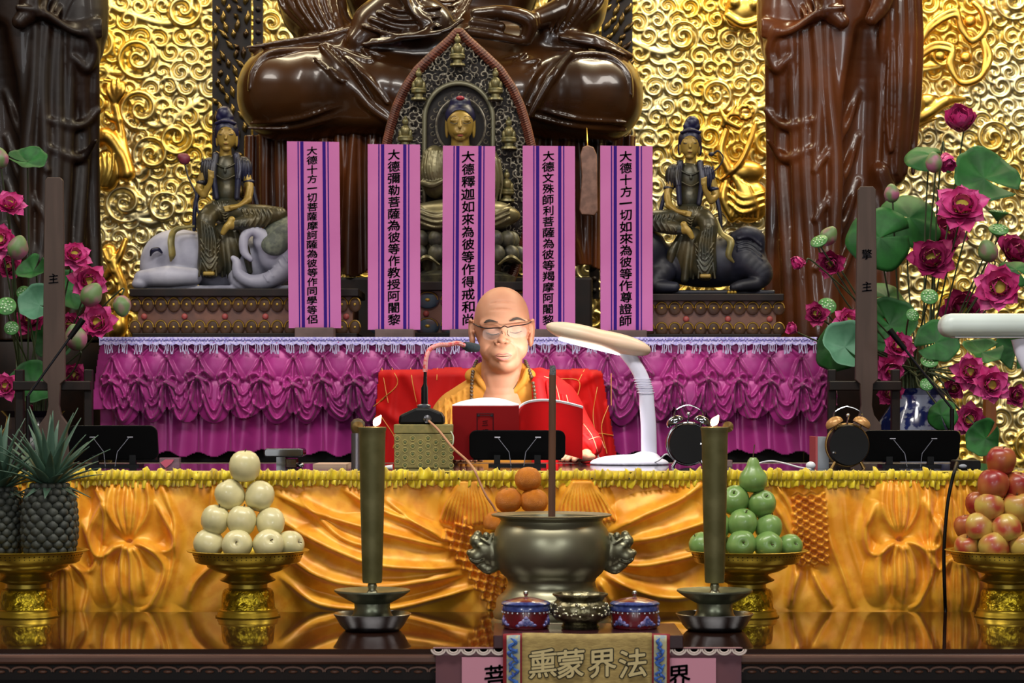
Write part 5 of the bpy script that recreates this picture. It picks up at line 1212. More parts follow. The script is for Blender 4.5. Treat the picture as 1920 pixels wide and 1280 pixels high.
# ---- brocade box and gooseneck microphone
dx_ = 5.48; kx = dx_/F
t = thing('brocade_box', 'olive gold brocade box the microphone stands on', 'box', (X_(793, dx_), dx_+.06, ZY))
M_broc = mat('olive_brocade', '#8e8046', .6, c2='#7c7440', ns=60)
yb0 = HY+.153/kx; x0, x1 = X_(739, dx_), X_(847, dx_)
b = MB(); b.box(x0, x1, dx_, dx_+.12, ZY, Z_(813, dx_)); body = obj('box_body', b, M_broc, t, bevel=.002, smooth=False)
b = MB(); b.box(x0-.001, x1+.001, dx_-.001, dx_+.121, Z_(812.4, dx_), Z_(795.5, dx_)); obj('lid', b, M_broc, t, bevel=.002, smooth=False)
b = MB(); g_ = MB()
for r_ in range(6):
    for c_ in range(8):
        x = 745+c_*14.4; y = 822+r_*14.4+(7.2 if c_ % 2 else 0)
        if y > 876: continue
        b.tube([P(x+4.8*math.cos(a), y+4.8*math.sin(a), dx_-.0004) for a in np.linspace(0, 2*PI, 13)], .0010, 4)
        g_.ell(P(x, y, dx_-.0002), (.0032, .0007, .0032), nu=8, nv=4)
obj('woven_rings', b, mat('brocade_ring', '#a59a5a', .6), body); obj('woven_dots', g_, mat('brocade_dot', '#5e6a3c', .6), body)
b = MB(); b.tube(spl([P(845, 808, dx_+.0), P(850, 818, dx_-.004), P(849, 832, dx_-.004), P(845, 838, dx_)], 5), .0016, 6); obj('bone_clasp', b, mat('clasp_bone', '#c9d2b8', .5), t)
t = thing('gooseneck_microphone', 'black gooseneck microphone with pink lit ring neck on the brocade box', 'microphone', (X_(792, dx_), dx_+.06, Z_(795.5, dx_)))
dm_ = dx_+.05; zb = Z_(795.5, dx_)
b = MB(); pts = [(748, 0), (750, 17), (770, 26), (781, 31), (806, 31), (828, 22), (833, 14), (834, 0)]
b.prism([(X_(x, dm_), zb+h*dm_/F) for x, h in pts][::-1], dx_+.012, dx_+.105); obj('base', b, M_black, t, bevel=.006, smooth=False)
b = MB(); b.lathe([(0, 0), (.016, 0), (.017, .006), (.013, .010), (.0, .011)], (X_(795, dm_), dm_, zb+.040), 20); obj('neck_ring', b, mat('ring_metal', '#6a6f7c', .3, .7), t)
zz = zb+.045
b = MB(); b.tube([(X_(796, dm_), dm_, zz), (X_(796, dm_), dm_, zz+.045), (X_(797, dm_), dm_, zz+.055), (X_(797.5, dm_), dm_, Z_(695, dm_))], [.0085, .0082, .0045, .0040], 12); obj('stem', b, M_black, t)
gp = [P(797, 697, dm_), P(799, 672, dm_), P(806, 655, dm_+.01), P(822, 647, dm_+.03), P(840, 646, dm_+.06), P(858, 643, dm_+.09), P(872, 648, dm_+.12)]
b = MB(); b.tube(spl(gp, 8), .0058, 10); obj('gooseneck', b, mat('pink_gooseneck', '#e09a98', .35, c2='#d84a50', ns=90, ramp=(.5, .6), emit=0), t)
hp = spl(gp, 8)
b = MB(); b.tube([P(870, 647, dm_+.118), P(878, 650, dm_+.13), P(894, 652, dm_+.16)], [.009, .0125, .011], 14); obj('microphone_capsule', b, mat('mic_foam', '#1c2a34', .8, c2='#263640', ns=200), t)
b = MB(); b.lathe([(0, 0), (.010, 0), (.010, .010), (.006, .012), (.005, .02), (0, .02)], (X_(800, dx_), dx_+.012, zb+.014), 14, axis=(.2, -1, -.1)); obj('cable_plug', b, mat('plug_steel', '#8a8a90', .25, .9), t)
cp = [P(803, 788, dx_-.004), P(822, 806, dx_-.03), P(848, 838, dx_-.09), P(870, 858, dx_-.20), P(880, 868, 5.14), P(890, 882, 5.085), P(900, 905, 5.080), P(912, 930, 5.078), P(930, 960, 5.085), P(938, 1010, 5.09)]
b = MB(); b.tube(spl(cp, 8), .0030, 8); obj('cable', b, mat('tan_cable', '#b58260', .5), t)
# ---- alarm clocks
def clock(cx, cy, r, d, mb, lab, mbody):
    k = d/F; R = r*k; zc = ZY+R+.006; t = thing('alarm_clock', lab, 'alarm clock', (X_(cx, d), d, ZY), 'twin bell alarm clocks')
    x = X_(cx, d)
    b = MB(); b.lathe([(0, 0), (R*.94, 0), (R*.97, .004), (R*.95, .02), (R, .026), (R, .034), (R*.9, .036), (0, .034)], (x, d-.018, zc), 48, axis=(0, 1, 0)); obj('case', b, M_black, t)
    b = MB(); b.tube([(x+R*1.0*math.cos(a), d+.016, zc+R*1.0*math.sin(a)) for a in np.linspace(0, 2*PI, 41)], .004, 8); obj('rim', b, mbody, t)
    for sx in (-1, 1):
        bx, bz = x+sx*R*.62, zc+R*.98; ax = Vector((sx*.55, 0, 1)).normalized()
        b = MB(); b.lathe([(.022, 0), (.0225, .003), (.021, .010), (.015, .016), (.006, .019), (0, .020)], (bx, d, bz), 24, axis=ax); b.lathe([(0, .0), (.022, 0)], (bx, d, bz), 24, axis=ax); obj('bell', b, mb, t)
        b = MB(); b.tube([(bx-sx*.004, d, bz-.016), (bx, d, bz+.002)], .003, 6); obj('bell_post', b, mbody, t)
        b = MB(); b.tube([(x+sx*R*.6, d, zc-R*.8), (x+sx*R*.78, d, ZY)], [.004, .005], 8); obj('foot', b, mbody, t)
    b = MB(); b.tube(spl([(x-R*.72, d, zc+R*1.25), (x-R*.6, d, zc+R*1.62), (x, d, zc+R*1.86), (x+R*.6, d, zc+R*1.62), (x+R*.72, d, zc+R*1.25)], 8), .0018, 6); obj('handle', b, mat('chrome', '#c8ccd2', .12, 1.0), t)
    b = MB(); b.tube([(x-.002, d, zc+R*1.0), (x+.001, d, zc+R*1.42)], .0022, 6); b.ell((x, d, zc+R*1.44), .005, nu=8, nv=6); obj('hammer', b, MATS['chrome'], t)
    b = MB(); b.lathe([(0, 0), (.004, 0), (.004, .003), (0, .004)], (x-R*.72 if cx > 1500 else x+R*.6, d-.018, zc+(-R*.35 if cx > 1500 else 0)), 12, axis=(0, -1, 0)); obj('screw', b, MATS['chrome'], t)
clock(1291, 835, 39, 5.58, mat('chrome_bell', '#9aa0aa', .12, 1.0), 'black backed alarm clock with chrome bells behind the right candle holder', mat('silver_rim', '#b0b4bc', .2, 1.0))
clock(1590, 842, 39, 5.45, mat('amber_bell', '#b98a52', .35, .3), 'black backed alarm clock with amber coloured bells near the right book stand', mat('dull_gold_rim', '#9a7a48', .3, .8))
# ---- small things along the reading table
t = thing('upright_booklet', 'thin grey booklet with red edge standing left of the amber belled clock', 'booklet', (X_(1540, 5.5), 5.5, ZY))
b = MB(); b.box(X_(1532, 5.5), X_(1553, 5.5), 5.49, 5.60, ZY, Z_(819, 5.5)); obj('pages', b, mat('booklet_grey', '#8f959c', .4, c2='#767c84', ns=10), t, smooth=False)
b = MB(); b.box(X_(1528, 5.5), X_(1531.8, 5.5), 5.488, 5.602, ZY, Z_(818, 5.5)); obj('cover', b, mat('booklet_red', '#a8484a', .5), t, smooth=False)
t = thing('tape_holder', 'glossy black flat topped stand left of the left candle holder', 'holder', (X_(530, 5.5), 5.5, ZY))
b = MB(); b.prism(rrect(X_(497, 5.5), X_(571, 5.5), Z_(856, 5.5), Z_(840, 5.5), .008)[::-1], 5.47, 5.55); obj('flat_top', b, mat('gloss_black', '#0c0d12', .12, coat=1), t, bevel=.003)
b = MB(); b.box(X_(519, 5.5), X_(536, 5.5), 5.49, 5.53, ZY, Z_(855, 5.5)); obj('post', b, MATS['gloss_black'], t, smooth=False)
b = MB(); b.box(X_(537, 5.5), X_(557, 5.5), 5.485, 5.53, ZY, Z_(859, 5.5)); obj('side_block', b, mat('dark_maroon_gloss', '#2a1418', .15, coat=1), t, bevel=.002, smooth=False)
b = MB(); b.ell((X_(563, 5.5), 5.5, ZY+.007), (.010, .009, .007), nu=12, nv=8); obj('chrome_foot', b, MATS['chrome'], t)
t = thing('acrylic_block', 'small clear acrylic block with a pink gem shape inside', 'ornament', (X_(316, 5.45), 5.45, ZY))
b = MB(); b.box(X_(299, 5.45), X_(336, 5.45), 5.45, 5.48, ZY, Z_(858, 5.45)); obj('clear_block', b, mat('clear_acrylic', '#c9a6b4', .1, trans=.7, ior=1.3), t, smooth=False, bevel=.001)
b = MB(); b.prism([(X_(x, 5.45), Z_(y, 5.45)) for x, y in ((301, 867), (310, 861), (327, 861), (322, 868), (311, 877))][::-1], 5.446, 5.4495); obj('pink_gem', b, mat('pink_gem', '#c9526c', .3), t, smooth=False)
t = thing('metal_tube', 'grey metal tube with brown round cap left of the left candle holder', 'tube', (X_(669, 5.4), 5.4, ZY))
b = MB(); b.lathe([(0, 0), (.0135, 0), (.0135, Z_(812, 5.4)-ZY), (0, Z_(812, 5.4)-ZY)], (X_(669, 5.4), 5.4, ZY), 20); obj('tube_body', b, mat('grey_tube', '#77727a', .25, .8), t)
b = MB(); b.lathe([(.0, 0), (.0135, 0), (.0175, .012), (.017, .026), (.010, .034), (0, .036)], (X_(671, 5.4), 5.4, Z_(812, 5.4)), 20); obj('round_cap', b, mat('olive_brown_cap', '#4c3d20', .5), t)
t = thing('pale_plug', 'small white plug lying beside the left candle holder and brocade box', 'plug', (X_(731, 5.3), 5.3, ZY))
b = MB(); b.tube([(X_(722, 5.3), 5.3, ZY+.007), (X_(736, 5.3), 5.3, ZY+.007)], [.004, .007], 10); obj('plug_body', b, M_white, t)
t = thing('charging_cable', 'white cable looping on the table behind the green pears', 'cable', (X_(1465, 5.5), 5.5, ZY))
b = MB(); b.tube(spl([P(1396, 879, 5.4), P(1420, 869, 5.42), P(1445, 864, 5.45), P(1470, 868, 5.4), P(1500, 876, 5.35), P(1520, 879, 5.3)], 8), .0022, 6); obj('cord', b, M_white, t)
b = MB(); b.ell((X_(1520, 5.42), 5.42, ZY+.008), (.012, .010, .010)); obj('plug_end', b, M_white, t)
t = thing('clear_box', 'small clear plastic box behind the right candle holder', 'box', (X_(1372, 5.6), 5.6, ZY))
b = MB(); b.box(X_(1354, 5.6), X_(1372, 5.6), 5.58, 5.62, ZY, Z_(862, 5.6)); obj('box_body', b, mat('smoky_acrylic', '#8a6a68', .2, trans=.5), t, smooth=False, bevel=.001)
t = thing('clip_microphone_base', 'small black cable base at the table edge near the apples', 'microphone base', (X_(1812, 5.3), 5.3, ZY))
b = MB(); b.prism(rrect(X_(1788, 5.3), X_(1836, 5.3), ZY+.0008, Z_(862, 5.3), .006)[::-1], 5.28, 5.34); obj('housing', b, M_black, t, bevel=.002, smooth=False)
b = MB(); b.ell((X_(1806, 5.27), 5.275, Z_(874, 5.27)), (.010, .004, .005)); obj('grey_button', b, mat('button_grey', '#9aa0a8', .3), t)
b = MB(); b.tube(spl([P(1795, 873, 5.27), P(1794, 868, 5.16), P(1790, 882, 5.088), P(1784, 905, 5.080), P(1776, 950, 5.075), P(1770, 1030, 5.07), P(1771, 1100, 5.075), P(1773, 1150, 5.09), P(1774, 1170, 5.0)], 8), .0042, 8); obj('black_cable', b, M_black, t)
t = thing('papers', 'few loose pages lying on the table beside the metal tube', 'papers', (X_(610, 5.6), 5.6, ZY))
b = MB(); b.box(X_(590, 5.6), X_(652, 5.6), 5.55, 5.72, ZY, ZY+.008); obj('page_stack', b, mat('paper_beige', '#b89a84', .7), t, smooth=False)
# ---- unlit lamp reaching in from the right
dr = 5.5; kr = dr/F
t = thing('desk_lamp', 'unlit pale white desk lamp reaching in at the right edge of the picture', 'desk lamp', (X_(2010, dr), dr, ZY))
s = SDF((1745, -60, 570), (2040, 60, 650), 1.8); s.box((1900, 0, 611), (139, 34, 21), 0, 20); s.box((1900, 0, 606), (132, 30, 17), 6, 14)
obj('head', s.geo(dr), mat('pale_lamp', '#c9d6d2', .35, c2='#c0ccc8', ns=5), t)
b = MB(); b.tube(spl([P(1915, 634, dr), P(1922, 670, dr), P(1950, 720, dr), P(1990, 790, dr), P(2010, 870, dr)], 8), [.026, .020, .018, .018, .022], 16, flat=.7); obj('arm', b, M_lav, t)
b = MB(); b.lathe([(0, 0), (.10, 0), (.10, .01), (.06, .028), (0, .03)], (X_(2010, dr), dr, ZY), 32); obj('base', b, M_lav, t)
b = MB(); b.box(X_(1786, dr), X_(2010, dr), dr-.03, dr+.03, Z_(633.5, dr), Z_(631.5, dr)); obj('diffuser', b, M_white, t, smooth=False)
# ================================================================ glass topped offering table
M_wood2 = mat('red_brown_table_wood', '#5c3c2e', .4, c2='#4a2e22', ns=7, stretch=(.6, 6, 6)); M_gtop = mat('dark_polished_glass', '#2a1710', .03, c2='#2f1a12', ns=2, spec=.6, coat=.3)
t = thing('offering_table', 'low front table with polished dark glass top and carved wooden edge', 'table', (0, 4.7, 0))
b = MB(); b.box(-1.45, 1.45, 4.29, 5.06, ZG-.010, ZG); obj('glass_top', b, M_gtop, t, smooth=False)
b = MB(); b.box(-1.44, 1.44, 4.275, 5.05, ZG-.028, ZG-.0102); obj('edge_moulding', b, M_wood2, t, smooth=False, bevel=.005)
b = MB()
for k in range(72):
    x = -1.42+k*.04; b.tube([(x+.019*math.cos(a), 4.292, ZG-.040-.009*abs(math.sin(a))**.7*-1-.004) for a in np.linspace(0, PI, 9)], .0028, 5)
    b.ell((x, 4.294, ZG-.044), (.009, .005, .0035), nu=8, nv=5)
obj('scalloped_carving', b, mat('carving_wood', '#7a5644', .35, c2='#684636', ns=9), t)
b = MB(); b.box(-1.42, 1.42, 4.297, 5.03, ZG-.06, ZG-.028); b.box(-1.38, 1.38, 4.33, 5.0, ZG-.26, ZG-.06); obj('apron', b, M_dark, t, smooth=False)
for k in range(17):
    x = -1.3+k*.1625; b = MB(); b.box(x-.05, x+.05, 4.322, 4.335, ZG-.22, ZG-.075); obj('apron_panel', b, mat('apron_inlay', '#1a0f0b', .5, spec=.25), t, smooth=False, bevel=.006)
for x in (-1.36, 1.36):
    for y in (4.38, 4.95): b = MB(); b.box(x-.04, x+.04, y-.04, y+.04, 0, ZG-.2); obj('leg', b, M_wood2, t, smooth=False)
# centre front cloth with scallop lace and pink papers
t = thing('front_panel', 'mauve cloth panel with white scalloped edging below the embroidered banner', 'cloth panel', (X_(1103, 4.27), 4.27, ZG-.15))
d = 4.268; b = MB(); b.box(X_(817, d), X_(1390, d), d, d+.006, ZG-.16, Z_(1223, d)); obj('mauve_cloth', b, mat('mauve_cloth', '#6e434a', .7, c2='#65404a', ns=12), t, smooth=False)
b = MB(); b.box(X_(812, d), X_(1392, d), d-.002, d+.028, Z_(1222, d), ZG+.003); b.box(X_(812, d), X_(1392, d), d-.002, d+.006, Z_(1228, d), Z_(1214, d)); obj('top_border', b, mat('mauve_border', '#7d5a60', .6, c2='#8a6068', ns=30), t, smooth=False)
b = MB()
for k in range(21):
    x = 822+k*28.2
    for r_, w2 in ((13, .0022), (8.5, .0016)): b.tube([P(x+r_*math.cos(a), 1217+r_*.75*abs(math.sin(a)), d-.004) for a in np.linspace(0, PI, 11)], w2, 5)
obj('white_scallops', b, mat('scallop_white', '#d9c9c0', .5), t)
M_pink = mat('pink_paper', '#cf8fa2', .8)
for x0, x1, y0, ch, cxx, lab in ((866, 990, 1231, '菩', 929, 'pink paper with black brush character left of the embroidered banner'), (1215, 1342, 1233, '界', 1273, 'pink paper with black brush character right of the embroidered banner')):
    t = thing('pink_paper', lab, 'paper', (X_((x0+x1)/2, d), d-.004, Z_(1320, d)))
    b = MB(); b.box(X_(x0, d), X_(x1, d), d-.0045, d-.0030, Z_(1345, d), Z_(y0, d)); obj('sheet', b, M_pink, t, smooth=False)
    b = MB(); V, Fc = glyph(ch, .046, .016); b.add([(v[0]+X_(cxx, d), d-.0052, v[1]+Z_(1267, d)) for v in V], Fc); obj('lettering', b, M_ink, t, smooth=False)
# raised stand with the banner
t = thing('raised_stand', 'dark red low stand on the glass carrying the two red jars', 'stand', (X_(1103, 4.36), 4.38, ZG+.0032))
ZS = ZC-.437
b = MB(); b.box(X_(925, 4.3), X_(1279, 4.3), 4.262, 4.50, ZG+.0033, ZS); obj('stand_body', b, mat('dark_red_wood', '#3a0f18', .35, c2='#2c0b12', ns=8, coat=.3), t, smooth=False, bevel=.002)
t = thing('embroidered_banner', 'embroidered beige banner with four characters and blue dragon borders', 'banner', (X_(1100, 4.25), 4.25, ZG-.12))
d = 4.252
def flag(x0, x1, y0, y1, dd, m, nm, wob=0.0):
    xs = np.linspace(x0, x1, 24); ys = np.linspace(y0, y1, 12); A = np.zeros((12, 24, 3))
    for j, y in enumerate(ys):
        for i, x in enumerate(xs): A[j, i] = P(x+(x-1100)*.0*(y-y0), y+wob*math.sin(x*.03), dd-.0018*math.sin(x*.045+y*.02))
    b = MB(); b.grid(A); return obj(nm, b, m, t, solid=.0012)
flag(943, 1256, 1188, 1330, d+.002, mat('banner_red', '#8a1822', .7), 'red_border', 1.2)
flag(979, 1222, 1187, 1330, d-.0006, mat('banner_beige', '#b39a5c', .8, c2='#a08850', ns=50, nd=5, stretch=(1, 1, 3), bump=.3, bs=160, bd=.002), 'beige_field', 1.2)
for x0, x1 in ((950, 975), (1226, 1250)):
    flag(x0, x1, 1191, 1330, d-.0008, mat('brocade_white', '#b9b48a', .7, c2='#8fa0a8', ns=90, ramp=(.5, .6)), 'side_brocade', 1.2)
    b = MB(); r = random.Random(x0); y = 1196
    while y < 1320:
        cx = (x0+x1)/2
        b.tube(spl([P(cx+r.uniform(-9, 9), y, d-.0045), P(cx+r.uniform(-9, 9), y+6, d-.0048), P(cx+r.uniform(-9, 9), y+11, d-.0048), P(cx+r.uniform(-8, 8), y+15, d-.0045)], 4), [.001, .0034, .0022, .0008], 5); y += 7
    obj('blue_dragon_scrolls', b, mat('embroidery_blue', '#2a4a9c', .6, c2='#3a6cb8', ns=80), t)
for i, (ch, cx) in enumerate(zip('熏蒙界法', (1018, 1070, 1129, 1186))):
    dd = d-.0034; V, Fc = glyph(ch, .057, .0)
    b = MB()
    for k in range(14): q = 2*PI*k/14; b.add([(v[0]+.0028*math.cos(q)+X_(cx, d), dd+.00003*k, v[1]+.0028*math.sin(q)+Z_(1243, d)) for v in V], Fc)
    ch_o = obj('character', b, mat('olive_thread', '#1e1c10', .8), t, smooth=False)
    b = MB()
    for k in range(6): q = 2*PI*k/6; b.add([(v[0]+.0009*math.cos(q)+X_(cx, d), dd-.0006-.00004*k, v[1]+.0009*math.sin(q)+Z_(1243, d)) for v in V], Fc)
    obj('character_fill', b, mat('beige_thread', '#cdbb86', .7), ch_o, smooth=False)
# jars
M_jred = mat('cloisonne_red', '#6e1420', .25, c2='#5c101a', ns=30, coat=.6); M_jblue = mat('cloisonne_blue', '#27306a', .25, c2='#394a86', ns=90, coat=.6)
dj = 4.40; kj = dj/F
t = thing('cloisonne_jar', 'red and blue lidded enamel jar on the left of the raised stand', 'jar', (X_(986, dj), dj, ZS), 'red enamel jars'); cj = (X_(986, dj), dj, ZS)
def LJ(prof): return [(r*kj, z*kj) for r, z in prof]
b = MB(); b.lathe(LJ([(0, 0), (40, 0), (43, 2), (44, 8), (44, 34), (43, 38), (0, 38)]), cj, 40); jb = obj('jar_body', b, M_jred, t)
b = MB(); b.lathe(LJ([(43, 33), (45.5, 34), (45.5, 43), (43, 46), (20, 46)]), cj, 40); obj('blue_collar', b, M_jblue, t)
b = MB(); b.lathe(LJ([(46, 45), (46, 47), (38, 51), (26, 55), (12, 58), (0, 59)]), cj, 40); lid = obj('lid', b, M_jred, t)
b = MB(); b.lathe(LJ([(46.5, 45), (47, 47), (43, 50), (38, 51.6)]), cj, 40); obj('lid_blue_rim', b, M_jblue, lid)
b = MB(); b.lathe(LJ([(0, 58), (4, 58), (3, 61), (5, 64), (5, 67), (3, 70), (0, 71)]), cj, 16); obj('knob', b, mat('silver_knob', '#b9b9b4', .2, 1.0), lid)
b = MB(); g_ = MB()
for k in range(26): a = 2*PI*k/26; b.ell((cj[0]+44.6*kj*math.cos(a), cj[1]+44.6*kj*math.sin(a), ZS+31*kj), .0017, nu=6, nv=5)
obj('white_beading', b, M_white, jb)
b = MB()
for a0 in (-90, -20, 200):
    for dx, dz, rx, rz in ((0, 12, 8, 8), (-9, 9, 5, 5), (9, 9, 5, 5), (0, 19, 3, 4), (-15, 5, 4, 3), (15, 6, 5, 3)):
        a = math.radians(a0)+dx/44; b.ell((cj[0]+44*kj*math.cos(a), cj[1]+44*kj*math.sin(a), ZS+(dz+3)*kj), (rx*kj*abs(math.sin(a))+.001, rx*kj*abs(math.cos(a))+.001, rz*kj), nu=8, nv=6)
obj('enamel_blossoms', b, mat('enamel_lilac', '#8f86b8', .3, c2='#3f4a86', ns=160, ramp=(.45, .55), coat=.6), jb)
j2 = copy_tree(t, loc=(X_(1190, dj), dj, ZS), rotz=.5); j2['label'] = 'red and blue lidded enamel jar on the right of the raised stand'
M_bronze = mat('aged_bronze', '#98957c', .36, .85, c2='#7c7a62', ns=6, bump=.04, bs=50, bd=.002)
t = thing('small_censer', 'small hammered bronze bowl between the two red jars', 'incense burner', (X_(1088, dj), dj, ZS))
b = MB(); b.lathe(LJ([(0, 0), (34, 0), (36, 4), (32, 9), (46, 16), (55, 26), (56, 36), (50, 48), (44, 54), (46, 58), (52, 62), (52, 65), (46, 65), (42, 56), (0, 40)]), (X_(1088, dj), dj, ZS), 48); sb = obj('bowl', b, mat('hammered_bronze', '#8a8468', .3, .9, c2='#5c563c', ns=60, bump=.6, bs=70, bd=.004), t)
b = MB(); r = random.Random(2)
for k in range(90):
    a = r.uniform(0, 2*PI); z = r.uniform(24, 48); R = np.interp(z, [16, 26, 36, 48], [46, 55, 56, 50])
    b.ell((X_(1088, dj)+R*kj*math.cos(a), dj+R*kj*math.sin(a), ZS+z*kj), (.0035, .0035, .0028), nu=7, nv=5)
obj('raised_scrollwork', b, mat('pale_bronze_scroll', '#b8b59c', .25, .9), sb)
# ================================================================ great bronze censer with incense stick
dg = 4.76; kg = dg/F; yg = HY+.466/kg; cx = 1034
t = thing('bronze_censer', 'large round bronze incense censer with lion head handles', 'incense burner', (X_(cx, dg), dg, ZG))
def LG(prof): return [(r*kg, (yg-y)*kg) for r, y in prof]
b = MB(); b.lathe(LG([(0, yg), (112, yg), (113, yg-8), (108, yg-14), (110, 1146), (104, 1138), (103, 1122), (98, 1116), (90, 1110), (84, 1100), (82, 1090), (84, 1083), (94, 1074), (104, 1060), (110, 1042), (112, 1024), (110, 1006), (104, 990), (97, 981), (95, 975), (99, 970), (112, 967), (113, 964), (110, 963), (94, 968), (90, 985), (0, 985)]), (X_(cx, dg), dg, ZG), 72)
obj('censer_bowl', b, M_bronze, t)
b = MB(); b.lathe(LG([(0, 972), (89, 976), (90, 985)]), (X_(cx, dg), dg, ZG), 48); obj('ash_bed', b, mat('incense_ash', '#8d8880', .95, c2='#777268', ns=60), t)
def lion_h(s, m):
    X = lambda x: 1034+(x-1034)*m
    s.ell((X(925), 0, 1032), (22, 26, 34), 6); s.ell((X(908), 0, 1030), (20, 22, 26), 6); s.ell((X(895), -2, 1042), (17, 18, 16), 5); s.ell((X(893), -2, 1014), (13, 16, 13), 5)
    s.ell((X(882), 0, 1036), (8, 12, 7), 3); s.ell((X(900), -16, 1022), (6, 5, 5), 2); s.ell((X(896), 0, 1002), (8, 12, 8), 4); s.ell((X(912), -14, 1004), (7, 8, 8), 3)
    s.path([(X(882), -12, 1045), (X(895), -16, 1050), (X(908), -14, 1044)], [2, 2.4, 2], 1, op='cut'); s.path([(X(930), -4, 1060), (X(915), -4, 1066), (X(900), 0, 1058)], [10, 10, 8], 6)
    for k in range(3): s.path([(X(902+k*3), -18, 1008+k*2), (X(914+k*2), -22, 1014+k*2), (X(922), -20, 1004+k*5)], 2.4, 1.5)
    s.ell((X(886), -6, 1032), (3, 3, 2.5), 1, op='cut')
for m_ in (1, -1):
    lo_, hi_ = ((868, -34, 985), (950, 34, 1078)) if m_ > 0 else ((1118, -34, 985), (1200, 34, 1078))
    s = SDF(lo_, hi_, 1.1); lion_h(s, m_); obj('lion_head_handle', s.geo(dg), M_bronze, t)
t = thing('incense_stick', 'thick brown incense stick standing in the large bronze censer', 'incense stick', (X_(1035, dg), dg-.01, ZG+.22))
b = MB(); b.tube([P(1034.5, 975, dg-.01), P(1036, 702, dg-.01)], .0076, 12); obj('stick', b, mat('incense_brown', '#5b3a26', .8, c2='#4e3020', ns=90, stretch=(1, 1, .1)), t)
b = MB(); b.tube([P(1036, 703, dg-.01), P(1036.5, 694, dg-.01), P(1036, 685, dg-.01)], [.0078, .0072, .0058], 10); obj('ash_tip', b, mat('ash_grey', '#4a4a4c', .95, c2='#6a6a6a', ns=300), t)
# ================================================================ candle holders
dk = 4.65; kk = dk/F; yk = HY+.466/kk
def LK(prof): return [(r*kk, (yk-y)*kk) for r, y in prof]
cK = (X_(698, dk), dk, ZG)
t = thing('candle_holder', 'tall tapered bronze oil candle on a dish, left of the big censer', 'candle holder', cK, 'tall bronze candle holders')
M_candle = mat('dull_brass_tube', '#6a6540', .5, .5, c2='#57532f', ns=16, bump=.1, bs=30, bd=.002)
b = MB(); b.lathe(LK([(0, 1092), (17.5, 1092), (18.5, 1089), (20, 1040), (22.5, 940), (24.5, 822), (25.2, 808), (26.5, 805), (26.5, 801), (24.5, 800), (22.8, 806), (22, 812), (0, 813)]), cK, 40); obj('tube', b, M_candle, t)
b = MB(); b.lathe(LK([(0, 813), (21.5, 812.5), (21.5, 809), (0, 808)]), cK, 24); wx = obj('oil', b, mat('candle_wax', '#c8a86a', .3), t)
b = MB(); b.lathe(LK([(0, 1112), (12, 1112), (9, 1108), (7, 1104), (9, 1099), (8, 1094), (6, 1091), (0, 1090)]), cK, 20); obj('pin', b, M_bronze, t)
b = MB(); b.lathe(LK([(0, 1116), (26, 1114), (50, 1111), (68, 1106), (71, 1105), (71, 1108), (60, 1116), (46, 1124), (38, 1128), (34, 1130), (33, 1138), (36, 1150), (41, 1156), (42, 1162), (0, 1162)]), cK, 48); obj('upper_dish', b, mat('green_bronze', '#94987f', .34, .8, c2='#4a4e3e', ns=8), t)
b = MB(); b.lathe(LK([(0, yk), (50, yk), (54, yk-3), (60, yk-10), (68, yk-24), (73, yk-31), (71.5, yk-32), (66, yk-26), (56, yk-10), (46, yk-6), (0, yk-6)]), cK, 48); obj('lower_dish', b, mat('polished_pewter', '#b4b4b2', .30, 1.0, c2='#86868a', ns=5), t)
b = MB(); b.lathe([(0, 0), (.011, .001), (.0115, .003), (0, .005)], (cK[0]-.030, dk+.005, ZG+(yk-800)*kk), 20, axis=(0, -1, 0)); b.bar((cK[0]-.02, dk+.003, ZG+(yk-806)*kk), (cK[0]-.028, dk+.003, ZG+(yk-800)*kk), .004, .003)
obj('round_guard', b, mat('guard_brass', '#6e5428', .35, .7), t)
b = MB(); b.tube([(cK[0]+.004, dk, ZG+(yk-810)*kk), (cK[0]+.006, dk, ZG+(yk-797)*kk)], .0012, 6); obj('wick', b, M_brow, t)
fl = MB(); fl.tube([(cK[0]+.004+q*.016*.9, dk, ZG+(yk-798)*kk+q*.022) for q in np.linspace(0, 1, 9)], [.0018, .0062, .0080, .0076, .0058, .0030, .0008], 10)
obj('flame', fl, mat('flame', (1, .62, .28, 1), .5, emit=22), t)
r2_ = copy_tree(t, loc=(X_(1340, dk), dk, ZG)); r2_['label'] = 'tall tapered bronze oil candle on a dish, right of the big censer'
for ch in r2_.children:
    if ch.name.startswith('round_guard'): ch.location.x = .058
    if ch.name.startswith('flame'): ch.location.x = -.010
for cxx in (705, 1336):
    L_ = bpy.data.lights.new('candle_light', 'POINT'); L_.energy = .35; L_.color = (1, .55, .25); L_.shadow_soft_size = .01
    lo = bpy.data.objects.new('candle_light', L_); COL.objects.link(lo); lo.location = P(cxx, 786, dk)
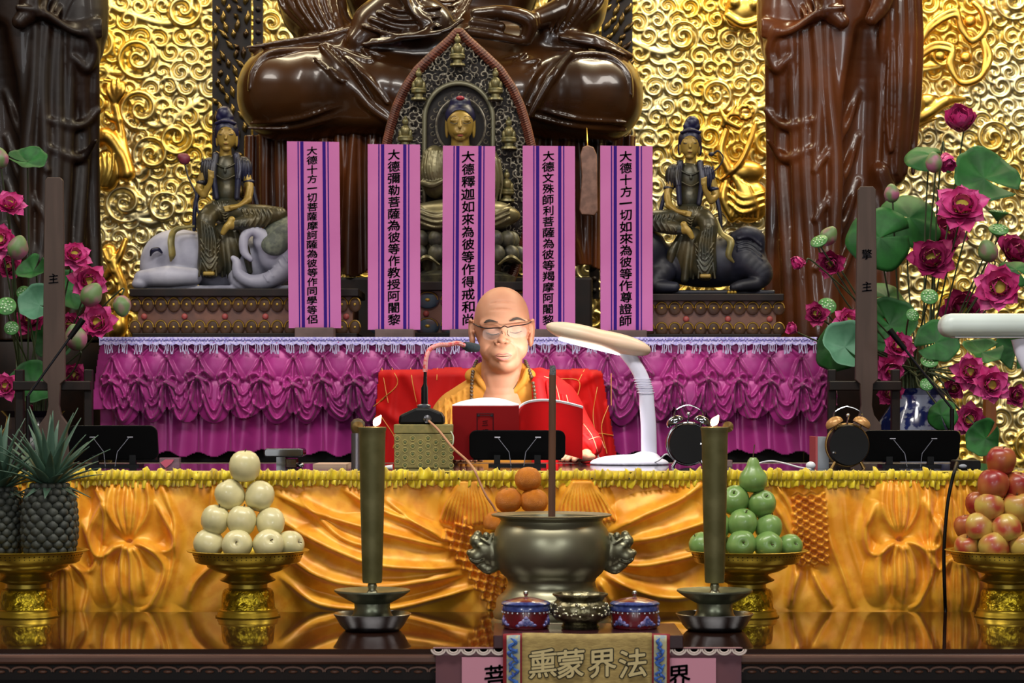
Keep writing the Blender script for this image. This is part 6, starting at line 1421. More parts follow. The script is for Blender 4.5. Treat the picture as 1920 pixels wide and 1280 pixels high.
# ================================================================ gilt fruit stands
df = 4.95; kf = df/F; yf = HY+.466/kf
def LF(prof): return [(r*kf, (yf-y)*kf) for r, y in prof]
M_fs = mat('yellow_gilt', '#c8aa3c', .34, .85, c2='#b89a30', ns=5); M_fs2 = mat('embossed_gilt', '#c4a826', .28, .9, c2='#8a7418', ns=70, ramp=(.45, .55), bump=.8, bs=80, bd=.006)
def fruit_stand(cx, lab, sc=1.0, ybase=None):
    c = (X_(cx, df), df, ZG); t = thing('fruit_stand', lab, 'fruit stand', c, 'gilt pedestal fruit stands')
    g = lambda prof: [(r, z*sc) for r, z in LF(prof)]
    b = MB(); b.lathe(g([(0, 1060), (64, 1060), (88, 1052), (100, 1038), (104, 1031), (113, 1030), (115, 1031), (113, 1033), (104, 1034), (98, 1052), (92, 1055), (78, 1056), (76, 1062), (60, 1070), (46, 1074), (0, 1075)]), c, 64); pb = obj('plate', b, M_fs, t)
    b = MB()
    for k in range(72):
        a = 2*PI*k/72
        for j in range(3):
            y = 1038+j*5; R = 102.6-(y-1036)*.42
            b.ell((c[0]+R*kf*math.cos(a), c[1]+R*kf*math.sin(a), c[2]+(yf-y)*kf*sc), (.0022, .0022, .0021), nu=5, nv=4)
    obj('pierced_slots', b, mat('slot_shadow_brass', '#3a300c', .5, .4), pb)
    b = MB(); b.lathe(g([(0, 1070), (44, 1073), (40, 1077), (44, 1081), (52, 1086), (51, 1088), (40, 1092), (36, 1094), (36, 1101), (42, 1104), (44, 1106)]), c, 48); obj('neck', b, mat('olive_brass', '#a08a38', .36, .9), t)
    b = MB(); b.lathe(g([(43, 1104), (46, 1106), (48, 1112), (50, 1138), (52, 1141)]), c, 64); obj('embossed_drum', b, M_fs2, t)
    b = MB(); b.lathe(g([(51, 1140), (55, 1142), (55, 1146), (57, 1148), (57, 1152), (60, 1156), (61, yf-2), (59, yf), (0, yf)]), c, 48); obj('foot', b, M_fs, t)
    return t
fs0 = fruit_stand(465, 'gilt fruit stand holding the pyramid of pale yellow pears')
for cx, lab in ((50, 'gilt fruit stand holding the two pineapples at the left edge'), (1400, 'gilt fruit stand holding the green pears behind the right candle holder'), (1888, 'gilt fruit stand holding the red apples at the right edge')):
    o_ = copy_tree(fs0, loc=(X_(cx, df), df, ZG)); o_['label'] = lab
# ---- fruit
def fruit_proto(name, cat, prof, m, stem_len, stem_m, lobes=0):
    """fruit of unit radius about its own centre; root sits at its centre"""
    t = thing(name, None, cat, (0, 0, 0)); b = MB(); b.lathe(prof, (0, 0, 0), 30, mod=(lambda a, i: 1+lobes*math.cos(a*5+1)*.5+lobes*math.sin(a*2)) if lobes else None); obj('flesh', b, m, t)
    zt = prof[-1][1]
    if stem_len: b = MB(); b.tube([(0, 0, zt-.02), (.03, 0, zt+stem_len*.5), (.09, .02, zt+stem_len)], [.045, .035, .05], 6); obj('stem', b, stem_m, t)
    return t
M_stem = mat('fruit_stem', '#4a3a22', .8)
def fruit_mat(name, ca, cb, r0, r1, sc_=1.4, rough=.35, dots=None):
    return mat(name, ca, rough, c2=cb, ns=sc_, nd=1.5, ramp=(r0, r1), coat=.15, bump=.02, bs=30, bd=.02)
A_pr = [(.0, -.78), (.12, -.84), (.32, -.92), (.62, -.84), (.86, -.56), (.98, -.15), (1.0, .15), (.94, .46), (.78, .74), (.52, .9), (.28, .90), (.10, .78), (0, .68)]
N_pr = [(.0, -.86), (.15, -.92), (.38, -.96), (.66, -.84), (.88, -.54), (.99, -.12), (.99, .18), (.90, .52), (.70, .80), (.42, .96), (.20, .96), (.08, .88), (0, .82)]
nashi = fruit_proto('pale_pear', 'pear', N_pr, fruit_mat('pale_pear_skin', '#d9cf9c', '#cbc492', .4, .7), .3, M_stem, .02)
apple = fruit_proto('apple', 'apple', A_pr, fruit_mat('apple_skin', '#8e2420', '#bc7a3c', .42, .80, .7), .3, M_stem, .03)
apple2 = fruit_proto('apple', 'apple', A_pr, fruit_mat('apple_skin_light', '#a8402e', '#c4a850', .36, .62, .8), .3, M_stem, .03)
green = fruit_proto('green_pear', 'pear', N_pr, fruit_mat('green_pear_skin', '#729650', '#84a45c', .4, .7), .25, M_stem, .03)
pearp = fruit_proto('green_pear', 'pear', [(0, -.78), (.3, -.92), (.7, -.8), (.96, -.4), (1.0, 0), (.9, .36), (.62, .72), (.46, 1.0), (.38, 1.3), (.22, 1.5), (0, 1.5)], MATS['green_pear_skin'], .9, M_stem, .02)
tang = fruit_proto('tangerine', 'tangerine', [(0, -.84), (.3, -.86), (.68, -.70), (.93, -.36), (1.0, 0), (.93, .36), (.68, .70), (.3, .86), (.1, .82), (0, .80)], mat('tangerine_peel', '#d8801c', .42, c2='#cc7414', ns=3, bump=.5, bs=26, bd=.03), .0, M_stem)
for o_ in list(tang.children): b = MB(); b.ell((0, 0, .82), (.10, .10, .05), nu=8, nv=5); obj('calyx', b, mat('calyx_green', '#5a6a30', .7), tang); break
used = set()
def place_fruit(proto, px, py, r, d, rot, lab, group):
    loc = P(px, py, d); s_ = r*d/F
    if proto.name not in used: used.add(proto.name); o = proto; o.location = loc; o.rotation_euler = rot; o.scale = (s_,)*3
    else: o = copy_tree(proto, loc, rot, s_)
    o['label'] = lab; o['group'] = group
T = 1.35
for px, py, r, dd, rot, lab in [
    (459, 874, 29.5, 0, (.1, 0, 0), 'pale yellow pear crowning the pear pyramid'),
    (431, 927, 28, 0, (.1, -.5, 0), 'pale yellow pear in the second layer, left side'), (487, 930, 28, 0, (0, .5, 1), 'pale yellow pear in the second layer, right side'),
    (404, 974, 27, -.01, (.2, -.3, 2), 'pale yellow pear in the third layer, left end'), (453, 976, 28, -.025, (.1, .1, .6), 'pale yellow pear in the middle of the third layer'), (507, 979, 27, -.01, (.2, .5, 2.2), 'pale yellow pear in the third layer, right end'),
    (392, 1019, 28, -.01, (-.2, -.9, 0), 'pale yellow pear resting on the plate at the far left'), (445, 1021, 29, -.045, (T, 0, 0), 'pale yellow pear on the plate showing its stalk hollow, second from left'),
    (503, 1021, 29, -.04, (T*.8, .6, 0), 'pale yellow pear on the plate with dark stalk, third from left'), (543, 1020, 26, -.005, (.6, 1.3, 0), 'pale yellow pear on the plate at the far right end')]:
    place_fruit(nashi, px, py, r, df+dd, rot, lab, 'pale pears on the second stand')
for px, py, r, dd, rot, lab in [
    (1378, 938, 27.5, 0, (.9, -.3, 0), 'round green pear in the second layer beside the right candle'), (1428, 945, 26.5, 0, (.8, .4, 0), 'round green pear in the second layer, right side'),
    (1345, 986, 26, -.01, (.3, -.4, 0), 'round green pear in the third layer half hidden by the candle'), (1392, 982, 28, -.025, (.5, 0, .4), 'round green pear in the middle of the third layer'), (1441, 989, 26, -.01, (.2, .2, 1), 'round green pear in the third layer, right end'),
    (1316, 1022, 24, -.005, (.2, -.7, 0), 'green pear at the far left of its plate, left of the candle'), (1345, 1022, 25, .03, (.2, 0, 0), 'green pear on the plate peeping out just behind the candle'), (1390, 1021, 28, -.045, (T, .1, 0), 'green pear on the plate with its eye facing front'),
    (1440, 1022, 27, -.04, (T, .8, 0), 'green pear on the plate, second from its right end'), (1481, 1023, 23, -.005, (1.1, 1.0, 0), 'green pear at the far right end of its plate')]:
    place_fruit(green, px, py, r, df+dd, rot, lab, 'green pears on the third stand')
place_fruit(pearp, 1412, 898, 27, df, (.05, .0, 0), 'long necked green pear on top of the green pile', 'green pears on the third stand')
for i, (px, py, r, dd, rot, lab) in enumerate([
    (1877, 864, 28, 0, (.15, .1, 0), 'red apple on top of the apple pyramid'), (1862, 909, 30, -.012, (.1, .25, 1), 'dark red apple just below the top apple'), (1909, 912, 28, 0, (.1, -.3, 2), 'pinkish apple beside the dark red one at the right edge'),
    (1833, 944, 23, .03, (.2, 0, 3), 'small dark apple behind the left end of the third layer'), (1856, 950, 28, -.02, (.3, -.1, 4.4), 'red and yellow apple in the third layer'), (1908, 952, 30, -.02, (.2, .2, 5), 'yellow apple in the third layer at the right edge'),
    (1812, 987, 23, .03, (.2, 0, 5), 'dusky red apple behind the left end of the fourth layer'), (1838, 988, 28, -.02, (.3, .1, 2.6), 'streaked apple in the fourth layer, left side'), (1888, 992, 29, -.04, (.5, 0, 3.6), 'bright red and yellow apple in the middle of the fourth layer'), (1941, 990, 28, -.02, (.2, 0, 1), 'dark apple in the fourth layer cut by the right edge'),
    (1814, 1026, 25, -.005, (.2, -.3, .6), 'greenish yellow apple on the plate at its left end'), (1864, 1026, 29, -.045, (.4, 0, 4.1), 'pinkish apple on the plate, second from its left end'), (1919, 1025, 28, -.045, (.4, 0, 5.1), 'yellow apple on the plate cut by the right edge')]):
    place_fruit(apple if i in (0, 1, 2, 6, 9, 3) else apple2, px, py, r, df+dd, rot, lab, 'apples on the right stand')
dt_ = 5.01; kt_ = dt_/F
t = thing('fruit_stand', 'low gilt stand hidden behind the censer holding the tangerines', 'fruit stand', (X_(985, dt_), dt_, ZG))
yt = HY+.466/kt_; LT = lambda prof: [(r*kt_, (yt-y)*kt_) for r, y in prof]
b = MB(); b.lathe(LT([(0, 1010), (60, 1010), (72, 1000), (80, 992), (80, 990), (76, 992), (58, 1006), (0, 1006)]), (X_(985, dt_), dt_, ZG), 40); obj('plate', b, M_fs, t)
b = MB(); b.lathe(LT([(0, 1009), (26, 1010), (16, 1020), (14, 1110), (40, 1136), (46, yt), (0, yt)]), (X_(985, dt_), dt_, ZG), 40); obj('foot', b, M_fs, t)
for px, py, r, lab in ((990, 898, 25.5, 'tangerine on top of the little pile behind the censer'), (954, 938, 26, 'tangerine below the top one, left side'), (1001, 939, 27, 'tangerine below the top one, right side beside the incense stick'),
                       (931, 981, 25, 'tangerine at the left of the lowest layer behind the censer rim'), (981, 982, 26, 'tangerine at the centre of the lowest layer behind the censer rim'), (1031, 981, 25, 'tangerine at the right of the lowest layer behind the censer rim')):
    place_fruit(tang, px, py, r, dt_, (.2, 0, px), lab, 'tangerines behind the censer')
# ---- pineapples
M_pine = mat('pineapple_rind', '#3c4038', .6, c2='#2c302a', ns=50, bump=.3, bs=120, bd=.003); M_crown = mat('pineapple_leaf', '#4c6a58', .5, c2='#35503f', ns=9, stretch=(1, 1, .3))
def pineapple(cx, ytop, ybot, R, h_crown, lab, seed, d):
    k = d/F; c = P(cx, ybot, d); H = (ybot-ytop)*k; t = thing('pineapple', lab, 'pineapple', c, 'pineapples on the left stand'); r = random.Random(seed)
    b = MB(); pr = [(0, 0), (.80, 0), (.93, .06), (1.0, .25), (1.0, .5), (.94, .74), (.80, .92), (.5, 1.0), (0, 1.0)]
    b.lathe([(q*R*k*.96, z*H) for q, z in pr], c, 28); rows = 11
    for j in range(rows):
        z = (j+.5)/rows; rad = np.interp(z, [0, .06, .25, .5, .74, .92, 1], [.84, .93, 1, 1, .94, .80, .55])*R*k; n = 15
        for i in range(n):
            a = 2*PI*(i+.5*(j % 2))/n+r.uniform(-.03, .03); s_ = rad*.215
            b.ell((c[0]+rad*math.cos(a), c[1]+rad*math.sin(a), c[2]+z*H), (s_*abs(math.sin(a))+s_*.45*abs(math.cos(a)), s_*abs(math.cos(a))+s_*.45*abs(math.sin(a)), s_*.92), nu=8, nv=6)
    obj('rind', b, M_pine, t)
    b = MB(); zc = c[2]+H*.97
    for i in range(46):
        q = i/46; a = i*2.39996; el = .15+1.35*q; L = h_crown*k*(.42+.62*q)*r.uniform(.85, 1.1)
        if q < .16: el = -.35; L = h_crown*k*.33
        dr_ = Vector((math.cos(a)*math.cos(el), math.sin(a)*math.cos(el), math.sin(el))); p0 = Vector((c[0], c[1], zc))+Vector((math.cos(a), math.sin(a), 0))*R*k*(.36*(1-q)+.05)
        pts = [p0+dr_*L*u+Vector((math.cos(a), math.sin(a), -.6))*(u*u*L*.22*(1-q*.5)) for u in np.linspace(0, 1, 7)]
        wv = np.array([.85, 1.0, .95, .8, .55, .3, .03])*R*k*(.20 if q > .16 else .17); n_ = len(pts)
        sd = dr_.cross(Vector((0, 0, 1))).normalized() if abs(dr_.z) < .99 else Vector((1, 0, 0)); up = sd.cross(dr_).normalized()
        A = np.array([[tuple(pts[m]+sd*wv[m]*e+up*wv[m]*.35*abs(e)) for e in (-1, 0, 1)] for m in range(n_)]); b.grid(A)
    obj('leaf_crown', b, M_crown, t, solid=.0012)
pineapple(93, 905, 1036, 48, 150, 'right hand pineapple with spreading leaf crown on the left stand', 3, df-.03)
pineapple(-2, 912, 1036, 44, 140, 'left hand pineapple cut by the left edge of the picture', 8, df+.01)
# ================================================================ lotus arrangements
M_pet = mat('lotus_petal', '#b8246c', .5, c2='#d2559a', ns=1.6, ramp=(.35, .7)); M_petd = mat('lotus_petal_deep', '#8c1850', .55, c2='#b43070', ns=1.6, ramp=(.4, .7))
M_seed = mat('lotus_seed_head', '#b8a83a', .6, c2='#98902c', ns=60); M_leafm = mat('lotus_leaf', '#236028', .6, c2='#1a4a20', ns=1.6, spec=.3); M_leafp = mat('lotus_leaf_underside', '#5c8f72', .6, c2='#4f8266', ns=1.6)
M_stemg = mat('lotus_stem', '#3c4a2a', .6, c2='#2c3820', ns=9); M_budm = mat('lotus_bud', '#5f7a4a', .5, c2='#9a5a74', ns=1.0, nd=1, ramp=(.40, .62)); M_pod = mat('seed_pod_green', '#4a8a44', .45, c2='#3c7438', ns=2)
def petal_grid(L, W, open_, cup, az, r):
    A = np.zeros((7, 5, 3))
    for i, u in enumerate(np.linspace(0, 1, 7)):
        wv = W*math.sin(PI*min(u*.86+.10, 1))**.8*(1 if u < .97 else .35)
        el = PI/2-open_*(.5+.8*u)+cup*u*u
        rr = L*u*math.cos(el)+.06; zz = L*u*math.sin(el)
        for j, v in enumerate(np.linspace(-1, 1, 5)):
            x = rr-cup*.20*L*v*v*u*.5+.0; y = wv*v; z = zz+wv*.35*v*v
            A[i, j] = (x*math.cos(az)-y*math.sin(az), x*math.sin(az)+y*math.cos(az), z)
    return A+np.array([r.uniform(-.02, .02) for _ in range(3)])
def flower_meshes(openness, seed, m):
    r = random.Random(seed); b = MB()
    for n, op, L in ((9, openness, 1.0), (8, openness*.72, .92), (7, openness*.45, .8)):
        o0 = r.uniform(0, 6)
        for k in range(n): b.grid(petal_grid(L*r.uniform(.88, 1.1), .36, op*r.uniform(.85, 1.15), .5, o0+2*PI*k/n+r.uniform(-.15, .15), r))
    V, Fc = b.get(); me = mesh_np('petals', V, Fc); me.materials.append(m); me.polygons.foreach_set('use_smooth', [True]*len(me.polygons))
    b = MB(); b.lathe([(0, 0), (.10, .05), (.24, .34), (.25, .38), (.20, .40), (0, .41)], (0, 0, .05), 16)
    for k in range(22): a = k*2.4; b.tube([(.16*math.cos(a), .16*math.sin(a), .1), (.33*math.cos(a), .33*math.sin(a), .45+.05*math.sin(k*5))], [.012, .02], 4)
    V, Fc = b.get(); ms = mesh_np('seed_head', V, Fc); ms.materials.append(M_seed); ms.polygons.foreach_set('use_smooth', [True]*len(ms.polygons))
    return me, ms
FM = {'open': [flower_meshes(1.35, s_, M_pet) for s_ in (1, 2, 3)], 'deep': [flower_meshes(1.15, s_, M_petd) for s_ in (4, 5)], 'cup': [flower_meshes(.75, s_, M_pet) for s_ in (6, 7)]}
b = MB()
for n, op, L in ((5, .52, 1.0), (5, .40, 1.0)):
    for k in range(n): b.grid(petal_grid(1.35, .52, op, -.30+.95, 2*PI*k/n+(op*3), random.Random(k)))
b.ell((0, 0, .62), (.52, .52, .68), nu=18, nv=12)
V, Fc = b.get(); ME_BUD = mesh_np('bud_body', V, Fc); ME_BUD.materials.append(M_budm); ME_BUD.polygons.foreach_set('use_smooth', [True]*len(ME_BUD.polygons))
b = MB(); b.ell((0, 0, .70), (.82, .82, 1.0), nu=24, nv=16); V, Fc = b.get(); V[:, :2] *= (1-.28*np.clip((V[:, 2:3]-.7), 0, 1)); ME_BUD = mesh_np('bud_body', V, Fc); ME_BUD.materials.append(M_budm); ME_BUD.polygons.foreach_set('use_smooth', [True]*len(ME_BUD.polygons))
b = MB(); b.lathe([(0, -.7), (.12, -.66), (.45, -.3), (.92, .12), (1.0, .25), (.95, .32), (0, .36)], (0, 0, 0), 26); V, Fc = b.get(); ME_POD = mesh_np('pod_cup', V, Fc); ME_POD.materials.append(M_pod); ME_POD.polygons.foreach_set('use_smooth', [True]*len(ME_POD.polygons))
b = MB()
for k in range(15): q = math.sqrt(k/15)*.75; b.ell((q*math.cos(k*2.4), q*math.sin(k*2.4), .37), (.11, .11, .07), nu=8, nv=6)
V, Fc = b.get(); ME_SEED = mesh_np('seeds', V, Fc); ME_SEED.materials.append(mat('pale_seed_glaze', '#a9c8a0', .15, coat=.8)); ME_SEED.polygons.foreach_set('use_smooth', [True]*len(ME_SEED.polygons))
def leaf_mesh(seed, cup, notch=True, m=None):
    r = random.Random(seed); nr, na = 9, 40; A = np.zeros((nr, na+1, 3)); p1, p2 = r.uniform(0, 6), r.uniform(0, 6)
    for i in range(nr):
        q = i/(nr-1)
        for k in range(na+1):
            a = 2*PI*k/na*(.965 if notch else 1)+.1; rad = q*(1+.05*math.sin(3*a+p1)+.03*math.sin(7*a+p2)); A[i, k] = (rad*math.cos(a), rad*math.sin(a), cup*q*q+.10*q*math.sin(2*a+p1)+.05*q*math.sin(5*a+p2)+.012*math.cos(a*14)*q)
    b = MB(); b.grid(A); V, Fc = b.get(); me = mesh_np('blade', V, Fc); me.materials.append(m or M_leafm); me.polygons.foreach_set('use_smooth', [True]*len(me.polygons)); return me
LM = [leaf_mesh(k, c) for k, c in ((1, .35), (2, -.3), (3, .2))]; LMP = leaf_mesh(5, .5, True, M_leafp)
def aim(o, v, spin=0.0):
    q = Vector((0, 0, 1)).rotation_difference(Vector(v).normalized()); o.rotation_euler = (q @ Euler((0, 0, spin)).to_quaternion()).to_euler()
def add_part(me, nm, root, sc_, v, spin, solid=0):
    o = bpy.data.objects.new(nm, me); COL.objects.link(o); o.parent = root; o.scale = (sc_,)*3; aim(o, v, spin)
    if solid: s_ = o.modifiers.new('s', 'SOLIDIFY'); s_.thickness = solid; s_.offset = 0
    return o
STN = {}
def stem_mesh(p, v, mouth, k, rad=.0026):
    """stem from the flower back into its own spot of the vase mouth"""
    p = Vector(p); v = Vector(v).normalized(); az = math.atan2(p.y-mouth[1], p.x-mouth[0]); rm = .056*math.sqrt(((k*.618) % 1)*.9+.1)
    m_ = Vector(mouth)+Vector((rm*math.cos(az+.9*math.sin(k*1.7)), rm*math.sin(az+.9*math.sin(k*1.7)), 0)); e = m_-p
    b = MB(); mid = p-v*.04+e*.38+Vector((0, .02, .02)); b.tube(spl([p-v*.004, p-v*.03, mid, m_+Vector((0, 0, .05)), m_-Vector((0, 0, .05))], 6), rad, 6)
    return b
rr_ = random.Random(77)
from mathutils.bvhtree import BVHTree
PLACED = []
def world_tree(parts, root_p, s_, q):
    V = []; Fc = []
    for me in parts:
        n0 = len(V); V += [root_p+q @ (v.co*s_) for v in me.vertices]; Fc += [[i+n0 for i in p.vertices] for p in me.polygons]
    return V, Fc
def lotus(kind, px, py, r, d0, v, mouth, lab, grp):
    spin = rr_.uniform(0, 6); vn = Vector(v).normalized(); q = (Vector((0, 0, 1)).rotation_difference(vn) @ Euler((0, 0, spin)).to_quaternion())
    if kind in FM: parts = list(zip(FM[kind][rr_.randrange(len(FM[kind]))], ('petals', 'seed_head'))); back = .15; nm, cat = 'lotus_flower', 'lotus flower'
    elif kind == 'bud': parts = [(ME_BUD, 'bud_body')]; back = .7; nm, cat = 'lotus_bud', 'lotus bud'
    elif kind == 'pod': parts = [(ME_POD, 'pod_cup'), (ME_SEED, 'seeds')]; back = 0; nm, cat = 'lotus_seed_pod', 'seed pod'
    else: parts = [(LMP if kind == 'pale' else LM[rr_.randrange(3)], 'blade')]; back = 0; nm, cat = 'lotus_leaf', 'lotus leaf'
    best = None; near_cloth = px < 1600 and px > 170
    for i, off in enumerate((0, .03, -.03, .06, -.06, .10, -.10, .14, -.14, .19, -.19, .25, .32)):
        d = d0+off
        if d < 6.44 or (near_cloth and d > 6.67) or d > 7.25: continue
        for kk_ in (0, 17, 41):
            k = len(PLACED)+kk_; s_ = r*(1.14 if kind in FM else 1.0)*d/F; p = P(px, py, d)-vn*s_*back
            V, Fc = world_tree([m for m, _ in parts], p, s_, q); head = BVHTree.FromPolygons(V, Fc)
            sb = stem_mesh(p, vn, mouth, k); SV, SF = sb.get(); stem = BVHTree.FromPolygons([Vector(a) for a in SV], SF)
            hits = 0
            for h2, s2 in PLACED:
                hits += bool(head.overlap(h2))+bool(head.overlap(s2))+bool(stem.overlap(h2))+bool(stem.overlap(s2))
            if best is None or hits < best[0]: best = (hits, s_, p, sb, head, stem)
            if hits == 0: break
        if best and best[0] == 0: break
    hits, s_, p, sb, head, stem = best; PLACED.append((head, stem))
    t = thing(nm, lab, cat, p, grp)
    for me, pn in parts: add_part(me, pn, t, s_, v, spin, .0012 if pn == 'blade' else 0)
    obj('stem', sb, M_stemg, t)
    return t
MR = Vector((X_(1722, 6.92), 6.92, Z_(728, 6.92))); ML = Vector((X_(62, 6.92), 6.92, Z_(770, 6.92)))
gR, gL = 'lotus arrangement right of the altar', 'lotus arrangement left of the altar'
for a in [
 ('cup', 1803, 238, 46, 6.80, (-.25, -.8, .6), 'large pink lotus bloom highest of the right arrangement'), ('cup', 1772, 292, 30, 6.74, (.1, -.5, -.8), 'pink petals drooping under the highest right bloom'),
 ('bud', 1751, 304, 20, 6.68, (-.1, -.2, 1), 'green and pink bud under the highest right bloom'), ('leaf', 1745, 290, 46, 6.90, (.1, -.6, .8), 'small green lotus leaf behind the highest right bud'),
 ('leaf', 1846, 334, 64, 6.78, (.15, -.75, .5), 'broad green leaf right below the highest right bloom'), ('open', 1803, 392, 46, 6.66, (-.1, -.9, .45), 'open magenta bloom with yellow heart right of the upper leaves'),
 ('bud', 1672, 362, 18, 6.80, (-.1, -.1, 1), 'dusky pink bud just right of the inscribed wooden plaque top'), ('leaf', 1706, 408, 62, 6.82, (.1, -.85, .5), 'large green leaf right of the wooden plaque, upper one'),
 ('leaf', 1650, 446, 60, 6.74, (-.1, -.95, .1), 'large green leaf behind the middle of the right plaque'), ('pod', 1872, 402, 19, 6.80, (.1, -.15, 1), 'dark seed pod at the far right above another pod'),
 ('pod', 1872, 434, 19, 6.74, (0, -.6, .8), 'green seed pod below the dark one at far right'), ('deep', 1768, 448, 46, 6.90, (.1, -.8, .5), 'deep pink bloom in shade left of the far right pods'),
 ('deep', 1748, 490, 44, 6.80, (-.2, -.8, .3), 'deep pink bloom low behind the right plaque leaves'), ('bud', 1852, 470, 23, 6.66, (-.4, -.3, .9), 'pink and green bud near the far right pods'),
 ('deep', 1896, 478, 40, 6.84, (.3, -.8, .4), 'deep red pink bloom at the right picture edge'), ('open', 1872, 540, 44, 6.62, (-.1, -1, .1), 'bright pink bloom with yellow heart above the unlit lamp'),
 ('deep', 1800, 588, 46, 6.84, (.1, -.9, .3), 'deep pink bloom left of the unlit lamp head'), ('pod', 1742, 558, 17, 6.60, (0, -.9, .5), 'glazed pale seed pod centred between the right blooms'),
 ('pod', 1710, 592, 13, 6.60, (.2, -.9, .3), 'small glazed pale seed pod right of the plaque'), ('leaf', 1662, 556, 50, 6.86, (.2, -.7, .7), 'dark green leaf right of the plaque at mid height'),
 ('leaf', 1755, 642, 42, 6.58, (0, -.95, .35), 'round green leaf left below the unlit lamp'), ('leaf', 1842, 660, 38, 6.70, (.1, -.6, .8), 'wavy green leaf directly under the unlit lamp'),
 ('leaf', 1905, 656, 38, 6.74, (-.2, -.9, .2), 'green leaf at the right edge under the lamp arm'), ('leaf', 1668, 610, 52, 6.92, (-.2, -.8, .2), 'shaded dark leaf behind the lower right plaque'),
 ('open', 1817, 697, 32, 6.60, (-.1, -1, .1), 'pink bloom with yellow heart, upper left of a low pair'), ('open', 1856, 722, 34, 6.58, (.1, -1, .05), 'pink bloom with yellow heart, lower right of a low pair'),
 ('deep', 1788, 727, 22, 6.66, (-.1, -1, 0), 'small dark pink bloom left of the low pair'), ('open', 1817, 786, 31, 6.56, (-.1, -1, .05), 'lowest pink bloom above the apples in the right arrangement'),
 ('deep', 1902, 742, 22, 6.70, (.2, -.9, .1), 'dark maroon bloom at the right edge, low'), ('open', 1682, 652, 30, 6.72, (.1, -.9, .3), 'pink bloom with yellow heart beside the plaque bottom'),
 ('open', 1668, 690, 28, 6.70, (.1, -.9, -.4), 'pink bloom tilting down beside the plaque bottom'), ('deep', 1668, 738, 26, 6.78, (0, -.9, .1), 'deep pink bloom behind the right rack crossbar'),
 ('pod', 1742, 680, 17, 6.56, (0, -.7, .7), 'glazed seed pod below the round leaf'), ('pod', 1737, 722, 13, 6.54, (0, -.9, .4), 'small glazed seed pod over the blue white vase'),
 ('leaf', 1765, 778, 30, 6.60, (-.5, -.8, .1), 'narrow green leaf hanging in front of the vase'), ('leaf', 1848, 822, 36, 6.56, (-.6, -.7, .2), 'green leaf hanging above the apples'),
 ('bud', 1554, 442, 20, 6.62, (.5, -.3, .8), 'green and pink bud left of the right plaque'), ('pod', 1537, 455, 17, 6.58, (-.4, -.6, .7), 'bright green seed pod left of the right plaque bud'),
 ('deep', 1560, 492, 28, 6.66, (-.3, -.8, -.2), 'red pink bloom left of the right plaque'), ('cup', 1506, 492, 24, 6.62, (-.9, -.5, -.1), 'pink bloom reaching farthest left in front of the lion plinth'),
 ('deep', 1532, 590, 24, 6.64, (-.3, -.9, .2), 'red bloom behind the pod at the altar corner'), ('pod', 1550, 576, 18, 6.56, (0, -.9, .45), 'glazed green seed pod at the right altar corner'),
 ('open', 1588, 604, 27, 6.60, (.2, -.9, .4), 'pale pink bloom against the left edge of the right plaque'), ('cup', 1492, 620, 20, 6.60, (-.6, -.4, .3), 'pink bud-like bloom just above the fringe corner'),
 ('leaf', 1562, 652, 46, 6.62, (-.6, -.8, .1), 'dark green half of a leaf at the altar cloth corner'), ('pale', 1584, 650, 46, 6.57, (.1, -.8, .25), 'pale veined underside of a leaf at the altar cloth corner'),
 ('leaf', 1905, 505, 34, 6.76, (0, -.7, .6), 'green leaf at the right edge beside bright bloom')]:
    lotus(a[0], a[1], a[2], a[3], a[4], a[5], MR, a[6], gR)
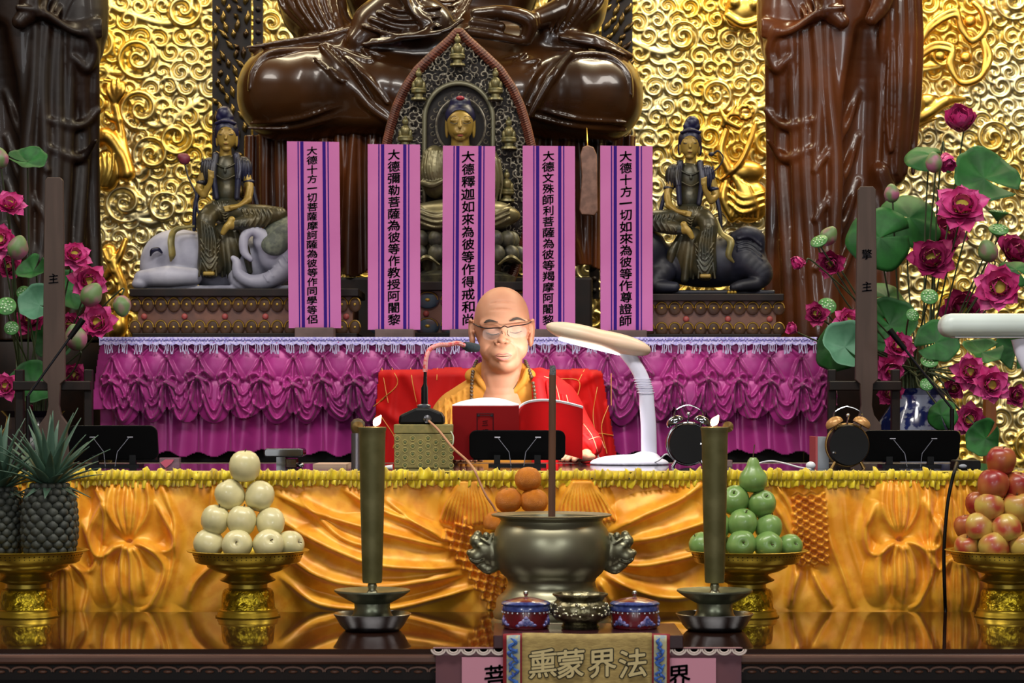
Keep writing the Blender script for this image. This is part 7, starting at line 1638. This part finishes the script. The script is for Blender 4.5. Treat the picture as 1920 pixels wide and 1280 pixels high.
for a in [
 ('leaf', 52, 304, 36, 6.60, (.15, -.62, .8), 'bright green leaf highest of the left arrangement'), ('bud', 0, 296, 20, 6.66, (-.1, -.1, 1), 'pale bud cut by the left edge near the top leaf'),
 ('open', 18, 388, 30, 6.66, (.2, -.7, .6), 'pink bloom at the left edge below the top leaf'), ('open', 0, 452, 32, 6.60, (.1, -.9, .3), 'bright pink bloom cut by the left edge'),
 ('bud', 34, 464, 24, 6.56, (.3, -.2, 1), 'dusky green bud beside the bloom cut by the edge'), ('open', 138, 482, 30, 6.60, (.3, -.8, .5), 'pink bloom right of the left plaque, upper one'),
 ('open', 166, 530, 34, 6.66, (.3, -.9, .2), 'pink bloom right of the left plaque, lower one'), ('bud', 172, 552, 25, 6.56, (.5, -.2, .7), 'large pale bud right of the left plaque'),
 ('bud', 229, 574, 21, 6.62, (.1, -.3, -1), 'dark green pod like bud nearest the left lotus plinth'), ('open', 186, 606, 34, 6.60, (-.1, -.95, .2), 'pink bloom with yellow heart at the left altar corner'),
 ('bud', 142, 632, 26, 6.52, (-.2, -.3, 1), 'pale green bud in front of the left boom microphone'), ('leaf', 132, 545, 40, 6.72, (.4, -.8, .3), 'green leaf behind the right side of left plaque'),
 ('leaf', 62, 508, 30, 6.74, (-.2, -.7, .6), 'small green leaf left of the left plaque'), ('pale', 74, 572, 36, 6.62, (-.2, -.8, .3), 'pale green leaf against the left side of left plaque'),
 ('deep', 18, 502, 26, 6.70, (.1, -.9, .2), 'red bloom between two pods at left edge'), ('pod', 12, 576, 19, 6.54, (.1, -.9, .4), 'large bright green seed pod at the left edge'),
 ('pod', 45, 550, 14, 6.58, (.1, -.9, .3), 'small pale seed pod above the large left pod'), ('pod', 22, 616, 14, 6.56, (.1, -.9, .3), 'pale glazed seed pod below the large left pod'),
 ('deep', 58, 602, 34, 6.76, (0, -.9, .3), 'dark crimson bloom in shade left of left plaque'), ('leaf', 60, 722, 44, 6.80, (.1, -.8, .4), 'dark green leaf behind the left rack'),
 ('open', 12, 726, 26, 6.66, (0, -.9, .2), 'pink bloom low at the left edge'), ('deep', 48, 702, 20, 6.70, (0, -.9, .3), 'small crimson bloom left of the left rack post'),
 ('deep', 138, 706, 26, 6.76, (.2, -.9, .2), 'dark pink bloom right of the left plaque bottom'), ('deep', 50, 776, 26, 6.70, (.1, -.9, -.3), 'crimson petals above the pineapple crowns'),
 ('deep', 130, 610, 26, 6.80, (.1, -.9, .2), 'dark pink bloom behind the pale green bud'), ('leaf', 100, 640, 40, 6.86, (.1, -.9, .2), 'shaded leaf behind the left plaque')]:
    lotus(a[0], a[1], a[2], a[3], a[4], a[5], ML, a[6], gL)
# ---- vases on their stands
def vase(px, d, m, lab, lab2, py):
    c = (X_(px, d), d, Z_(py, d)-.46)
    t = thing('flower_vase', lab, 'vase', c); b = MB(); b.lathe([(0, 0), (.075, 0), (.08, .01), (.10, .12), (.125, .26), (.12, .36), (.085, .41), (.08, .44), (.098, .46), (.09, .46), (.07, .43), (.06, .40), (0, .38)], c, 40); obj('vase_body', b, m, t)
    t = thing('flower_stand', lab2, 'stand', (c[0], c[1], .30)); b = MB(); b.lathe([(0, c[2]-.30), (.14, c[2]-.30), (.14, c[2]-.33), (.12, c[2]-.34), (0, c[2]-.34)], (c[0], c[1], .30), 32); obj('round_top', b, M_dark, t)
    for k in range(3): a = k*2.1+.5; b = MB(); b.tube([(c[0]+.10*math.cos(a), c[1]+.10*math.sin(a), c[2]-.04), (c[0]+.12*math.cos(a), c[1]+.12*math.sin(a), .30)], .012, 8); obj('leg', b, M_dark, t)
vase(1722, 6.92, mat('blue_white_porcelain', '#9aa4bc', .15, c2='#1c2a6a', ns=16, nd=4, ramp=(.50, .54), coat=.8), 'blue and white porcelain vase of the right lotus arrangement', 'dark round stand under the right porcelain vase', 728)
vase(62, 6.92, mat('dark_vase_glaze', '#1a1420', .2, coat=.5), 'dark glazed vase of the left lotus arrangement', 'dark round stand under the left vase', 770)
# ---- racks with inscribed upright plaques
def rack(cx, x0, x1, ytop, lab, chars):
    d = 6.32; t = thing('plaque_rack', lab, 'rack', (X_(cx, d), d, .12))
    m = mat('plaque_wood', '#46342c', .65, c2='#3a2a22', ns=8, stretch=(4, 4, .4))
    b = MB(); o_ = [(-16, ytop+6), (-12, ytop), (12, ytop), (17, ytop+6), (19, 540), (21, 712), (12, 720), (10, 760), (14, 778), (27, 796), (30, 870), (-30, 870), (-27, 796), (-14, 778), (-10, 760), (-12, 720), (-21, 712), (-19, 540)]
    b.prism([(X_(cx+x, d), Z_(y, d)) for x, y in o_], d-.012, d+.008); pq = obj('upright_plaque', b, m, t, smooth=False, bevel=.002)
    b = MB(); b.box(X_(x0, d), X_(x1, d), d+.010, d+.035, Z_(732, d), Z_(714, d)); obj('crossbar', b, M_dark, t, smooth=False, bevel=.003)
    for x in (x0+8, x1-8): b = MB(); b.box(X_(x-8, d), X_(x+8, d), d+.036, d+.062, .12, Z_(692, d)); obj('post', b, M_dark, t, smooth=False, bevel=.003)
    b = MB(); b.box(X_(x0, d), X_(x1, d), d-.10, d+.10, .12, .16); obj('foot_board', b, M_dark, t, smooth=False)
    b = MB(); b.box(X_(cx-30, d), X_(cx+30, d), d-.03, d+.03, .16, Z_(868, d)); obj('pedestal', b, M_dark, t, smooth=False)
    b = MB()
    for ch, y in chars: V, Fc = glyph(ch, .030, .02); b.add([(v[0]+X_(cx, d), d-.0135, v[1]+Z_(y, d)) for v in V], Fc)
    obj('lettering', b, M_ink, pq, smooth=False)
rack(1624, 1556, 1692, 350, 'dark wooden rack with upright inscribed plaque before the right lotus flowers', (('擎', 477), ('主', 537)))
rack(102, 22, 168, 333, 'dark wooden rack with upright plaque before the left lotus flowers', (('主', 522),))
# ---- boom microphones
def boom(a, b_, c, lab):
    t = thing('boom_microphone', lab, 'microphone', (b_[0], b_[1], .12)); b = MB(); b.tube([a, Vector(a).lerp(Vector(c), .25)], [.009, .007], 10); obj('capsule', b, M_black, t)
    b = MB(); b.tube([Vector(a).lerp(Vector(c), .2), c], .0035, 8); obj('boom_arm', b, mat('boom_grey', '#26262c', .35, .6), t)
    b = MB(); b.tube([c, (c[0], c[1], .14)], .006, 8); obj('pole', b, M_black, t); b = MB(); b.lathe([(0, 0), (.07, 0), (.06, .015), (0, .02)], (c[0], c[1], .12), 24); obj('foot_plate', b, M_black, t)
boom(P(156, 598, 6.12), P(52, 742, 6.12), P(52, 742, 6.12), 'thin dark boom microphone crossing the left plaque')
boom(P(1668, 618, 6.14), P(1785, 766, 6.14), P(1785, 766, 6.14), 'thin dark boom microphone right of the right plaque')
t = thing('amber_post', 'amber wooden post behind the lowest right blooms', 'post', (X_(1855, 7.3), 7.3, .30))
b = MB(); b.box(X_(1845, 7.3), X_(1866, 7.3), 7.28, 7.32, .30, Z_(722, 7.3)); obj('post_shaft', b, mat('amber_wood', '#9a5a20', .5, c2='#84481a', ns=10, stretch=(4, 4, .5)), t, smooth=False, bevel=.003)
